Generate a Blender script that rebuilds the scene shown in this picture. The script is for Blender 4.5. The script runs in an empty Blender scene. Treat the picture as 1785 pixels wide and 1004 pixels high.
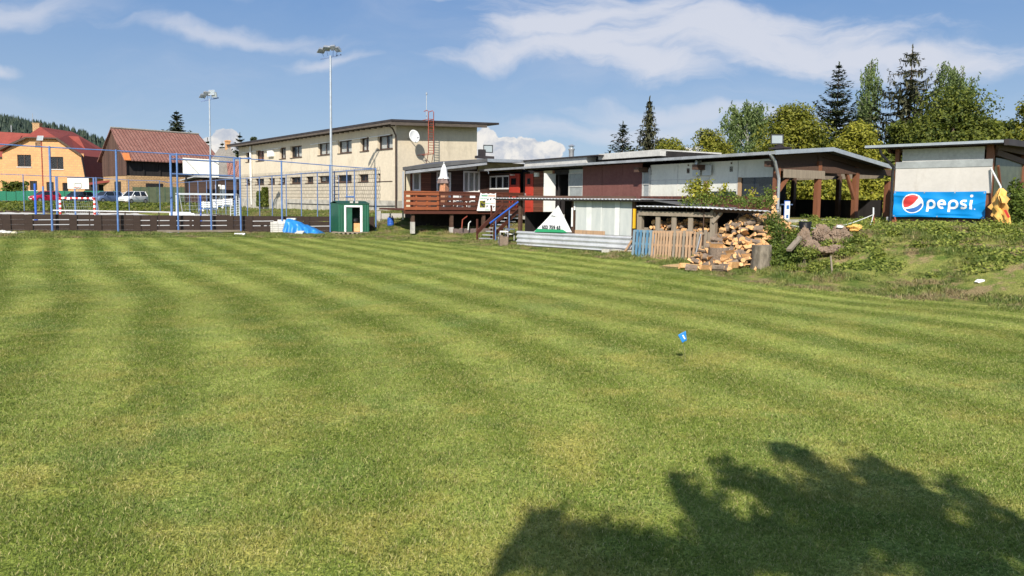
import bpy, math, random
import numpy as np
from mathutils import Vector, Matrix, noise as mnoise

# ------------------------------------------------------------------ camera, world, sun, exposure
SC = bpy.context.scene
COL = SC.collection
R = math.radians
FPX = 1300.0
CAM = Vector((0, 0, 2.1))
PITCH, ROLL, SHIFT = 4.5, 0.012, -50.0
ROT = Matrix.Rotation(R(90 - PITCH), 3, 'X') @ Matrix.Rotation(ROLL, 3, 'Z')
cd = bpy.data.cameras.new('camera')
cam = bpy.data.objects.new('camera', cd)
COL.objects.link(cam)
cam.location = CAM
cam.rotation_euler = ROT.to_euler()
cd.sensor_width = 36.0
cd.lens = 36.0 * FPX / 1785.0
cd.shift_y = SHIFT / 1785.0
cd.clip_end = 6000.0
cd.clip_start = 0.05
SC.camera = cam

SUN_EL, SUN_AZ = 36.0, 189.0          # azimuth clockwise from +Y
sdir = Vector((math.sin(R(SUN_AZ)) * math.cos(R(SUN_EL)), math.cos(R(SUN_AZ)) * math.cos(R(SUN_EL)), math.sin(R(SUN_EL))))
sl = bpy.data.lights.new('sun', 'SUN')
sl.energy = 4.4
sl.angle = R(0.5)
sl.color = (1.0, 0.93, 0.82)
so = bpy.data.objects.new('sun', sl)
COL.objects.link(so)
so.rotation_euler = sdir.to_track_quat('Z', 'Y').to_euler()

SC.view_settings.view_transform = 'Standard'
SC.view_settings.look = 'None'
SC.view_settings.exposure = 0.55
SC.view_settings.gamma = 1.0
SC.cycles.max_bounces = 6
SC.cycles.transparent_max_bounces = 12

world = bpy.data.worlds.new('World')
SC.world = world
world.use_nodes = True


class NT:
    """small helper for building node trees"""
    def __init__(s, tree):
        s.t = tree
        tree.nodes.clear()

    def n(s, kind, **kw):
        nd = s.t.nodes.new(kind)
        for k, v in kw.items():
            setattr(nd, k, v)
        return nd

    def link(s, a, b):
        s.t.links.new(a, b)

    def put(s, sock, v):
        if hasattr(v, 'is_output'):
            s.t.links.new(v, sock)
        else:
            sock.default_value = v

    def math(s, op, a, b=0.0, c=None, clamp=False):
        nd = s.n('ShaderNodeMath', operation=op, use_clamp=clamp)
        s.put(nd.inputs[0], a)
        s.put(nd.inputs[1], b)
        if c is not None:
            s.put(nd.inputs[2], c)
        return nd.outputs[0]

    def vmath(s, op, a, b=(0, 0, 0)):
        nd = s.n('ShaderNodeVectorMath', operation=op)
        s.put(nd.inputs[0], a)
        s.put(nd.inputs[1], b)
        return nd.outputs[0]

    def noise(s, vec, scale=1.0, detail=4.0, rough=0.5, dist=0.0):
        nd = s.n('ShaderNodeTexNoise')
        if vec is not None:
            s.link(vec, nd.inputs['Vector'])
        nd.inputs['Scale'].default_value = scale
        nd.inputs['Detail'].default_value = detail
        nd.inputs['Roughness'].default_value = rough
        nd.inputs['Distortion'].default_value = dist
        return nd.outputs['Fac']

    def mix(s, f, a, b, blend='MIX'):
        nd = s.n('ShaderNodeMix', data_type='RGBA', blend_type=blend)
        s.put(nd.inputs[0], f)
        s.put(nd.inputs[6], col4(a))
        s.put(nd.inputs[7], col4(b))
        return nd.outputs[2]

    def mapr(s, v, a, b, c=0.0, d=1.0, smooth=True):
        nd = s.n('ShaderNodeMapRange')
        nd.interpolation_type = 'SMOOTHSTEP' if smooth else 'LINEAR'
        s.put(nd.inputs['Value'], v)
        nd.inputs['From Min'].default_value = a
        nd.inputs['From Max'].default_value = b
        nd.inputs['To Min'].default_value = c
        nd.inputs['To Max'].default_value = d
        return nd.outputs['Result']

    def mapping(s, vec, loc=(0, 0, 0), rot=(0, 0, 0), scale=(1, 1, 1)):
        nd = s.n('ShaderNodeMapping')
        s.link(vec, nd.inputs['Vector'])
        nd.inputs['Location'].default_value = loc
        nd.inputs['Rotation'].default_value = rot
        nd.inputs['Scale'].default_value = scale
        return nd.outputs['Vector']


def col4(c):
    if hasattr(c, 'is_output'):
        return c
    return (c[0], c[1], c[2], 1.0)


def build_world():
    w = NT(world.node_tree)
    out = w.n('ShaderNodeOutputWorld')
    bg = w.n('ShaderNodeBackground')
    sky = w.n('ShaderNodeTexSky', sky_type='NISHITA')
    sky.sun_disc = False
    sky.sun_elevation = R(SUN_EL)
    sky.sun_rotation = R(SUN_AZ)
    sky.altitude = 500
    sky.air_density = 1.0
    sky.dust_density = 0.6
    sky.ozone_density = 2.2
    tc = w.n('ShaderNodeTexCoord')
    d = tc.outputs['Generated']
    sep = w.n('ShaderNodeSeparateXYZ')
    w.link(d, sep.inputs[0])
    ay = w.math('MAXIMUM', w.math('ABSOLUTE', sep.outputs[1]), 0.05)
    tx = w.math('DIVIDE', sep.outputs[0], ay)
    tz = w.math('DIVIDE', sep.outputs[2], ay)
    cmb = w.n('ShaderNodeCombineXYZ')
    w.link(tx, cmb.inputs[0]); w.link(tz, cmb.inputs[1])
    p = cmb.outputs[0]                       # direction divided by its horizontal component

    def ell(cx, cy, rx, ry, ang=0.0, src=None):
        m = w.mapping(src or p, loc=(0, 0, 0))
        v = w.vmath('SUBTRACT', m, (cx, cy, 0))
        v = w.mapping(v, rot=(0, 0, ang))
        v = w.mapping(v, scale=(1 / rx, 1 / ry, 1))
        L = w.n('ShaderNodeVectorMath', operation='LENGTH')
        w.link(v, L.inputs[0])
        return w.math('SUBTRACT', 1.0, L.outputs['Value'])

    def mx(*a):
        r = a[0]
        for b in a[1:]:
            r = w.math('SMOOTH_MAX', r, b, 0.12)
        return r

    def px(x, y):
        return ((x - 892.5) / 1300.0, (350 + (x - 892) * .012 - y) / 1300.0)
    # thin high cloud: streaky noise inside broad elongated masks
    warp = w.n('ShaderNodeTexNoise')
    w.link(p, warp.inputs['Vector'])
    warp.inputs['Scale'].default_value = 5.0
    warp.inputs['Detail'].default_value = 5.0
    wv = w.vmath('SUBTRACT', warp.outputs['Color'], (.5, .5, .5))
    sc_ = w.n('ShaderNodeVectorMath', operation='SCALE')
    w.link(wv, sc_.inputs[0]); sc_.inputs['Scale'].default_value = 0.13
    pw = w.vmath('ADD', p, sc_.outputs[0])

    def e(x, y, rx, ry, ang=0.0):
        cx, cy = px(x, y)
        return ell(cx, cy, rx / 1300.0, ry / 1300.0, ang, pw)
    main = mx(e(1270, 72, 420, 60, 0.10), e(1560, 112, 330, 34, 0.06), e(1000, 92, 260, 30, -0.12), e(1010, 45, 260, 45, -.2), e(1090, 108, 200, 36, .2))
    st = w.noise(w.mapping(pw, scale=(3.0, 11.0, 1), rot=(0, 0, -0.1)), 2.4, 8.0, 0.62, 0.4)
    mm = w.math('ADD', main, w.math('MULTIPLY', w.math('SUBTRACT', st, 0.5), 1.7))
    m1 = w.math('MULTIPLY', w.mapr(mm, -0.20, 0.72), 0.86)
    left = mx(e(20, 15, 230, 34, 0.0), e(400, -12, 420, 26, 0), e(400, 75, 210, 18, .08), e(700, 0, 120, 10, 0), e(20, 116, 32, 16), e(580, 118, 90, 12, 0), e(1120, 222, 330, 26, 0), e(1250, 205, 300, 22, .05))
    l2 = w.math('ADD', left, w.math('MULTIPLY', w.math('SUBTRACT', st, 0.5), 1.5))
    m2 = w.math('MULTIPLY', w.mapr(l2, -0.25, 0.95), 0.62)
    veil = w.math('MULTIPLY', w.mapr(w.noise(w.mapping(pw, scale=(1, 4.5, 1)), 1.6, 7.0, 0.6, 0.3), 0.42, 0.85), 0.42)
    thin = w.math('MAXIMUM', w.math('MAXIMUM', m1, m2), veil)
    # heaped cloud low in the sky, crisp edged
    fine = w.n('ShaderNodeTexNoise')
    w.link(p, fine.inputs['Vector'])
    fine.inputs['Scale'].default_value = 34.0
    fine.inputs['Detail'].default_value = 6.0
    fine.inputs['Roughness'].default_value = 0.55
    fv = w.vmath('SUBTRACT', fine.outputs['Color'], (.5, .5, .5))
    s2 = w.n('ShaderNodeVectorMath', operation='SCALE')
    w.link(fv, s2.inputs[0]); s2.inputs['Scale'].default_value = 0.030
    pf = w.vmath('ADD', p, s2.outputs[0])

    def c(x, y, rx, ry):
        cx, cy = px(x, y)
        return ell(cx, cy, rx / 1300.0, ry / 1300.0, 0, pf)
    blobs = [(845, 262, 34, 40), (880, 262, 36, 28), (912, 262, 34, 26), (948, 266, 32, 24), (900, 285, 90, 30),
             (398, 246, 26, 24), (378, 262, 30, 22), (430, 262, 34, 16), (800, 280, 60, 20), (470, 268, 60, 14), (1205, 270, 30, 14), (1080, 285, 60, 12)]
    cu = None
    for b in blobs:
        q = c(*b)
        cu = q if cu is None else w.math('MAXIMUM', cu, q)
    cum = w.mapr(cu, 0.0, 0.10)
    shade = w.noise(w.mapping(pf, loc=(0, .012, 0)), 26.0, 5.0, 0.6)
    ccol = w.mix(w.mapr(shade, 0.35, 0.6), (0.36, 0.39, 0.45), (0.62, 0.60, 0.57))
    strength = w.n('ShaderNodeVectorMath', operation='SCALE')
    w.link(sky.outputs[0], strength.inputs[0]); strength.inputs['Scale'].default_value = SKY_S
    tint = w.mix(1.0, strength.outputs[0], SKY_TINT, 'MULTIPLY')
    el = w.math('ARCSINE', sep.outputs[2])
    low = w.mix(w.mapr(el, 0.02, 0.30, smooth=False), (0.262, 0.348, 0.455), (0.082, 0.182, 0.385))
    front = w.mapr(sep.outputs[1], -0.15, 0.35)
    tint = w.mix(w.math('MULTIPLY', w.mapr(el, 0.25, 0.9, 0.85, 0.0), front), tint, low)
    a = w.mix(thin, tint, (0.49, 0.505, 0.56))
    b = w.mix(cum, a, ccol)
    w.link(b, bg.inputs[0])
    bg.inputs[1].default_value = 1.0
    w.link(bg.outputs[0], out.inputs[0])


SKY_S = 0.10
SKY_TINT = (0.95, 1.0, 1.05)
build_world()

# ------------------------------------------------------------------ frames of reference


def ray(px, py):
    return ROT @ Vector(((px - 892.5) / FPX, (502.0 + SHIFT - py) / FPX, -1.0))


class Frame:
    """a place in the world with its own x (right), y (away), z (up)"""
    def __init__(s, x, y, ang):
        s.o = Vector((x, y, 0)); s.a = ang
        s.M = Matrix.Translation(s.o) @ Matrix.Rotation(ang, 4, 'Z')
        s.I = s.M.inverted()

    def w(s, p):
        return s.M @ Vector(p)

    def _r(s, px, py):
        return s.I @ CAM, s.I.to_3x3() @ ray(px, py)

    def hy(s, px, py, y=0.0):
        o, d = s._r(px, py)
        t = (y - o.y) / d.y
        return o.x + d.x * t, o.z + d.z * t

    def hx(s, px, py, x=0.0):
        o, d = s._r(px, py)
        t = (x - o.x) / d.x
        return o.y + d.y * t, o.z + d.z * t

    def hz(s, px, py, z=0.0):
        o, d = s._r(px, py)
        t = (z - o.z) / d.z
        return o.x + d.x * t, o.y + d.y * t


W0 = Frame(0, 0, 0)


def atY(px, py, Y):
    x, z = W0.hy(px, py, Y)
    return Vector((x, Y, z))


def frame_at(px, Y, ang, py=350):
    p = atY(px, py, Y)
    return Frame(p.x, p.y, ang)


# ------------------------------------------------------------------ materials
MATS = {}


def M(name, c, rough=0.75, var=0.12, scale=2.0, c2=None, bump=0.0, bscale=30.0, metal=0.0, stretch=(1, 1, 1), spec=0.4, fine=0.0, world_pos=False, kind=None):
    m = bpy.data.materials.new(name)
    m.use_nodes = True
    t = NT(m.node_tree)
    out = t.n('ShaderNodeOutputMaterial')
    b = t.n('ShaderNodeBsdfPrincipled')
    t.link(b.outputs[0], out.inputs[0])
    if world_pos:
        g = t.n('ShaderNodeNewGeometry'); vec = g.outputs['Position']
    else:
        g = t.n('ShaderNodeTexCoord'); vec = g.outputs['Object']
    sv = t.mapping(vec, scale=stretch)
    n1 = t.noise(sv, scale, 5.0, 0.6)
    lo = tuple(x * (1 - var) for x in c)
    hi = tuple(min(1, x * (1 + var)) for x in (c2 or c))
    if c2:
        lo = c; hi = c2
    colr = t.mix(t.mapr(n1, 0.3, 0.7), lo, hi)
    if fine:
        n2 = t.noise(sv, scale * 9, 3.0, 0.6)
        colr = t.mix(fine, colr, t.mix(t.mapr(n2, 0.3, 0.7), tuple(x * .6 for x in lo), tuple(min(1, x * 1.35) for x in hi)))
    if kind:
        colr = kind(t, vec, colr, b)
    t.link(colr, b.inputs['Base Color'])
    b.inputs['Roughness'].default_value = rough
    b.inputs['Metallic'].default_value = metal
    b.inputs['Specular IOR Level'].default_value = spec
    if bump:
        bn = t.n('ShaderNodeBump')
        bn.inputs['Strength'].default_value = bump
        bn.inputs['Distance'].default_value = 0.02
        t.link(t.noise(sv, bscale, 4.0, 0.6), bn.inputs['Height'])
        if not b.inputs['Normal'].is_linked:
            t.link(bn.outputs[0], b.inputs['Normal'])
    MATS[name] = m
    return m


def grid_lines(axis_u, su, sv, col, w=0.06, shift=True, rot=0.0, amt=0.6):
    """masonry joints: su, sv courses per metre in object space on both upright planes"""
    def f(t, vec, colr, b):
        sp = t.n('ShaderNodeSeparateXYZ'); t.link(vec, sp.inputs[0])
        u = t.math('ADD', sp.outputs[0], sp.outputs[1])
        cb = t.n('ShaderNodeCombineXYZ'); t.link(u, cb.inputs[0]); t.link(sp.outputs[2], cb.inputs[1])
        v = t.mapping(cb.outputs[0], rot=(0, 0, rot))
        br = t.n('ShaderNodeTexBrick')
        t.link(v, br.inputs['Vector'])
        br.offset = 0.5 if shift else 0.0
        br.inputs['Scale'].default_value = 1.0
        br.inputs['Brick Width'].default_value = 1.0 / su
        br.inputs['Row Height'].default_value = 1.0 / sv
        br.inputs['Mortar Size'].default_value = w / max(su, sv)
        br.inputs['Mortar Smooth'].default_value = 0.3
        br.inputs['Color1'].default_value = (1, 1, 1, 1)
        br.inputs['Color2'].default_value = (.86, .86, .86, 1)
        br.inputs['Mortar'].default_value = (0, 0, 0, 1)
        k = t.mix(1.0, colr, br.outputs['Color'], 'MULTIPLY')
        k2 = t.mix(t.math('MULTIPLY', br.outputs['Fac'], amt), k, col)
        bn = t.n('ShaderNodeBump'); bn.inputs['Strength'].default_value = 0.4; bn.inputs['Distance'].default_value = 0.01
        t.link(t.math('SUBTRACT', 1.0, br.outputs['Fac']), bn.inputs['Height'])
        t.link(bn.outputs[0], b.inputs['Normal'])
        return k2
    return f


def planks(n_per_m, axis=0, col=(0.01, 0.008, 0.006), gap=0.07):
    """board joints every 1/n_per_m along an object axis"""
    def f(t, vec, colr, b):
        sp = t.n('ShaderNodeSeparateXYZ'); t.link(vec, sp.inputs[0])
        a = sp.outputs[axis] if axis < 3 else t.math('ADD', sp.outputs[0], sp.outputs[1])
        s = t.math('MULTIPLY', a, n_per_m)
        fr = t.math('FRACT', s)
        line = t.math('LESS_THAN', fr, gap)
        wn = t.n('ShaderNodeTexWhiteNoise', noise_dimensions='1D')
        t.link(t.math('FLOOR', s), wn.inputs['W'])
        var = t.mapr(wn.outputs['Value'], 0, 1, 0.72, 1.25, False)
        sc = t.n('ShaderNodeVectorMath', operation='SCALE'); t.link(colr, sc.inputs[0]); t.link(var, sc.inputs['Scale'])
        return t.mix(line, sc.outputs[0], col)
    return f


def foliage(name, c, c2, rough=0.6, trans=0.35, scale=0.35, spec=0.3):
    m = bpy.data.materials.new(name)
    m.use_nodes = True
    t = NT(m.node_tree)
    out = t.n('ShaderNodeOutputMaterial')
    b = t.n('ShaderNodeBsdfPrincipled')
    tr = t.n('ShaderNodeBsdfTranslucent')
    mx = t.n('ShaderNodeMixShader')
    g = t.n('ShaderNodeNewGeometry')
    r = g.outputs['Random Per Island']
    n1 = t.noise(g.outputs['Position'], scale, 4.0, 0.6)
    f = t.math('ADD', t.math('MULTIPLY', r, 0.55), t.math('MULTIPLY', n1, 0.6), clamp=True)
    cc = t.mix(t.mapr(f, 0.2, 0.9), c, c2)
    t.link(cc, b.inputs['Base Color'])
    b.inputs['Roughness'].default_value = rough
    b.inputs['Specular IOR Level'].default_value = spec
    t.link(t.mix(1.0, cc, (1.0, 1.1, 0.5), 'MULTIPLY'), tr.inputs[0])
    mx.inputs[0].default_value = trans
    t.link(b.outputs[0], mx.inputs[1]); t.link(tr.outputs[0], mx.inputs[2])
    t.link(mx.outputs[0], out.inputs[0])
    MATS[name] = m
    return m


def stains(amt=0.5, col=(0.30, 0.26, 0.19), sc=1.3, lo=0.52, hi=0.72):
    def f(t, vec, colr, b):
        a = t.noise(t.mapping(vec, scale=(1.6, 1.6, 0.28)), sc, 6.0, 0.7)
        b2 = t.noise(vec, sc * .5, 5.0, 0.65)
        k = t.mapr(t.math('ADD', t.math('MULTIPLY', a, 0.6), t.math('MULTIPLY', b2, 0.4)), lo, hi)
        return t.mix(t.math('MULTIPLY', k, amt), colr, col)
    return f


def glass(name, tint=(0.02, 0.025, 0.03), alpha=0.45, rough=0.03):
    m = bpy.data.materials.new(name)
    m.use_nodes = True
    t = NT(m.node_tree)
    out = t.n('ShaderNodeOutputMaterial')
    b = t.n('ShaderNodeBsdfPrincipled')
    b.inputs['Base Color'].default_value = col4(tint)
    b.inputs['Roughness'].default_value = rough
    b.inputs['Specular IOR Level'].default_value = 0.7
    b.inputs['Alpha'].default_value = alpha
    t.link(b.outputs[0], out.inputs[0])
    MATS[name] = m
    return m


def grass_mat(name, blade=False, rough_area=False):
    """mown turf: mower bands painted as light and dark, yellowed patches, world space so that blades and soil agree"""
    m = bpy.data.materials.new(name)
    m.use_nodes = True
    t = NT(m.node_tree)
    out = t.n('ShaderNodeOutputMaterial')
    g = t.n('ShaderNodeNewGeometry')
    pos = g.outputs['Position']
    sp = t.n('ShaderNodeSeparateXYZ'); t.link(pos, sp.inputs[0])
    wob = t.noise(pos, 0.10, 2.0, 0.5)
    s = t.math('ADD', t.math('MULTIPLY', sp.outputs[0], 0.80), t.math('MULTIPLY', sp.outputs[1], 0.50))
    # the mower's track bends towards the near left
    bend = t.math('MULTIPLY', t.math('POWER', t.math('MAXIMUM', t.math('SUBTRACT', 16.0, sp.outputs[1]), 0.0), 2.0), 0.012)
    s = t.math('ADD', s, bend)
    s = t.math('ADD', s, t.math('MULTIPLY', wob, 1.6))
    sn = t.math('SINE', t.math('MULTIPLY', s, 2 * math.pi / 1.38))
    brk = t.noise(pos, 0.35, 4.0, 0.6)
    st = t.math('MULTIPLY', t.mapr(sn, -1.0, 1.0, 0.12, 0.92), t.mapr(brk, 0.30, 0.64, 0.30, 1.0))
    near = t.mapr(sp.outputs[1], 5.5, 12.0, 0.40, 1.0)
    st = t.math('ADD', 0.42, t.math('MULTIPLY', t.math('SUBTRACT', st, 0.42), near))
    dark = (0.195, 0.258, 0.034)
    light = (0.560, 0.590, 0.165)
    c = t.mix(st, dark, light)  # how leaning blades catch the light, put into the grass colour
    cool = t.mapr(t.noise(pos, 0.55, 4.0, 0.6, 0.5), 0.50, 0.70)
    c = t.mix(t.math('MULTIPLY', cool, 0.5), c, (0.290, 0.390, 0.125))
    yel = t.mapr(t.noise(t.mapping(pos, loc=(7, 3, 0)), 0.75, 6.0, 0.68), 0.47, 0.66)
    c = t.mix(t.math('MULTIPLY', yel, t.mapr(sp.outputs[1], 6.0, 18.0, 0.68, 0.38)), c, (0.600, 0.510, 0.150))
    dk = t.mapr(t.noise(pos, 2.3, 5.0, 0.7, 0.4), 0.52, 0.75)
    c = t.mix(t.math('MULTIPLY', dk, 0.62), c, (0.120, 0.185, 0.036))
    if rough_area:
        base = t.mix(t.mapr(t.noise(pos, 1.3, 5.0, 0.7), 0.35, 0.65), (0.150, 0.215, 0.045), (0.38, 0.37, 0.11))
        soil = t.mapr(t.noise(pos, 0.7, 6.0, 0.7, 0.3), 0.50, 0.59)
        c = t.mix(soil, base, (0.42, 0.31, 0.17))
    if blade:
        r = g.outputs['Random Per Island']
        c = t.mix(t.mapr(r, 0.0, 1.0, 0.0, 0.95, False), c, t.mix(t.mapr(r, 0.94 if rough_area else 0.84, 0.98 if rough_area else 0.9), t.mix(1.0, c, (0.42, 0.60, 0.42), 'MULTIPLY'), (0.66, 0.58, 0.26)))
        b = t.n('ShaderNodeBsdfPrincipled')
        b.inputs['Roughness'].default_value = 0.5
        b.inputs['Specular IOR Level'].default_value = 0.35
        t.link(c, b.inputs['Base Color'])
        tr = t.n('ShaderNodeBsdfTranslucent'); t.link(c, tr.inputs[0])
        mx = t.n('ShaderNodeMixShader'); mx.inputs[0].default_value = 0.3
        t.link(b.outputs[0], mx.inputs[1]); t.link(tr.outputs[0], mx.inputs[2])
        t.link(mx.outputs[0], out.inputs[0])
    else:
        fine = t.mapr(t.noise(pos, 45.0, 4.0, 0.7), 0.38, 0.62)
        c = t.mix(1.0, c, t.mix(fine, (0.30, 0.34, 0.25), (1.0, 1.0, 0.95)), 'MULTIPLY')
        b = t.n('ShaderNodeBsdfPrincipled')
        b.inputs['Roughness'].default_value = 0.9
        b.inputs['Specular IOR Level'].default_value = 0.1
        t.link(c, b.inputs['Base Color'])
        bn = t.n('ShaderNodeBump'); bn.inputs['Strength'].default_value = 0.8; bn.inputs['Distance'].default_value = 0.05
        t.link(t.noise(pos, 12.0, 4.0, 0.7), bn.inputs['Height'])
        t.link(bn.outputs[0], b.inputs['Normal'])
        t.link(b.outputs[0], out.inputs[0])
    MATS[name] = m
    return m


# ------------------------------------------------------------------ mesh building
class MB:
    def __init__(s):
        s.v = []; s.f = []; s.m = []

    def add(s, vs, fs, mi=0):
        k = len(s.v)
        s.v += [tuple(p) for p in vs]
        s.f += [tuple(i + k for i in f) for f in fs]
        s.m += [mi] * len(fs)
        return s

    def quad(s, a, b, c, d, mi=0):
        return s.add([a, b, c, d], [(0, 1, 2, 3)], mi)

    def box(s, x0, x1, y0, y1, z0, z1, mi=0):
        if x0 > x1: x0, x1 = x1, x0
        if y0 > y1: y0, y1 = y1, y0
        if z0 > z1: z0, z1 = z1, z0
        v = [(x0, y0, z0), (x1, y0, z0), (x1, y1, z0), (x0, y1, z0), (x0, y0, z1), (x1, y0, z1), (x1, y1, z1), (x0, y1, z1)]
        return s.add(v, [(0, 3, 2, 1), (4, 5, 6, 7), (0, 1, 5, 4), (1, 2, 6, 5), (2, 3, 7, 6), (3, 0, 4, 7)], mi)

    def bar(s, p, q, w, h=None, mi=0, up=(0, 0, 1)):
        h = h or w
        p = Vector(p); q = Vector(q)
        d = (q - p).normalized()
        u = Vector(up)
        if abs(d.dot(u)) > 0.98:
            u = Vector((0, 1, 0))
        a = d.cross(u).normalized() * (w / 2)
        b = a.cross(d).normalized() * (h / 2)
        v = [p - a - b, p + a - b, p + a + b, p - a + b, q - a - b, q + a - b, q + a + b, q - a + b]
        return s.add(v, [(0, 1, 2, 3), (7, 6, 5, 4), (0, 4, 5, 1), (1, 5, 6, 2), (2, 6, 7, 3), (3, 7, 4, 0)], mi)

    def tube(s, pts, r, n=8, mi=0, cap=True):
        pts = [Vector(p) for p in pts]
        rs = r if isinstance(r, (list, tuple)) else [r] * len(pts)
        k = len(s.v); prev = None
        for i, p in enumerate(pts):
            if i == 0: d = pts[1] - p
            elif i == len(pts) - 1: d = p - pts[i - 1]
            else: d = (pts[i + 1] - pts[i - 1])
            d = d.normalized()
            if prev is None:
                u = Vector((0, 0, 1)) if abs(d.z) < 0.9 else Vector((1, 0, 0))
                a = d.cross(u).normalized()
            else:
                a = (prev - d * prev.dot(d)).normalized()
            prev = a
            b = d.cross(a)
            for j in range(n):
                t = 2 * math.pi * j / n
                s.v.append(tuple(p + (a * math.cos(t) + b * math.sin(t)) * rs[i]))
        for i in range(len(pts) - 1):
            for j in range(n):
                j2 = (j + 1) % n
                s.f.append((k + i * n + j, k + i * n + j2, k + (i + 1) * n + j2, k + (i + 1) * n + j)); s.m.append(mi)
        if cap:
            s.f.append(tuple(k + j for j in range(n))[::-1]); s.m.append(mi)
            e = k + (len(pts) - 1) * n
            s.f.append(tuple(e + j for j in range(n))); s.m.append(mi)
        return s

    def lathe(s, prof, c=(0, 0, 0), n=16, mi=0, axis='z'):
        """prof: (radius, height) pairs"""
        k = len(s.v)
        for r, z in prof:
            for j in range(n):
                t = 2 * math.pi * j / n
                a, b = r * math.cos(t), r * math.sin(t)
                if axis == 'z': p = (c[0] + a, c[1] + b, c[2] + z)
                elif axis == 'y': p = (c[0] + a, c[1] + z, c[2] + b)
                else: p = (c[0] + z, c[1] + a, c[2] + b)
                s.v.append(p)
        for i in range(len(prof) - 1):
            for j in range(n):
                j2 = (j + 1) % n
                s.f.append((k + i * n + j, k + i * n + j2, k + (i + 1) * n + j2, k + (i + 1) * n + j)); s.m.append(mi)
        s.f.append(tuple(k + j for j in range(n))[::-1]); s.m.append(mi)
        e = k + (len(prof) - 1) * n
        s.f.append(tuple(e + j for j in range(n))); s.m.append(mi)
        return s

    def prism(s, poly, lo, hi, plane='xz', mi=0):
        n = len(poly)
        if plane == 'xz': f = lambda a, b, c: (a, c, b)
        elif plane == 'yz': f = lambda a, b, c: (c, a, b)
        else: f = lambda a, b, c: (a, b, c)
        v = [f(a, b, lo) for a, b in poly] + [f(a, b, hi) for a, b in poly]
        fs = [tuple(range(n)), tuple(range(2 * n - 1, n - 1, -1))]
        for i in range(n):
            j = (i + 1) % n
            fs.append((j, i, i + n, j + n))
        return s.add(v, fs, mi)

    def slab(s, pts, th, mi=0):
        """polygon of 3D points, thickened downwards"""
        n = len(pts)
        v = [tuple(p) for p in pts] + [(p[0], p[1], p[2] - th) for p in pts]
        fs = [tuple(range(n)), tuple(range(2 * n - 1, n - 1, -1))]
        for i in range(n):
            j = (i + 1) % n
            fs.append((j, i, i + n, j + n))
        return s.add(v, fs, mi)

    def wall(s, x0, x1, z0, z1, holes, y, d, mi=0, ax='y'):
        """upright wall sheet at y with openings cut through and reveals d deep (ax='x': sheet at x=y, running along y)"""
        P = (lambda a, b, c: (a, b, c)) if ax == 'y' else (lambda a, b, c: (b, a, c))
        xs = sorted({x0, x1, *[h[0] for h in holes], *[h[1] for h in holes]})
        zs = sorted({z0, z1, *[h[2] for h in holes], *[h[3] for h in holes]})
        for i in range(len(xs) - 1):
            for j in range(len(zs) - 1):
                cx, cz = (xs[i] + xs[i + 1]) / 2, (zs[j] + zs[j + 1]) / 2
                if any(h[0] < cx < h[1] and h[2] < cz < h[3] for h in holes):
                    continue
                s.quad(P(xs[i], y, zs[j]), P(xs[i + 1], y, zs[j]), P(xs[i + 1], y, zs[j + 1]), P(xs[i], y, zs[j + 1]), mi)
        for a, b, c, e in holes:
            s.quad(P(a, y, c), P(a, y + d, c), P(a, y + d, e), P(a, y, e), mi)
            s.quad(P(b, y, c), P(b, y, e), P(b, y + d, e), P(b, y + d, c), mi)
            s.quad(P(a, y, c), P(b, y, c), P(b, y + d, c), P(a, y + d, c), mi)
            s.quad(P(a, y, e), P(a, y + d, e), P(b, y + d, e), P(b, y, e), mi)
        return s

    def mesh(s, name, mats, base=(0, 0, 0), smooth=False):
        me = bpy.data.meshes.new(name)
        b = base
        if smooth:
            key = {}; idx = []; vv = []
            for p in s.v:
                k = (round(p[0], 4), round(p[1], 4), round(p[2], 4))
                if k not in key:
                    key[k] = len(vv); vv.append(p)
                idx.append(key[k])
            s.v = vv; ff = []; mm = []
            for f, q in zip(s.f, s.m):
                g = []
                for i in f:
                    if idx[i] not in g: g.append(idx[i])
                if len(g) > 2: ff.append(tuple(g)); mm.append(q)
            s.f = ff; s.m = mm
        me.from_pydata([(p[0] - b[0], p[1] - b[1], p[2] - b[2]) for p in s.v], [], s.f)
        if not isinstance(mats, (list, tuple)):
            mats = [mats]
        for m in mats:
            me.materials.append(MATS[m])
        if len(mats) > 1:
            me.polygons.foreach_set('material_index', s.m)
        if smooth:
            me.polygons.foreach_set('use_smooth', [True] * len(me.polygons))
            if smooth != 'all':
                try:
                    me.set_sharp_from_angle(angle=R(smooth if smooth is not True else 40))
                except Exception:
                    pass
        me.update()
        return me


class Node:
    def __init__(s, o, frame, base):
        s.o = o; s.frame = frame; s.base = base

    def part(s, name, mb, mats, smooth=False, label=None):
        me = mb if isinstance(mb, bpy.types.Mesh) else mb.mesh(name, mats, s.base, smooth)
        o = bpy.data.objects.new(name, me)
        COL.objects.link(o)
        o.parent = s.o
        if label: o['label'] = label
        return Node(o, s.frame, s.base)


def tag(o, label, cat, group=None, kind=None):
    if label: o['label'] = label
    if cat: o['category'] = cat
    if group: o['group'] = group
    if kind: o['kind'] = kind
    return o


def thing(name, label, cat, frame=W0, base=(0, 0, 0), group=None):
    o = bpy.data.objects.new(name, None)
    COL.objects.link(o)
    o.empty_display_size = 0.3
    o.location = frame.w(base)
    o.rotation_euler = (0, 0, frame.a)
    tag(o, label, cat, group)
    return Node(o, frame, base)


def solo(name, mb, mats, label, cat, frame=W0, base=(0, 0, 0), group=None, smooth=False, kind=None):
    me = mb if isinstance(mb, bpy.types.Mesh) else mb.mesh(name, mats, base, smooth)
    o = bpy.data.objects.new(name, me)
    COL.objects.link(o)
    o.location = frame.w(base)
    o.rotation_euler = (0, 0, frame.a)
    tag(o, label, cat, group, kind)
    return Node(o, frame, base)


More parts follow.
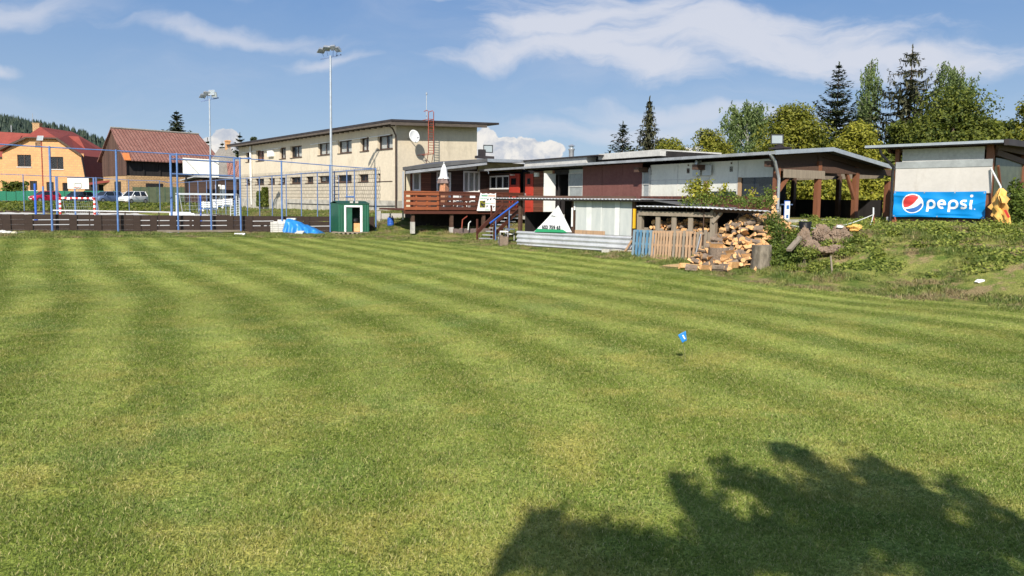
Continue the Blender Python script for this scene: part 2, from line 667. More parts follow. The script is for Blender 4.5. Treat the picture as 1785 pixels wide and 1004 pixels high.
def copy_tree(o, parent=None):
    kids = [c for c in KIDS.get(o.name, [])]
    c = o.copy()
    COL.objects.link(c)
    c.parent = parent
    for k in kids:
        copy_tree(k, c)
    return c


KIDS = {}


def remember(o):
    KIDS[o.name] = list(o.children)
    for c in o.children:
        remember(c)


def np_mesh(name, verts, faces_n, nper, mats):
    """fast mesh from numpy: verts (N,3), faces (F,nper)"""
    me = bpy.data.meshes.new(name)
    me.vertices.add(len(verts))
    me.vertices.foreach_set('co', np.asarray(verts, dtype=np.float32).ravel())
    F = len(faces_n)
    me.loops.add(F * nper)
    me.loops.foreach_set('vertex_index', np.asarray(faces_n, dtype=np.int32).ravel())
    me.polygons.add(F)
    me.polygons.foreach_set('loop_start', np.arange(0, F * nper, nper, dtype=np.int32))
    me.polygons.foreach_set('loop_total', np.full(F, nper, dtype=np.int32))
    for m in mats:
        me.materials.append(MATS[m])
    me.update(calc_edges=True)
    return me


def leaves(name, C, N, size, mat, aspect=0.55, rng=None, long_dir=None):
    """leaf-sized diamond faces at centres C with normals N"""
    rng = rng or np.random.default_rng(1)
    C = np.asarray(C, float); N = np.asarray(N, float)
    n = len(C)
    N = N / (np.linalg.norm(N, axis=1, keepdims=True) + 1e-9)
    if long_dir is None:
        T = rng.normal(size=(n, 3))
    else:
        T = np.asarray(long_dir, float)
    T = T - N * (T * N).sum(1, keepdims=True)
    T = T / (np.linalg.norm(T, axis=1, keepdims=True) + 1e-9)
    B = np.cross(N, T)
    size = np.broadcast_to(np.asarray(size, float), (n,))[:, None]
    a = T * size * 0.5
    b = B * size * 0.5 * aspect
    V = np.empty((n, 4, 3))
    V[:, 0] = C - a; V[:, 1] = C + b + a * .1; V[:, 2] = C + a; V[:, 3] = C - b + a * .1
    V = V.reshape(-1, 3)
    F = np.arange(n * 4).reshape(n, 4)
    return np_mesh(name, V, F, 4, [mat])
# ------------------------------------------------------------------ the materials of this place
M('cream_render', (0.60, 0.52, 0.395), 0.9, 0.05, 0.5, bump=0.15, bscale=60, fine=0.12, kind=stains(.55, (0.36, 0.31, 0.23), 1.1, .50, .68))
M('rough_render', (0.56, 0.49, 0.38), 0.95, 0.08, 0.8, bump=0.6, bscale=18, fine=0.35, kind=grid_lines(0, 3.2, 3.2, (0.48, 0.415, 0.31), 0.08, True, 0, 0.22))
M('plinth', (0.50, 0.47, 0.40), 0.95, 0.2, 1.5, c2=(0.30, 0.28, 0.24), bump=0.5, bscale=20)
M('roof_edge', (0.035, 0.028, 0.028), 0.6, 0.3, 1.0)
M('roof_felt', (0.09, 0.09, 0.10), 0.8, 0.3, 0.8, fine=0.2)
M('soffit', (0.10, 0.08, 0.065), 0.8, 0.2, 3.0)
M('window_brown', (0.075, 0.045, 0.032), 0.6, 0.2, 4)
M('white_frame', (0.74, 0.74, 0.72), 0.45, 0.04, 2)
M('white_paint', (0.78, 0.78, 0.76), 0.5, 0.06, 2, fine=0.05)
M('curtain', (0.74, 0.75, 0.70), 0.9, 0.12, 5, stretch=(6, 6, .5))
M('dark_inside', (0.022, 0.020, 0.020), 0.9, 0.3, 2)
M('orange_curtain', (0.45, 0.17, 0.08), 0.9, 0.2, 4)
glass('pane_glass', (0.03, 0.035, 0.045), 0.22)
glass('dark_glass', (0.015, 0.018, 0.022), 0.92)
M('blue_paint', (0.075, 0.155, 0.36), 0.45, 0.15, 2.0, c2=(0.12, 0.22, 0.45), fine=0.12)
M('blue_dark_paint', (0.08, 0.13, 0.26), 0.5, 0.15, 2.0, c2=(0.13, 0.20, 0.36))
M('bright_blue', (0.03, 0.11, 0.46), 0.4, 0.1, 3)
M('galvanised', (0.52, 0.54, 0.56), 0.35, 0.10, 3.0, metal=0.6, fine=0.1)
M('grey_metal', (0.36, 0.37, 0.38), 0.5, 0.15, 3.0, metal=0.3)
M('board_dark', (0.040, 0.026, 0.020), 0.85, 0.3, 3, c2=(0.062, 0.040, 0.030), stretch=(.6, .6, 6), fine=0.25)
M('deck_orange', (0.34, 0.10, 0.035), 0.65, 0.25, 3, c2=(0.24, 0.07, 0.03), stretch=(.6, .6, 6), fine=0.2)
M('deck_brown', (0.075, 0.022, 0.013), 0.65, 0.25, 3, c2=(0.11, 0.035, 0.02), stretch=(.6, .6, 6), fine=0.2)
M('siding_brown', (0.115, 0.040, 0.022), 0.7, 0.3, 2, c2=(0.17, 0.062, 0.035), stretch=(.5, .5, 7), fine=0.3, kind=planks(8.0, 2))
M('siding_dark', (0.040, 0.022, 0.018), 0.8, 0.3, 2, c2=(0.06, 0.032, 0.024), stretch=(.5, .5, 7), fine=0.3, kind=planks(8.0, 2))
M('red_door', (0.45, 0.050, 0.030), 0.45, 0.1, 2)
M('maroon_panel', (0.155, 0.058, 0.050), 0.75, 0.15, 0.8, c2=(0.20, 0.085, 0.070), fine=0.15, kind=stains(.5, (0.10, 0.04, 0.035), 1.6, .48, .70))
M('white_panel', (0.70, 0.69, 0.61), 0.6, 0.1, 0.9, c2=(0.62, 0.62, 0.56), fine=0.12, kind=stains(.5, (0.36, 0.34, 0.28), 2.0, .50, .70))
M('cream_panel', (0.60, 0.54, 0.38), 0.7, 0.1, 1.2)
M('grey_panel', (0.30, 0.32, 0.32), 0.35, 0.2, 1.0, fine=0.15)
M('frosted', (0.50, 0.52, 0.50), 0.35, 0.12, 1.6, c2=(0.42, 0.45, 0.44), stretch=(3, 3, .5), fine=0.08)
M('fibre_grey', (0.52, 0.51, 0.48), 0.8, 0.12, 1.0, fine=0.2)
M('fence_planks', (0.125, 0.045, 0.03), 0.75, 0.3, 3, stretch=(5, 5, .6), kind=planks(9.0, 0))
M('post_wood', (0.24, 0.095, 0.045), 0.65, 0.3, 2.5, c2=(0.165, 0.065, 0.035), stretch=(5, 5, .5), fine=0.3)
M('beam_wood', (0.060, 0.034, 0.024), 0.75, 0.3, 2.5, c2=(0.10, 0.055, 0.036), stretch=(.6, 5, 5), fine=0.3)
M('grey_wood', (0.30, 0.25, 0.19), 0.85, 0.3, 2.0, c2=(0.20, 0.165, 0.125), stretch=(5, 5, .7), fine=0.35)
M('pallet_wood', (0.46, 0.29, 0.165), 0.8, 0.25, 2.0, c2=(0.30, 0.20, 0.125), stretch=(5, 5, .7), fine=0.35)
M('pallet_blue', (0.055, 0.15, 0.25), 0.7, 0.25, 2.0, c2=(0.09, 0.20, 0.30), stretch=(5, 5, .7), fine=0.3)
M('pallet_blue_worn', (0.20, 0.25, 0.26), 0.8, 0.25, 2.0, c2=(0.14, 0.22, 0.28), stretch=(5, 5, .7), fine=0.3)
M('cut_wood', (0.62, 0.33, 0.13), 0.75, 0.2, 2.5, c2=(0.72, 0.44, 0.21), stretch=(1, 1, 1), fine=0.3)
M('bark', (0.13, 0.095, 0.068), 0.95, 0.3, 6, c2=(0.24, 0.185, 0.14), stretch=(1, 1, .3), bump=0.8, bscale=14, fine=0.5)
M('bark_grey', (0.34, 0.29, 0.22), 0.95, 0.3, 7, c2=(0.09, 0.075, 0.055), stretch=(1, 1, .5), bump=0.9, bscale=12, fine=0.5)
M('sawdust', (0.50, 0.33, 0.15), 0.95, 0.2, 8, fine=0.4)
M('corrugated', (0.60, 0.61, 0.62), 0.4, 0.12, 1.4, metal=0.45, fine=0.12)
M('corrugated_dark', (0.10, 0.10, 0.10), 0.7, 0.2, 1.5)
M('yellow_paint', (0.72, 0.42, 0.02), 0.5, 0.08, 3)
M('concrete', (0.44, 0.42, 0.38), 0.95, 0.15, 2.5, bump=0.4, bscale=25, fine=0.25)
M('stone_dark', (0.13, 0.11, 0.10), 0.9, 0.3, 1.6, c2=(0.20, 0.14, 0.125), bump=0.7, bscale=9, fine=0.4)
M('black_plastic', (0.018, 0.018, 0.02), 0.4, 0.1, 2)
M('lamp_glass', (0.30, 0.34, 0.35), 0.12, 0.05, 2, spec=0.8)
M('green_steel', (0.010, 0.095, 0.052), 0.5, 0.15, 1.0, fine=0.15, kind=stains(.5, (0.03, 0.06, 0.04), 2.5, .48, .70))
M('tarp_blue', (0.025, 0.22, 0.58), 0.4, 0.15, 2.5, bump=0.5, bscale=8)
M('banner_blue', (0.000, 0.235, 0.62), 0.45, 0.05, 2.0, kind=stains(.35, (0.02, 0.20, 0.44), 2.4, .48, .70))
M('banner_white', (0.84, 0.84, 0.84), 0.5, 0.03, 2.0)
M('banner_red', (0.70, 0.055, 0.055), 0.5, 0.05, 2.0)
M('banner_navy', (0.035, 0.14, 0.42), 0.5, 0.05, 2.0)
M('ink_dark', (0.035, 0.04, 0.045), 0.6, 0.1, 2.0)
M('ink_green', (0.03, 0.30, 0.13), 0.6, 0.1, 2.0)
M('ink_orange', (0.62, 0.20, 0.06), 0.6, 0.1, 2.0)
M('tile_roof', (0.235, 0.095, 0.072), 0.8, 0.3, 1.2, c2=(0.37, 0.185, 0.145), fine=0.45, kind=grid_lines(0, 3.0, 3.0, (0.14, 0.06, 0.05), 0.10, False, math.radians(45), 0.4))
M('red_roof', (0.235, 0.048, 0.034), 0.75, 0.12, 1.2, fine=0.12)
M('grey_roof', (0.25, 0.23, 0.20), 0.85, 0.25, 1.5, fine=0.5)
M('house_orange', (0.66, 0.35, 0.150), 0.85, 0.06, 0.6, kind=grid_lines(0, 1.6, 2.6, (0.76, 0.50, 0.28), 0.10, True, 0, 0.55))
M('brick_tan', (0.52, 0.33, 0.165), 0.9, 0.15, 1.0, fine=0.3, kind=grid_lines(0, 2.2, 4.5, (0.30, 0.20, 0.12), 0.10, True, 0, 0.6))
M('plank_brown', (0.115, 0.062, 0.045), 0.85, 0.2, 1.0, c2=(0.085, 0.045, 0.033), stretch=(4, 4, .5), fine=0.25, kind=planks(4.0, 3))
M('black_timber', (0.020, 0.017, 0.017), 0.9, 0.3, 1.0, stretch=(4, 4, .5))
M('green_screen', (0.008, 0.09, 0.05), 0.8, 0.5, 7.0, c2=(0.02, 0.19, 0.11), fine=0.5)
M('green_mesh', (0.06, 0.075, 0.04), 0.85, 0.2, 2.0)
M('red_car', (0.42, 0.015, 0.035), 0.25, 0.03, 1.0, spec=0.6)
M('navy_car', (0.020, 0.028, 0.045), 0.22, 0.03, 1.0, spec=0.6)
M('blue_car', (0.16, 0.22, 0.36), 0.25, 0.03, 1.0, metal=0.3, spec=0.6)
M('white_car', (0.78, 0.78, 0.78), 0.25, 0.02, 1.0, spec=0.6)
M('tyre', (0.015, 0.015, 0.015), 0.85, 0.1, 4)
M('rust_red', (0.28, 0.060, 0.035), 0.7, 0.3, 3)
M('red_paint', (0.55, 0.04, 0.03), 0.5, 0.08, 3)
M('parasol_brown', (0.24, 0.17, 0.15), 0.8, 0.2, 4, c2=(0.16, 0.11, 0.10))
M('parasol_orange', (0.60, 0.22, 0.09), 0.8, 0.2, 4)
M('parasol_print', (0.26, 0.17, 0.14), 0.8, 0.2, 4, c2=(0.52, 0.22, 0.10), stretch=(1, 1, .4), fine=0.6)
M('parasol_yellow', (0.80, 0.47, 0.10), 0.7, 0.15, 4, c2=(0.70, 0.38, 0.12), fine=0.1)
M('foam', (0.33, 0.27, 0.13), 0.9, 0.25, 2)
M('asphalt', (0.17, 0.165, 0.16), 0.95, 0.15, 1.0, fine=0.2)
M('slab_grey', (0.55, 0.54, 0.50), 0.9, 0.12, 1.5, fine=0.2, kind=grid_lines(0, 3.3, 9, (0.30, 0.28, 0.25), 0.09, False, 0, 0.8))
M('soil', (0.22, 0.155, 0.09), 0.95, 0.25, 1.5, fine=0.5, bump=0.6, bscale=10)
M('hill_ground', (0.05, 0.075, 0.035), 0.95, 0.2, 0.02)
M('wire', (0.13, 0.12, 0.12), 0.6, 0.1, 2)
M('net_white', (0.60, 0.62, 0.60), 0.8, 0.1, 2)
foliage('leaf_linden', (0.075, 0.100, 0.014), (0.29, 0.28, 0.035))
foliage('leaf_lime', (0.14, 0.16, 0.020), (0.42, 0.39, 0.05))
foliage('leaf_maple', (0.035, 0.062, 0.012), (0.19, 0.21, 0.032))
foliage('leaf_birch', (0.070, 0.110, 0.034), (0.20, 0.26, 0.09))
foliage('needle', (0.020, 0.032, 0.015), (0.062, 0.076, 0.030), trans=0.08)
foliage('needle_brown', (0.028, 0.034, 0.016), (0.090, 0.088, 0.040), trans=0.08)
foliage('needle_far', (0.016, 0.030, 0.024), (0.050, 0.070, 0.044), trans=0.05, scale=0.02)  # bluish tone paints the haze over the far wood
foliage('leaf_bush', (0.050, 0.085, 0.016), (0.19, 0.25, 0.045))
foliage('leaf_weed', (0.085, 0.130, 0.022), (0.34, 0.37, 0.075), scale=0.8)
foliage('leaf_dry', (0.16, 0.14, 0.05), (0.30, 0.24, 0.10))
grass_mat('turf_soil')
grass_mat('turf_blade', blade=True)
grass_mat('rough_soil', rough_area=True)
grass_mat('rough_blade', blade=True, rough_area=True)
M('milky', (0.56, 0.53, 0.49), 0.3, 0.06, 1.2, fine=0.06, kind=stains(.45, (0.36, 0.32, 0.27), 2.2, .50, .72))
M('old_glass', (0.075, 0.085, 0.05), 0.4, 0.4, 3.0, fine=0.3)
M('root_wood', (0.30, 0.21, 0.14), 0.95, 0.3, 3.0, c2=(0.20, 0.15, 0.115), stretch=(1, 1, .4), bump=0.9, bscale=14, fine=0.5)
M('green_dark', (0.010, 0.060, 0.038), 0.6, 0.1, 1.0)
M('slab_plain', (0.56, 0.55, 0.51), 0.9, 0.12, 1.5, fine=0.2)
M('headlamp', (0.75, 0.78, 0.80), 0.1, 0.03, 2.0, spec=0.8)
M('birch_bark', (0.50, 0.49, 0.46), 0.8, 0.2, 2.0, c2=(0.20, 0.19, 0.18), stretch=(1, 1, 3))
# ------------------------------------------------------------------ the lie of the land
CP = [(-60, -20, 0), (-30, -20, 0), (0, -20, 0), (25, -25, 0), (-30, 5, 0), (-15, 5, 0), (0, 0, 0), (0, 8, 0), (8, 5, 0), (15, 0, 0), (-10, 20, 0), (-5, 30, 0),
      (0, 15, 0), (5, 15, 0), (5, 22, 0), (9, 14, 0), (12, 8, 0), (16, 0, 0), (20, -8, 0), (0, 34.5, 0), (-3, 38, 0), (1, 28, 0), (4.0, 30.5, 0), (5, 31.5, 0.05), (7, 25.5, 0), (8.0, 23.2, 0), (8.8, 22.4, .02), (10, 21.0, 0), (11, 19.2, 0), (11.8, 17, 0), (15, 9, 0),
      (9.2, 24.6, .35), (9.8, 23.6, .5), (10.6, 22.6, .62), (11.3, 21.2, .6), (12.6, 19, .55),
      (9.7, 25.6, .85), (10.6, 24.6, 1.12), (11.4, 23.9, 1.22), (12.6, 22.8, 1.27), (14.0, 21.6, 1.28), (15.7, 19.4, 1.25), (18.5, 14, 1.2),
      (10.4, 28.0, 1.36), (11.5, 26.5, 1.36), (13.0, 26.4, 1.36), (16, 25, 1.38), (14.2, 27.6, 1.4), (20, 20, 1.4), (26, 10, 1.4), (30, 0, 1.4), (10.6, 29.2, 1.42), (16.3, 33, 1.42),
      (8.6, 30.5, 1.2), (7.2, 32.5, 1.1), (4.5, 37, .7), (2.5, 39.5, .3), (3.6, 41.5, 1.2), (8.7, 31.8, 1.42), (10, 35, 1.42), (5, 45, 1.42), (12, 45, 1.42),
      (-20, 25, .08), (-22.4, 36, .33), (-35, 35, .45), (-50, 30, .5), (-15, 41.5, .15), (-8.4, 46.6, 0.0), (-7.6, 44.2, .12), (-18, 55, .1), (-30, 45, .2), (-24, 66, .1), (-30, 66, .1), (-37, 81, .0), (-47, 73, .0), (-36, 60, .1), (-41, 86, .75), (-52, 77, .8),
      (-6.6, 46.2, .95), (-7.4, 45.2, .45), (-5.9, 43.8, .3), (-8.2, 50, .7), (-8.6, 56.6, 1.2), (-14, 62, 1.1), (-20, 71, 1.1), (-31, 84, 1.1), (-11, 54, .6), (-3.4, 42, .02), (-1, 40.5, .0), (-4.3, 44.3, .28), (-1.5, 43.2, .15), (-3.5, 46.5, .4), (0, 44.5, .35), (1.5, 41.5, .3), (-3, 50, .6), (0, 47.5, .8), (0, 60, 1.3),
      (-48, 88, 1.0), (-60, 84, 1.0), (-52, 92, 1.1), (-70, 90, 1.1), (-60, 100, 1.1), (-20, 100, 1.2), (-90, 110, 1.3), (-50, 130, 1.3), (-40, 160, 1.4), (20, 60, 1.42), (45, 60, 1.42), (40, 35, 1.42), (60, 10, 1.42), (40, 120, 1.5), (0, 120, 1.4),
      (300, 300, 1.5), (-300, 100, 1.5), (-300, 400, 2), (0, 500, 2), (400, 0, 1.5), (0, -300, 0), (-300, -200, 0), (300, -300, 1)]
_cp = np.array(CP, float)
_A = np.linalg.norm(_cp[:, None, :2] - _cp[None, :, :2], axis=2)
_w = np.linalg.solve(_A, _cp[:, 2])


def HT(x, y):
    x = np.asarray(x, float); y = np.asarray(y, float)
    shp = x.shape
    q = np.stack([x.ravel(), y.ravel()], 1)
    out = np.empty(len(q))
    for i in range(0, len(q), 20000):
        d = np.linalg.norm(q[i:i + 20000, None, :] - _cp[None, :, :2], axis=2)
        out[i:i + 20000] = d @ _w
    out = np.clip(out, -0.15, 2.2)
    r = np.linalg.norm(q - np.array([0, 30.]), axis=1)
    out = out * np.clip(1 - (r - 500) / 1500, 0, 1)
    return out.reshape(shp)


def ht(x, y):
    return float(HT(np.array([x]), np.array([y]))[0])


def wob(x, y, s=1.0):
    return mnoise.noise(Vector((x * s, y * s, 3.1)))


# mown area
PITCH_PX = [(1785, 540, 0), (1600, 515, 0), (1500, 505, 0), (1345, 490, 0), (1230, 480, 0), (1170, 466, 0), (1100, 455, 0), (1000, 443, 0), (900, 434, 0), (800, 425, .02), (650, 416, 0), (400, 414, .1), (0, 414, .3)]
PITCH_POLY = []
for a, b, z in PITCH_PX:
    x, y = W0.hz(a, b, z)
    PITCH_POLY.append((x, y))
PITCH_POLY += [(-70, 26), (-70, -30), (17, -30), (17, 4)]


def in_poly(x, y, poly):
    x = np.asarray(x); y = np.asarray(y)
    c = np.zeros(x.shape, bool)
    n = len(poly)
    for i in range(n):
        x1, y1 = poly[i]; x2, y2 = poly[(i + 1) % n]
        m = ((y1 > y) != (y2 > y)) & (x < (x2 - x1) * (y - y1) / (y2 - y1 + 1e-12) + x1)
        c ^= m
    return c


def sheet(name, xs, ys, mat, dz=0.0, keep=None):
    X, Y = np.meshgrid(xs, ys)
    Z = HT(X, Y) + dz
    nx, ny = len(xs), len(ys)
    V = np.stack([X.ravel(), Y.ravel(), Z.ravel()], 1)
    i = np.arange(ny - 1)[:, None] * nx + np.arange(nx - 1)[None, :]
    F = np.stack([i, i + 1, i + nx + 1, i + nx], 2).reshape(-1, 4)
    if keep is not None:
        cx = V[F].mean(1)
        F = F[keep(cx[:, 0], cx[:, 1])]
        used = np.unique(F); mp = np.full(len(V), -1); mp[used] = np.arange(len(used))
        V = V[used]; F = mp[F]
    me = np_mesh(name, V, F, 4, [mat])
    me.polygons.foreach_set('use_smooth', [True] * len(me.polygons))
    o = bpy.data.objects.new(name, me)
    COL.objects.link(o)
    o['kind'] = 'structure'
    return o


def stretch_axis(c, fine, half, far, k=1.12):
    a = list(np.arange(c - half, c + half + 1e-6, fine))
    s = fine; v = a[-1]
    up = []
    while v < far:
        s *= k; v += s; up.append(v)
    s = fine; v = a[0]; dn = []
    while v > -far:
        s *= k; v -= s; dn.append(v)
    return np.array(dn[::-1] + a + up)


sheet('ground', stretch_axis(4, 0.45, 22, 2600, 1.14), stretch_axis(28, 0.45, 26, 2600, 1.14), 'rough_soil')
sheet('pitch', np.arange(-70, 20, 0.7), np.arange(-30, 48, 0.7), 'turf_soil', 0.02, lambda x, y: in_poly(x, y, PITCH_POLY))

# parking place in front of the barn
_pk = [(-84, 96), (-60, 97), (-38, 98), (-30, 96), (-30, 103), (-84, 107)]
sheet('parking_place', np.arange(-90, -20, 1.0), np.arange(90, 112, 0.6), 'asphalt', 0.03, lambda x, y: in_poly(x, y, _pk))
# court floor
CT = frame_at(655, 47.0, R(38.8))


def ctw(x, y):
    p = CT.w((x, y, 0)); return (p.x, p.y)


_ct = [ctw(-34, .3), ctw(-.3, .3), ctw(-.3, 46.6), ctw(-30, 46.6), ctw(-34, 20)]
sheet('court_floor', np.arange(-60, 0, 1.0), np.arange(24, 86, 1.0), 'slab_plain', 0.025, lambda x, y: in_poly(x, y, _ct))


# ------------------------------------------------------------------ grass blades
def tuft_tile(rng, n, size, h, w, lean):
    px = rng.uniform(-size / 2, size / 2, n); py = rng.uniform(-size / 2, size / 2, n)
    a = rng.uniform(0, 2 * np.pi, n)
    hh = h * rng.uniform(0.5, 1.25, n)
    ln = lean * rng.uniform(0.2, 1.2, n)
    la = rng.uniform(0, 2 * np.pi, n)
    ww = w * rng.uniform(0.7, 1.3, n)
    V = np.empty((n, 5, 3))
    ca, sa = np.cos(a) * ww / 2, np.sin(a) * ww / 2
    dx, dy = np.cos(la) * ln, np.sin(la) * ln
    z0 = np.zeros(n)
    V[:, 0] = np.stack([px - ca, py - sa, z0], 1)
    V[:, 1] = np.stack([px + ca, py + sa, z0], 1)
    V[:, 2] = np.stack([px + ca * .8 + dx * .35, py + sa * .8 + dy * .35, hh * .6], 1)
    V[:, 3] = np.stack([px + dx, py + dy, hh], 1)
    V[:, 4] = np.stack([px - ca * .8 + dx * .35, py - sa * .8 + dy * .35, hh * .6], 1)
    F = np.arange(n * 5).reshape(n, 5)
    return V.reshape(-1, 3), F


def grass_field(name, label, cat, pts, mat, size, n, h, w, lean, seed, variants=3, srange=(0.85, 1.15)):
    """one object: its mesh holds a few patches of blades and one loose vertex per place; the node tree sets a patch on every place"""
    rng = np.random.default_rng(seed)
    V = []; F = []; var = []; k = 0
    for i in range(variants):
        v, f = tuft_tile(rng, n, size, h, w, lean)
        V.append(v); F.append(f + k); k += len(v); var += [i + 1] * len(v)
    pts = np.asarray(pts, float)
    V.append(pts); var += [0] * len(pts)
    V = np.concatenate(V); F = np.concatenate(F)
    me = np_mesh(name, V, F, 5, [mat])
    at = me.attributes.new('tile', 'INT', 'POINT'); at.data.foreach_set('value', np.array(var, np.int32))
    o = bpy.data.objects.new(name, me); COL.objects.link(o)
    tag(o, label, cat, None, 'stuff')
    ng = bpy.data.node_groups.new(name, 'GeometryNodeTree')
    ng.interface.new_socket('Geometry', in_out='INPUT', socket_type='NodeSocketGeometry')
    ng.interface.new_socket('Geometry', in_out='OUTPUT', socket_type='NodeSocketGeometry')
    N = ng.nodes; L = ng.links
    gi = N.new('NodeGroupInput'); go = N.new('NodeGroupOutput')
    na = N.new('GeometryNodeInputNamedAttribute'); na.data_type = 'INT'; na.inputs['Name'].default_value = 'tile'

    def sel(i):
        c = N.new('FunctionNodeCompare'); c.data_type = 'INT'; c.operation = 'EQUAL'
        L.new(na.outputs['Attribute'], c.inputs[2]); c.inputs[3].default_value = i
        s = N.new('GeometryNodeSeparateGeometry'); s.domain = 'POINT'
        L.new(gi.outputs[0], s.inputs[0]); L.new(c.outputs[0], s.inputs['Selection'])
        return s.outputs[0]
    mp = N.new('GeometryNodeMeshToPoints'); L.new(sel(0), mp.inputs[0])
    gti = N.new('GeometryNodeGeometryToInstance')
    for i in range(variants):
        L.new(sel(i + 1), gti.inputs[0])
    ip = N.new('GeometryNodeInstanceOnPoints')
    L.new(mp.outputs[0], ip.inputs['Points']); L.new(gti.outputs[0], ip.inputs['Instance'])
    ip.inputs['Pick Instance'].default_value = True
    rv = N.new('FunctionNodeRandomValue'); rv.data_type = 'INT'
    rv.inputs[4].default_value = 0; rv.inputs[5].default_value = variants - 1
    L.new(rv.outputs[2], ip.inputs['Instance Index'])
    rr = N.new('FunctionNodeRandomValue'); rr.data_type = 'FLOAT_VECTOR'
    rr.inputs[0].default_value = (0, 0, 0); rr.inputs[1].default_value = (0, 0, 6.283)
    L.new(rr.outputs[0], ip.inputs['Rotation'])
    rs = N.new('FunctionNodeRandomValue'); rs.data_type = 'FLOAT'
    rs.inputs[2].default_value = srange[0]; rs.inputs[3].default_value = srange[1]
    rs.inputs['Seed'].default_value = 5
    L.new(rs.outputs[1], ip.inputs['Scale'])
    L.new(ip.outputs[0], go.inputs[0])
    md = o.modifiers.new('blades', 'NODES'); md.node_group = ng
    return o


def jitter_grid(x0, x1, y0, y1, step, rng, j=0.35):
    X, Y = np.meshgrid(np.arange(x0, x1, step), np.arange(y0, y1, step))
    X = X.ravel() + rng.uniform(-j, j, X.size) * step
    Y = Y.ravel() + rng.uniform(-j, j, Y.size) * step
    return X, Y


def visible(x, y, z=0.0, mar=40):
    """inside the camera's wedge with a margin wide enough for a step to the side"""
    return (y > 2.2) & (np.abs(x) < 0.74 * y + 2.5)


rng = np.random.default_rng(11)
X, Y = jitter_grid(-30, 20, 2, 20, 0.42, rng)
k = in_poly(X, Y, PITCH_POLY) & visible(X, Y) & (Y < 18)
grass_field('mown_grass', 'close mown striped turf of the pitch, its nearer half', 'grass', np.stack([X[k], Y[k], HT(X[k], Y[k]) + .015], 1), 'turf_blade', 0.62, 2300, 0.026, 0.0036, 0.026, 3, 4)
X, Y = jitter_grid(-45, 20, 15, 50, 0.62, rng)
k = in_poly(X, Y, PITCH_POLY) & visible(X, Y) & (Y > 17.6)
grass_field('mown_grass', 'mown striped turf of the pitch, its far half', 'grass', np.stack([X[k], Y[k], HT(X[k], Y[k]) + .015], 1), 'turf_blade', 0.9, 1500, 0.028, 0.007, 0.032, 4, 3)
# unmown margin, slopes and banks
X, Y = jitter_grid(-40, 24, 14, 60, 0.55, rng)
H = HT(X, Y)
keep = ~in_poly(X, Y, PITCH_POLY) & visible(X, Y) & ~in_poly(X, Y, _ct)
nz = np.array([mnoise.noise(Vector((a * .7, b * .7, 0))) for a, b in zip(X, Y)])
keep &= (nz > -0.12)
FK = frame_at(1355, 29.0, math.atan2(-.86, .511))       # clubhouse: x runs along its front towards the viewer, y into it


def fk(x, y):
    p = FK.w((x, y, 0)); return (p.x, p.y)


keep &= ~in_poly(X, Y, [fk(.1, -.3), fk(1.6, -.3), fk(1.6, 9), fk(.1, 9)])
keep &= ~in_poly(X, Y, [fk(-23.5, .2), fk(0.2, .2), fk(.2, 12), fk(-23.5, 12)])
keep &= ~in_poly(X, Y, [(-7.4, 58.5), (-9.5, 57.0), (-34, 86), (0, 70)])
grass_field('rough_grass', 'unmown grass on the pitch margin, the slopes and the bank', 'grass', np.stack([X[keep], Y[keep], H[keep] - .01], 1), 'rough_blade', 0.8, 480, 0.095, 0.010, 0.08, 8, 3, (0.6, 1.3))
# ------------------------------------------------------------------ helpers shared by the buildings
def window(parent, x0, x1, z0, z1, y, frame_mat='window_brown', n=2, curtain=None, pane='pane_glass', ax='y', fw=0.06, name='window', label=None, sgn=1, back=0.35):
    """frame with mullions; its pane, curtain and dark room are sub-parts.  y = plane of the frame face; sgn = which way is inside"""
    if ax == 'y':
        BX = lambda mb, a, b, c, d, e, f: mb.box(a, b, y + sgn * c, y + sgn * d, e, f)
    else:
        BX = lambda mb, a, b, c, d, e, f: mb.box(y + sgn * c, y + sgn * d, a, b, e, f)
    f = MB()
    BX(f, x0, x1, 0, .07, z0, z0 + fw); BX(f, x0, x1, 0, .07, z1 - fw, z1)
    BX(f, x0, x0 + fw, 0.001, .069, z0 + fw, z1 - fw); BX(f, x1 - fw, x1, 0.001, .069, z0 + fw, z1 - fw)
    for i in range(1, n):
        c = x0 + (x1 - x0) * i / n
        BX(f, c - fw / 2, c + fw / 2, 0.001, .069, z0 + fw, z1 - fw)
    w = parent.part(name, f, frame_mat, label=label)
    g = MB(); BX(g, x0 + fw * .5, x1 - fw * .5, .03, .038, z0 + fw * .5, z1 - fw * .5)
    w.part('pane', g, pane)
    if pane == 'pane_glass':
        d = MB(); BX(d, x0, x1, back, back + .02, z0, z1)
        w.part('room', d, 'dark_inside')
    if curtain:
        mat, spans, top = curtain
        c = MB()
        for a, b in spans:
            u0 = x0 + (x1 - x0) * a; u1 = x0 + (x1 - x0) * b
            k = max(4, int((u1 - u0) / .05))
            for i in range(k):
                s0 = u0 + (u1 - u0) * i / k; s1 = u0 + (u1 - u0) * (i + 1) / k
                d0 = .14 + .03 * (i % 2); d1 = .14 + .03 * ((i + 1) % 2)
                zt = z1 - fw; zb = z0 + fw + (z1 - z0) * (1 - top)
                if ax == 'y': c.quad((s0, y + sgn * d0, zb), (s1, y + sgn * d1, zb), (s1, y + sgn * d1, zt), (s0, y + sgn * d0, zt))
                else: c.quad((y + sgn * d0, s0, zb), (y + sgn * d1, s1, zb), (y + sgn * d1, s1, zt), (y + sgn * d0, s0, zt))
        w.part('curtain', c, mat)
    return w


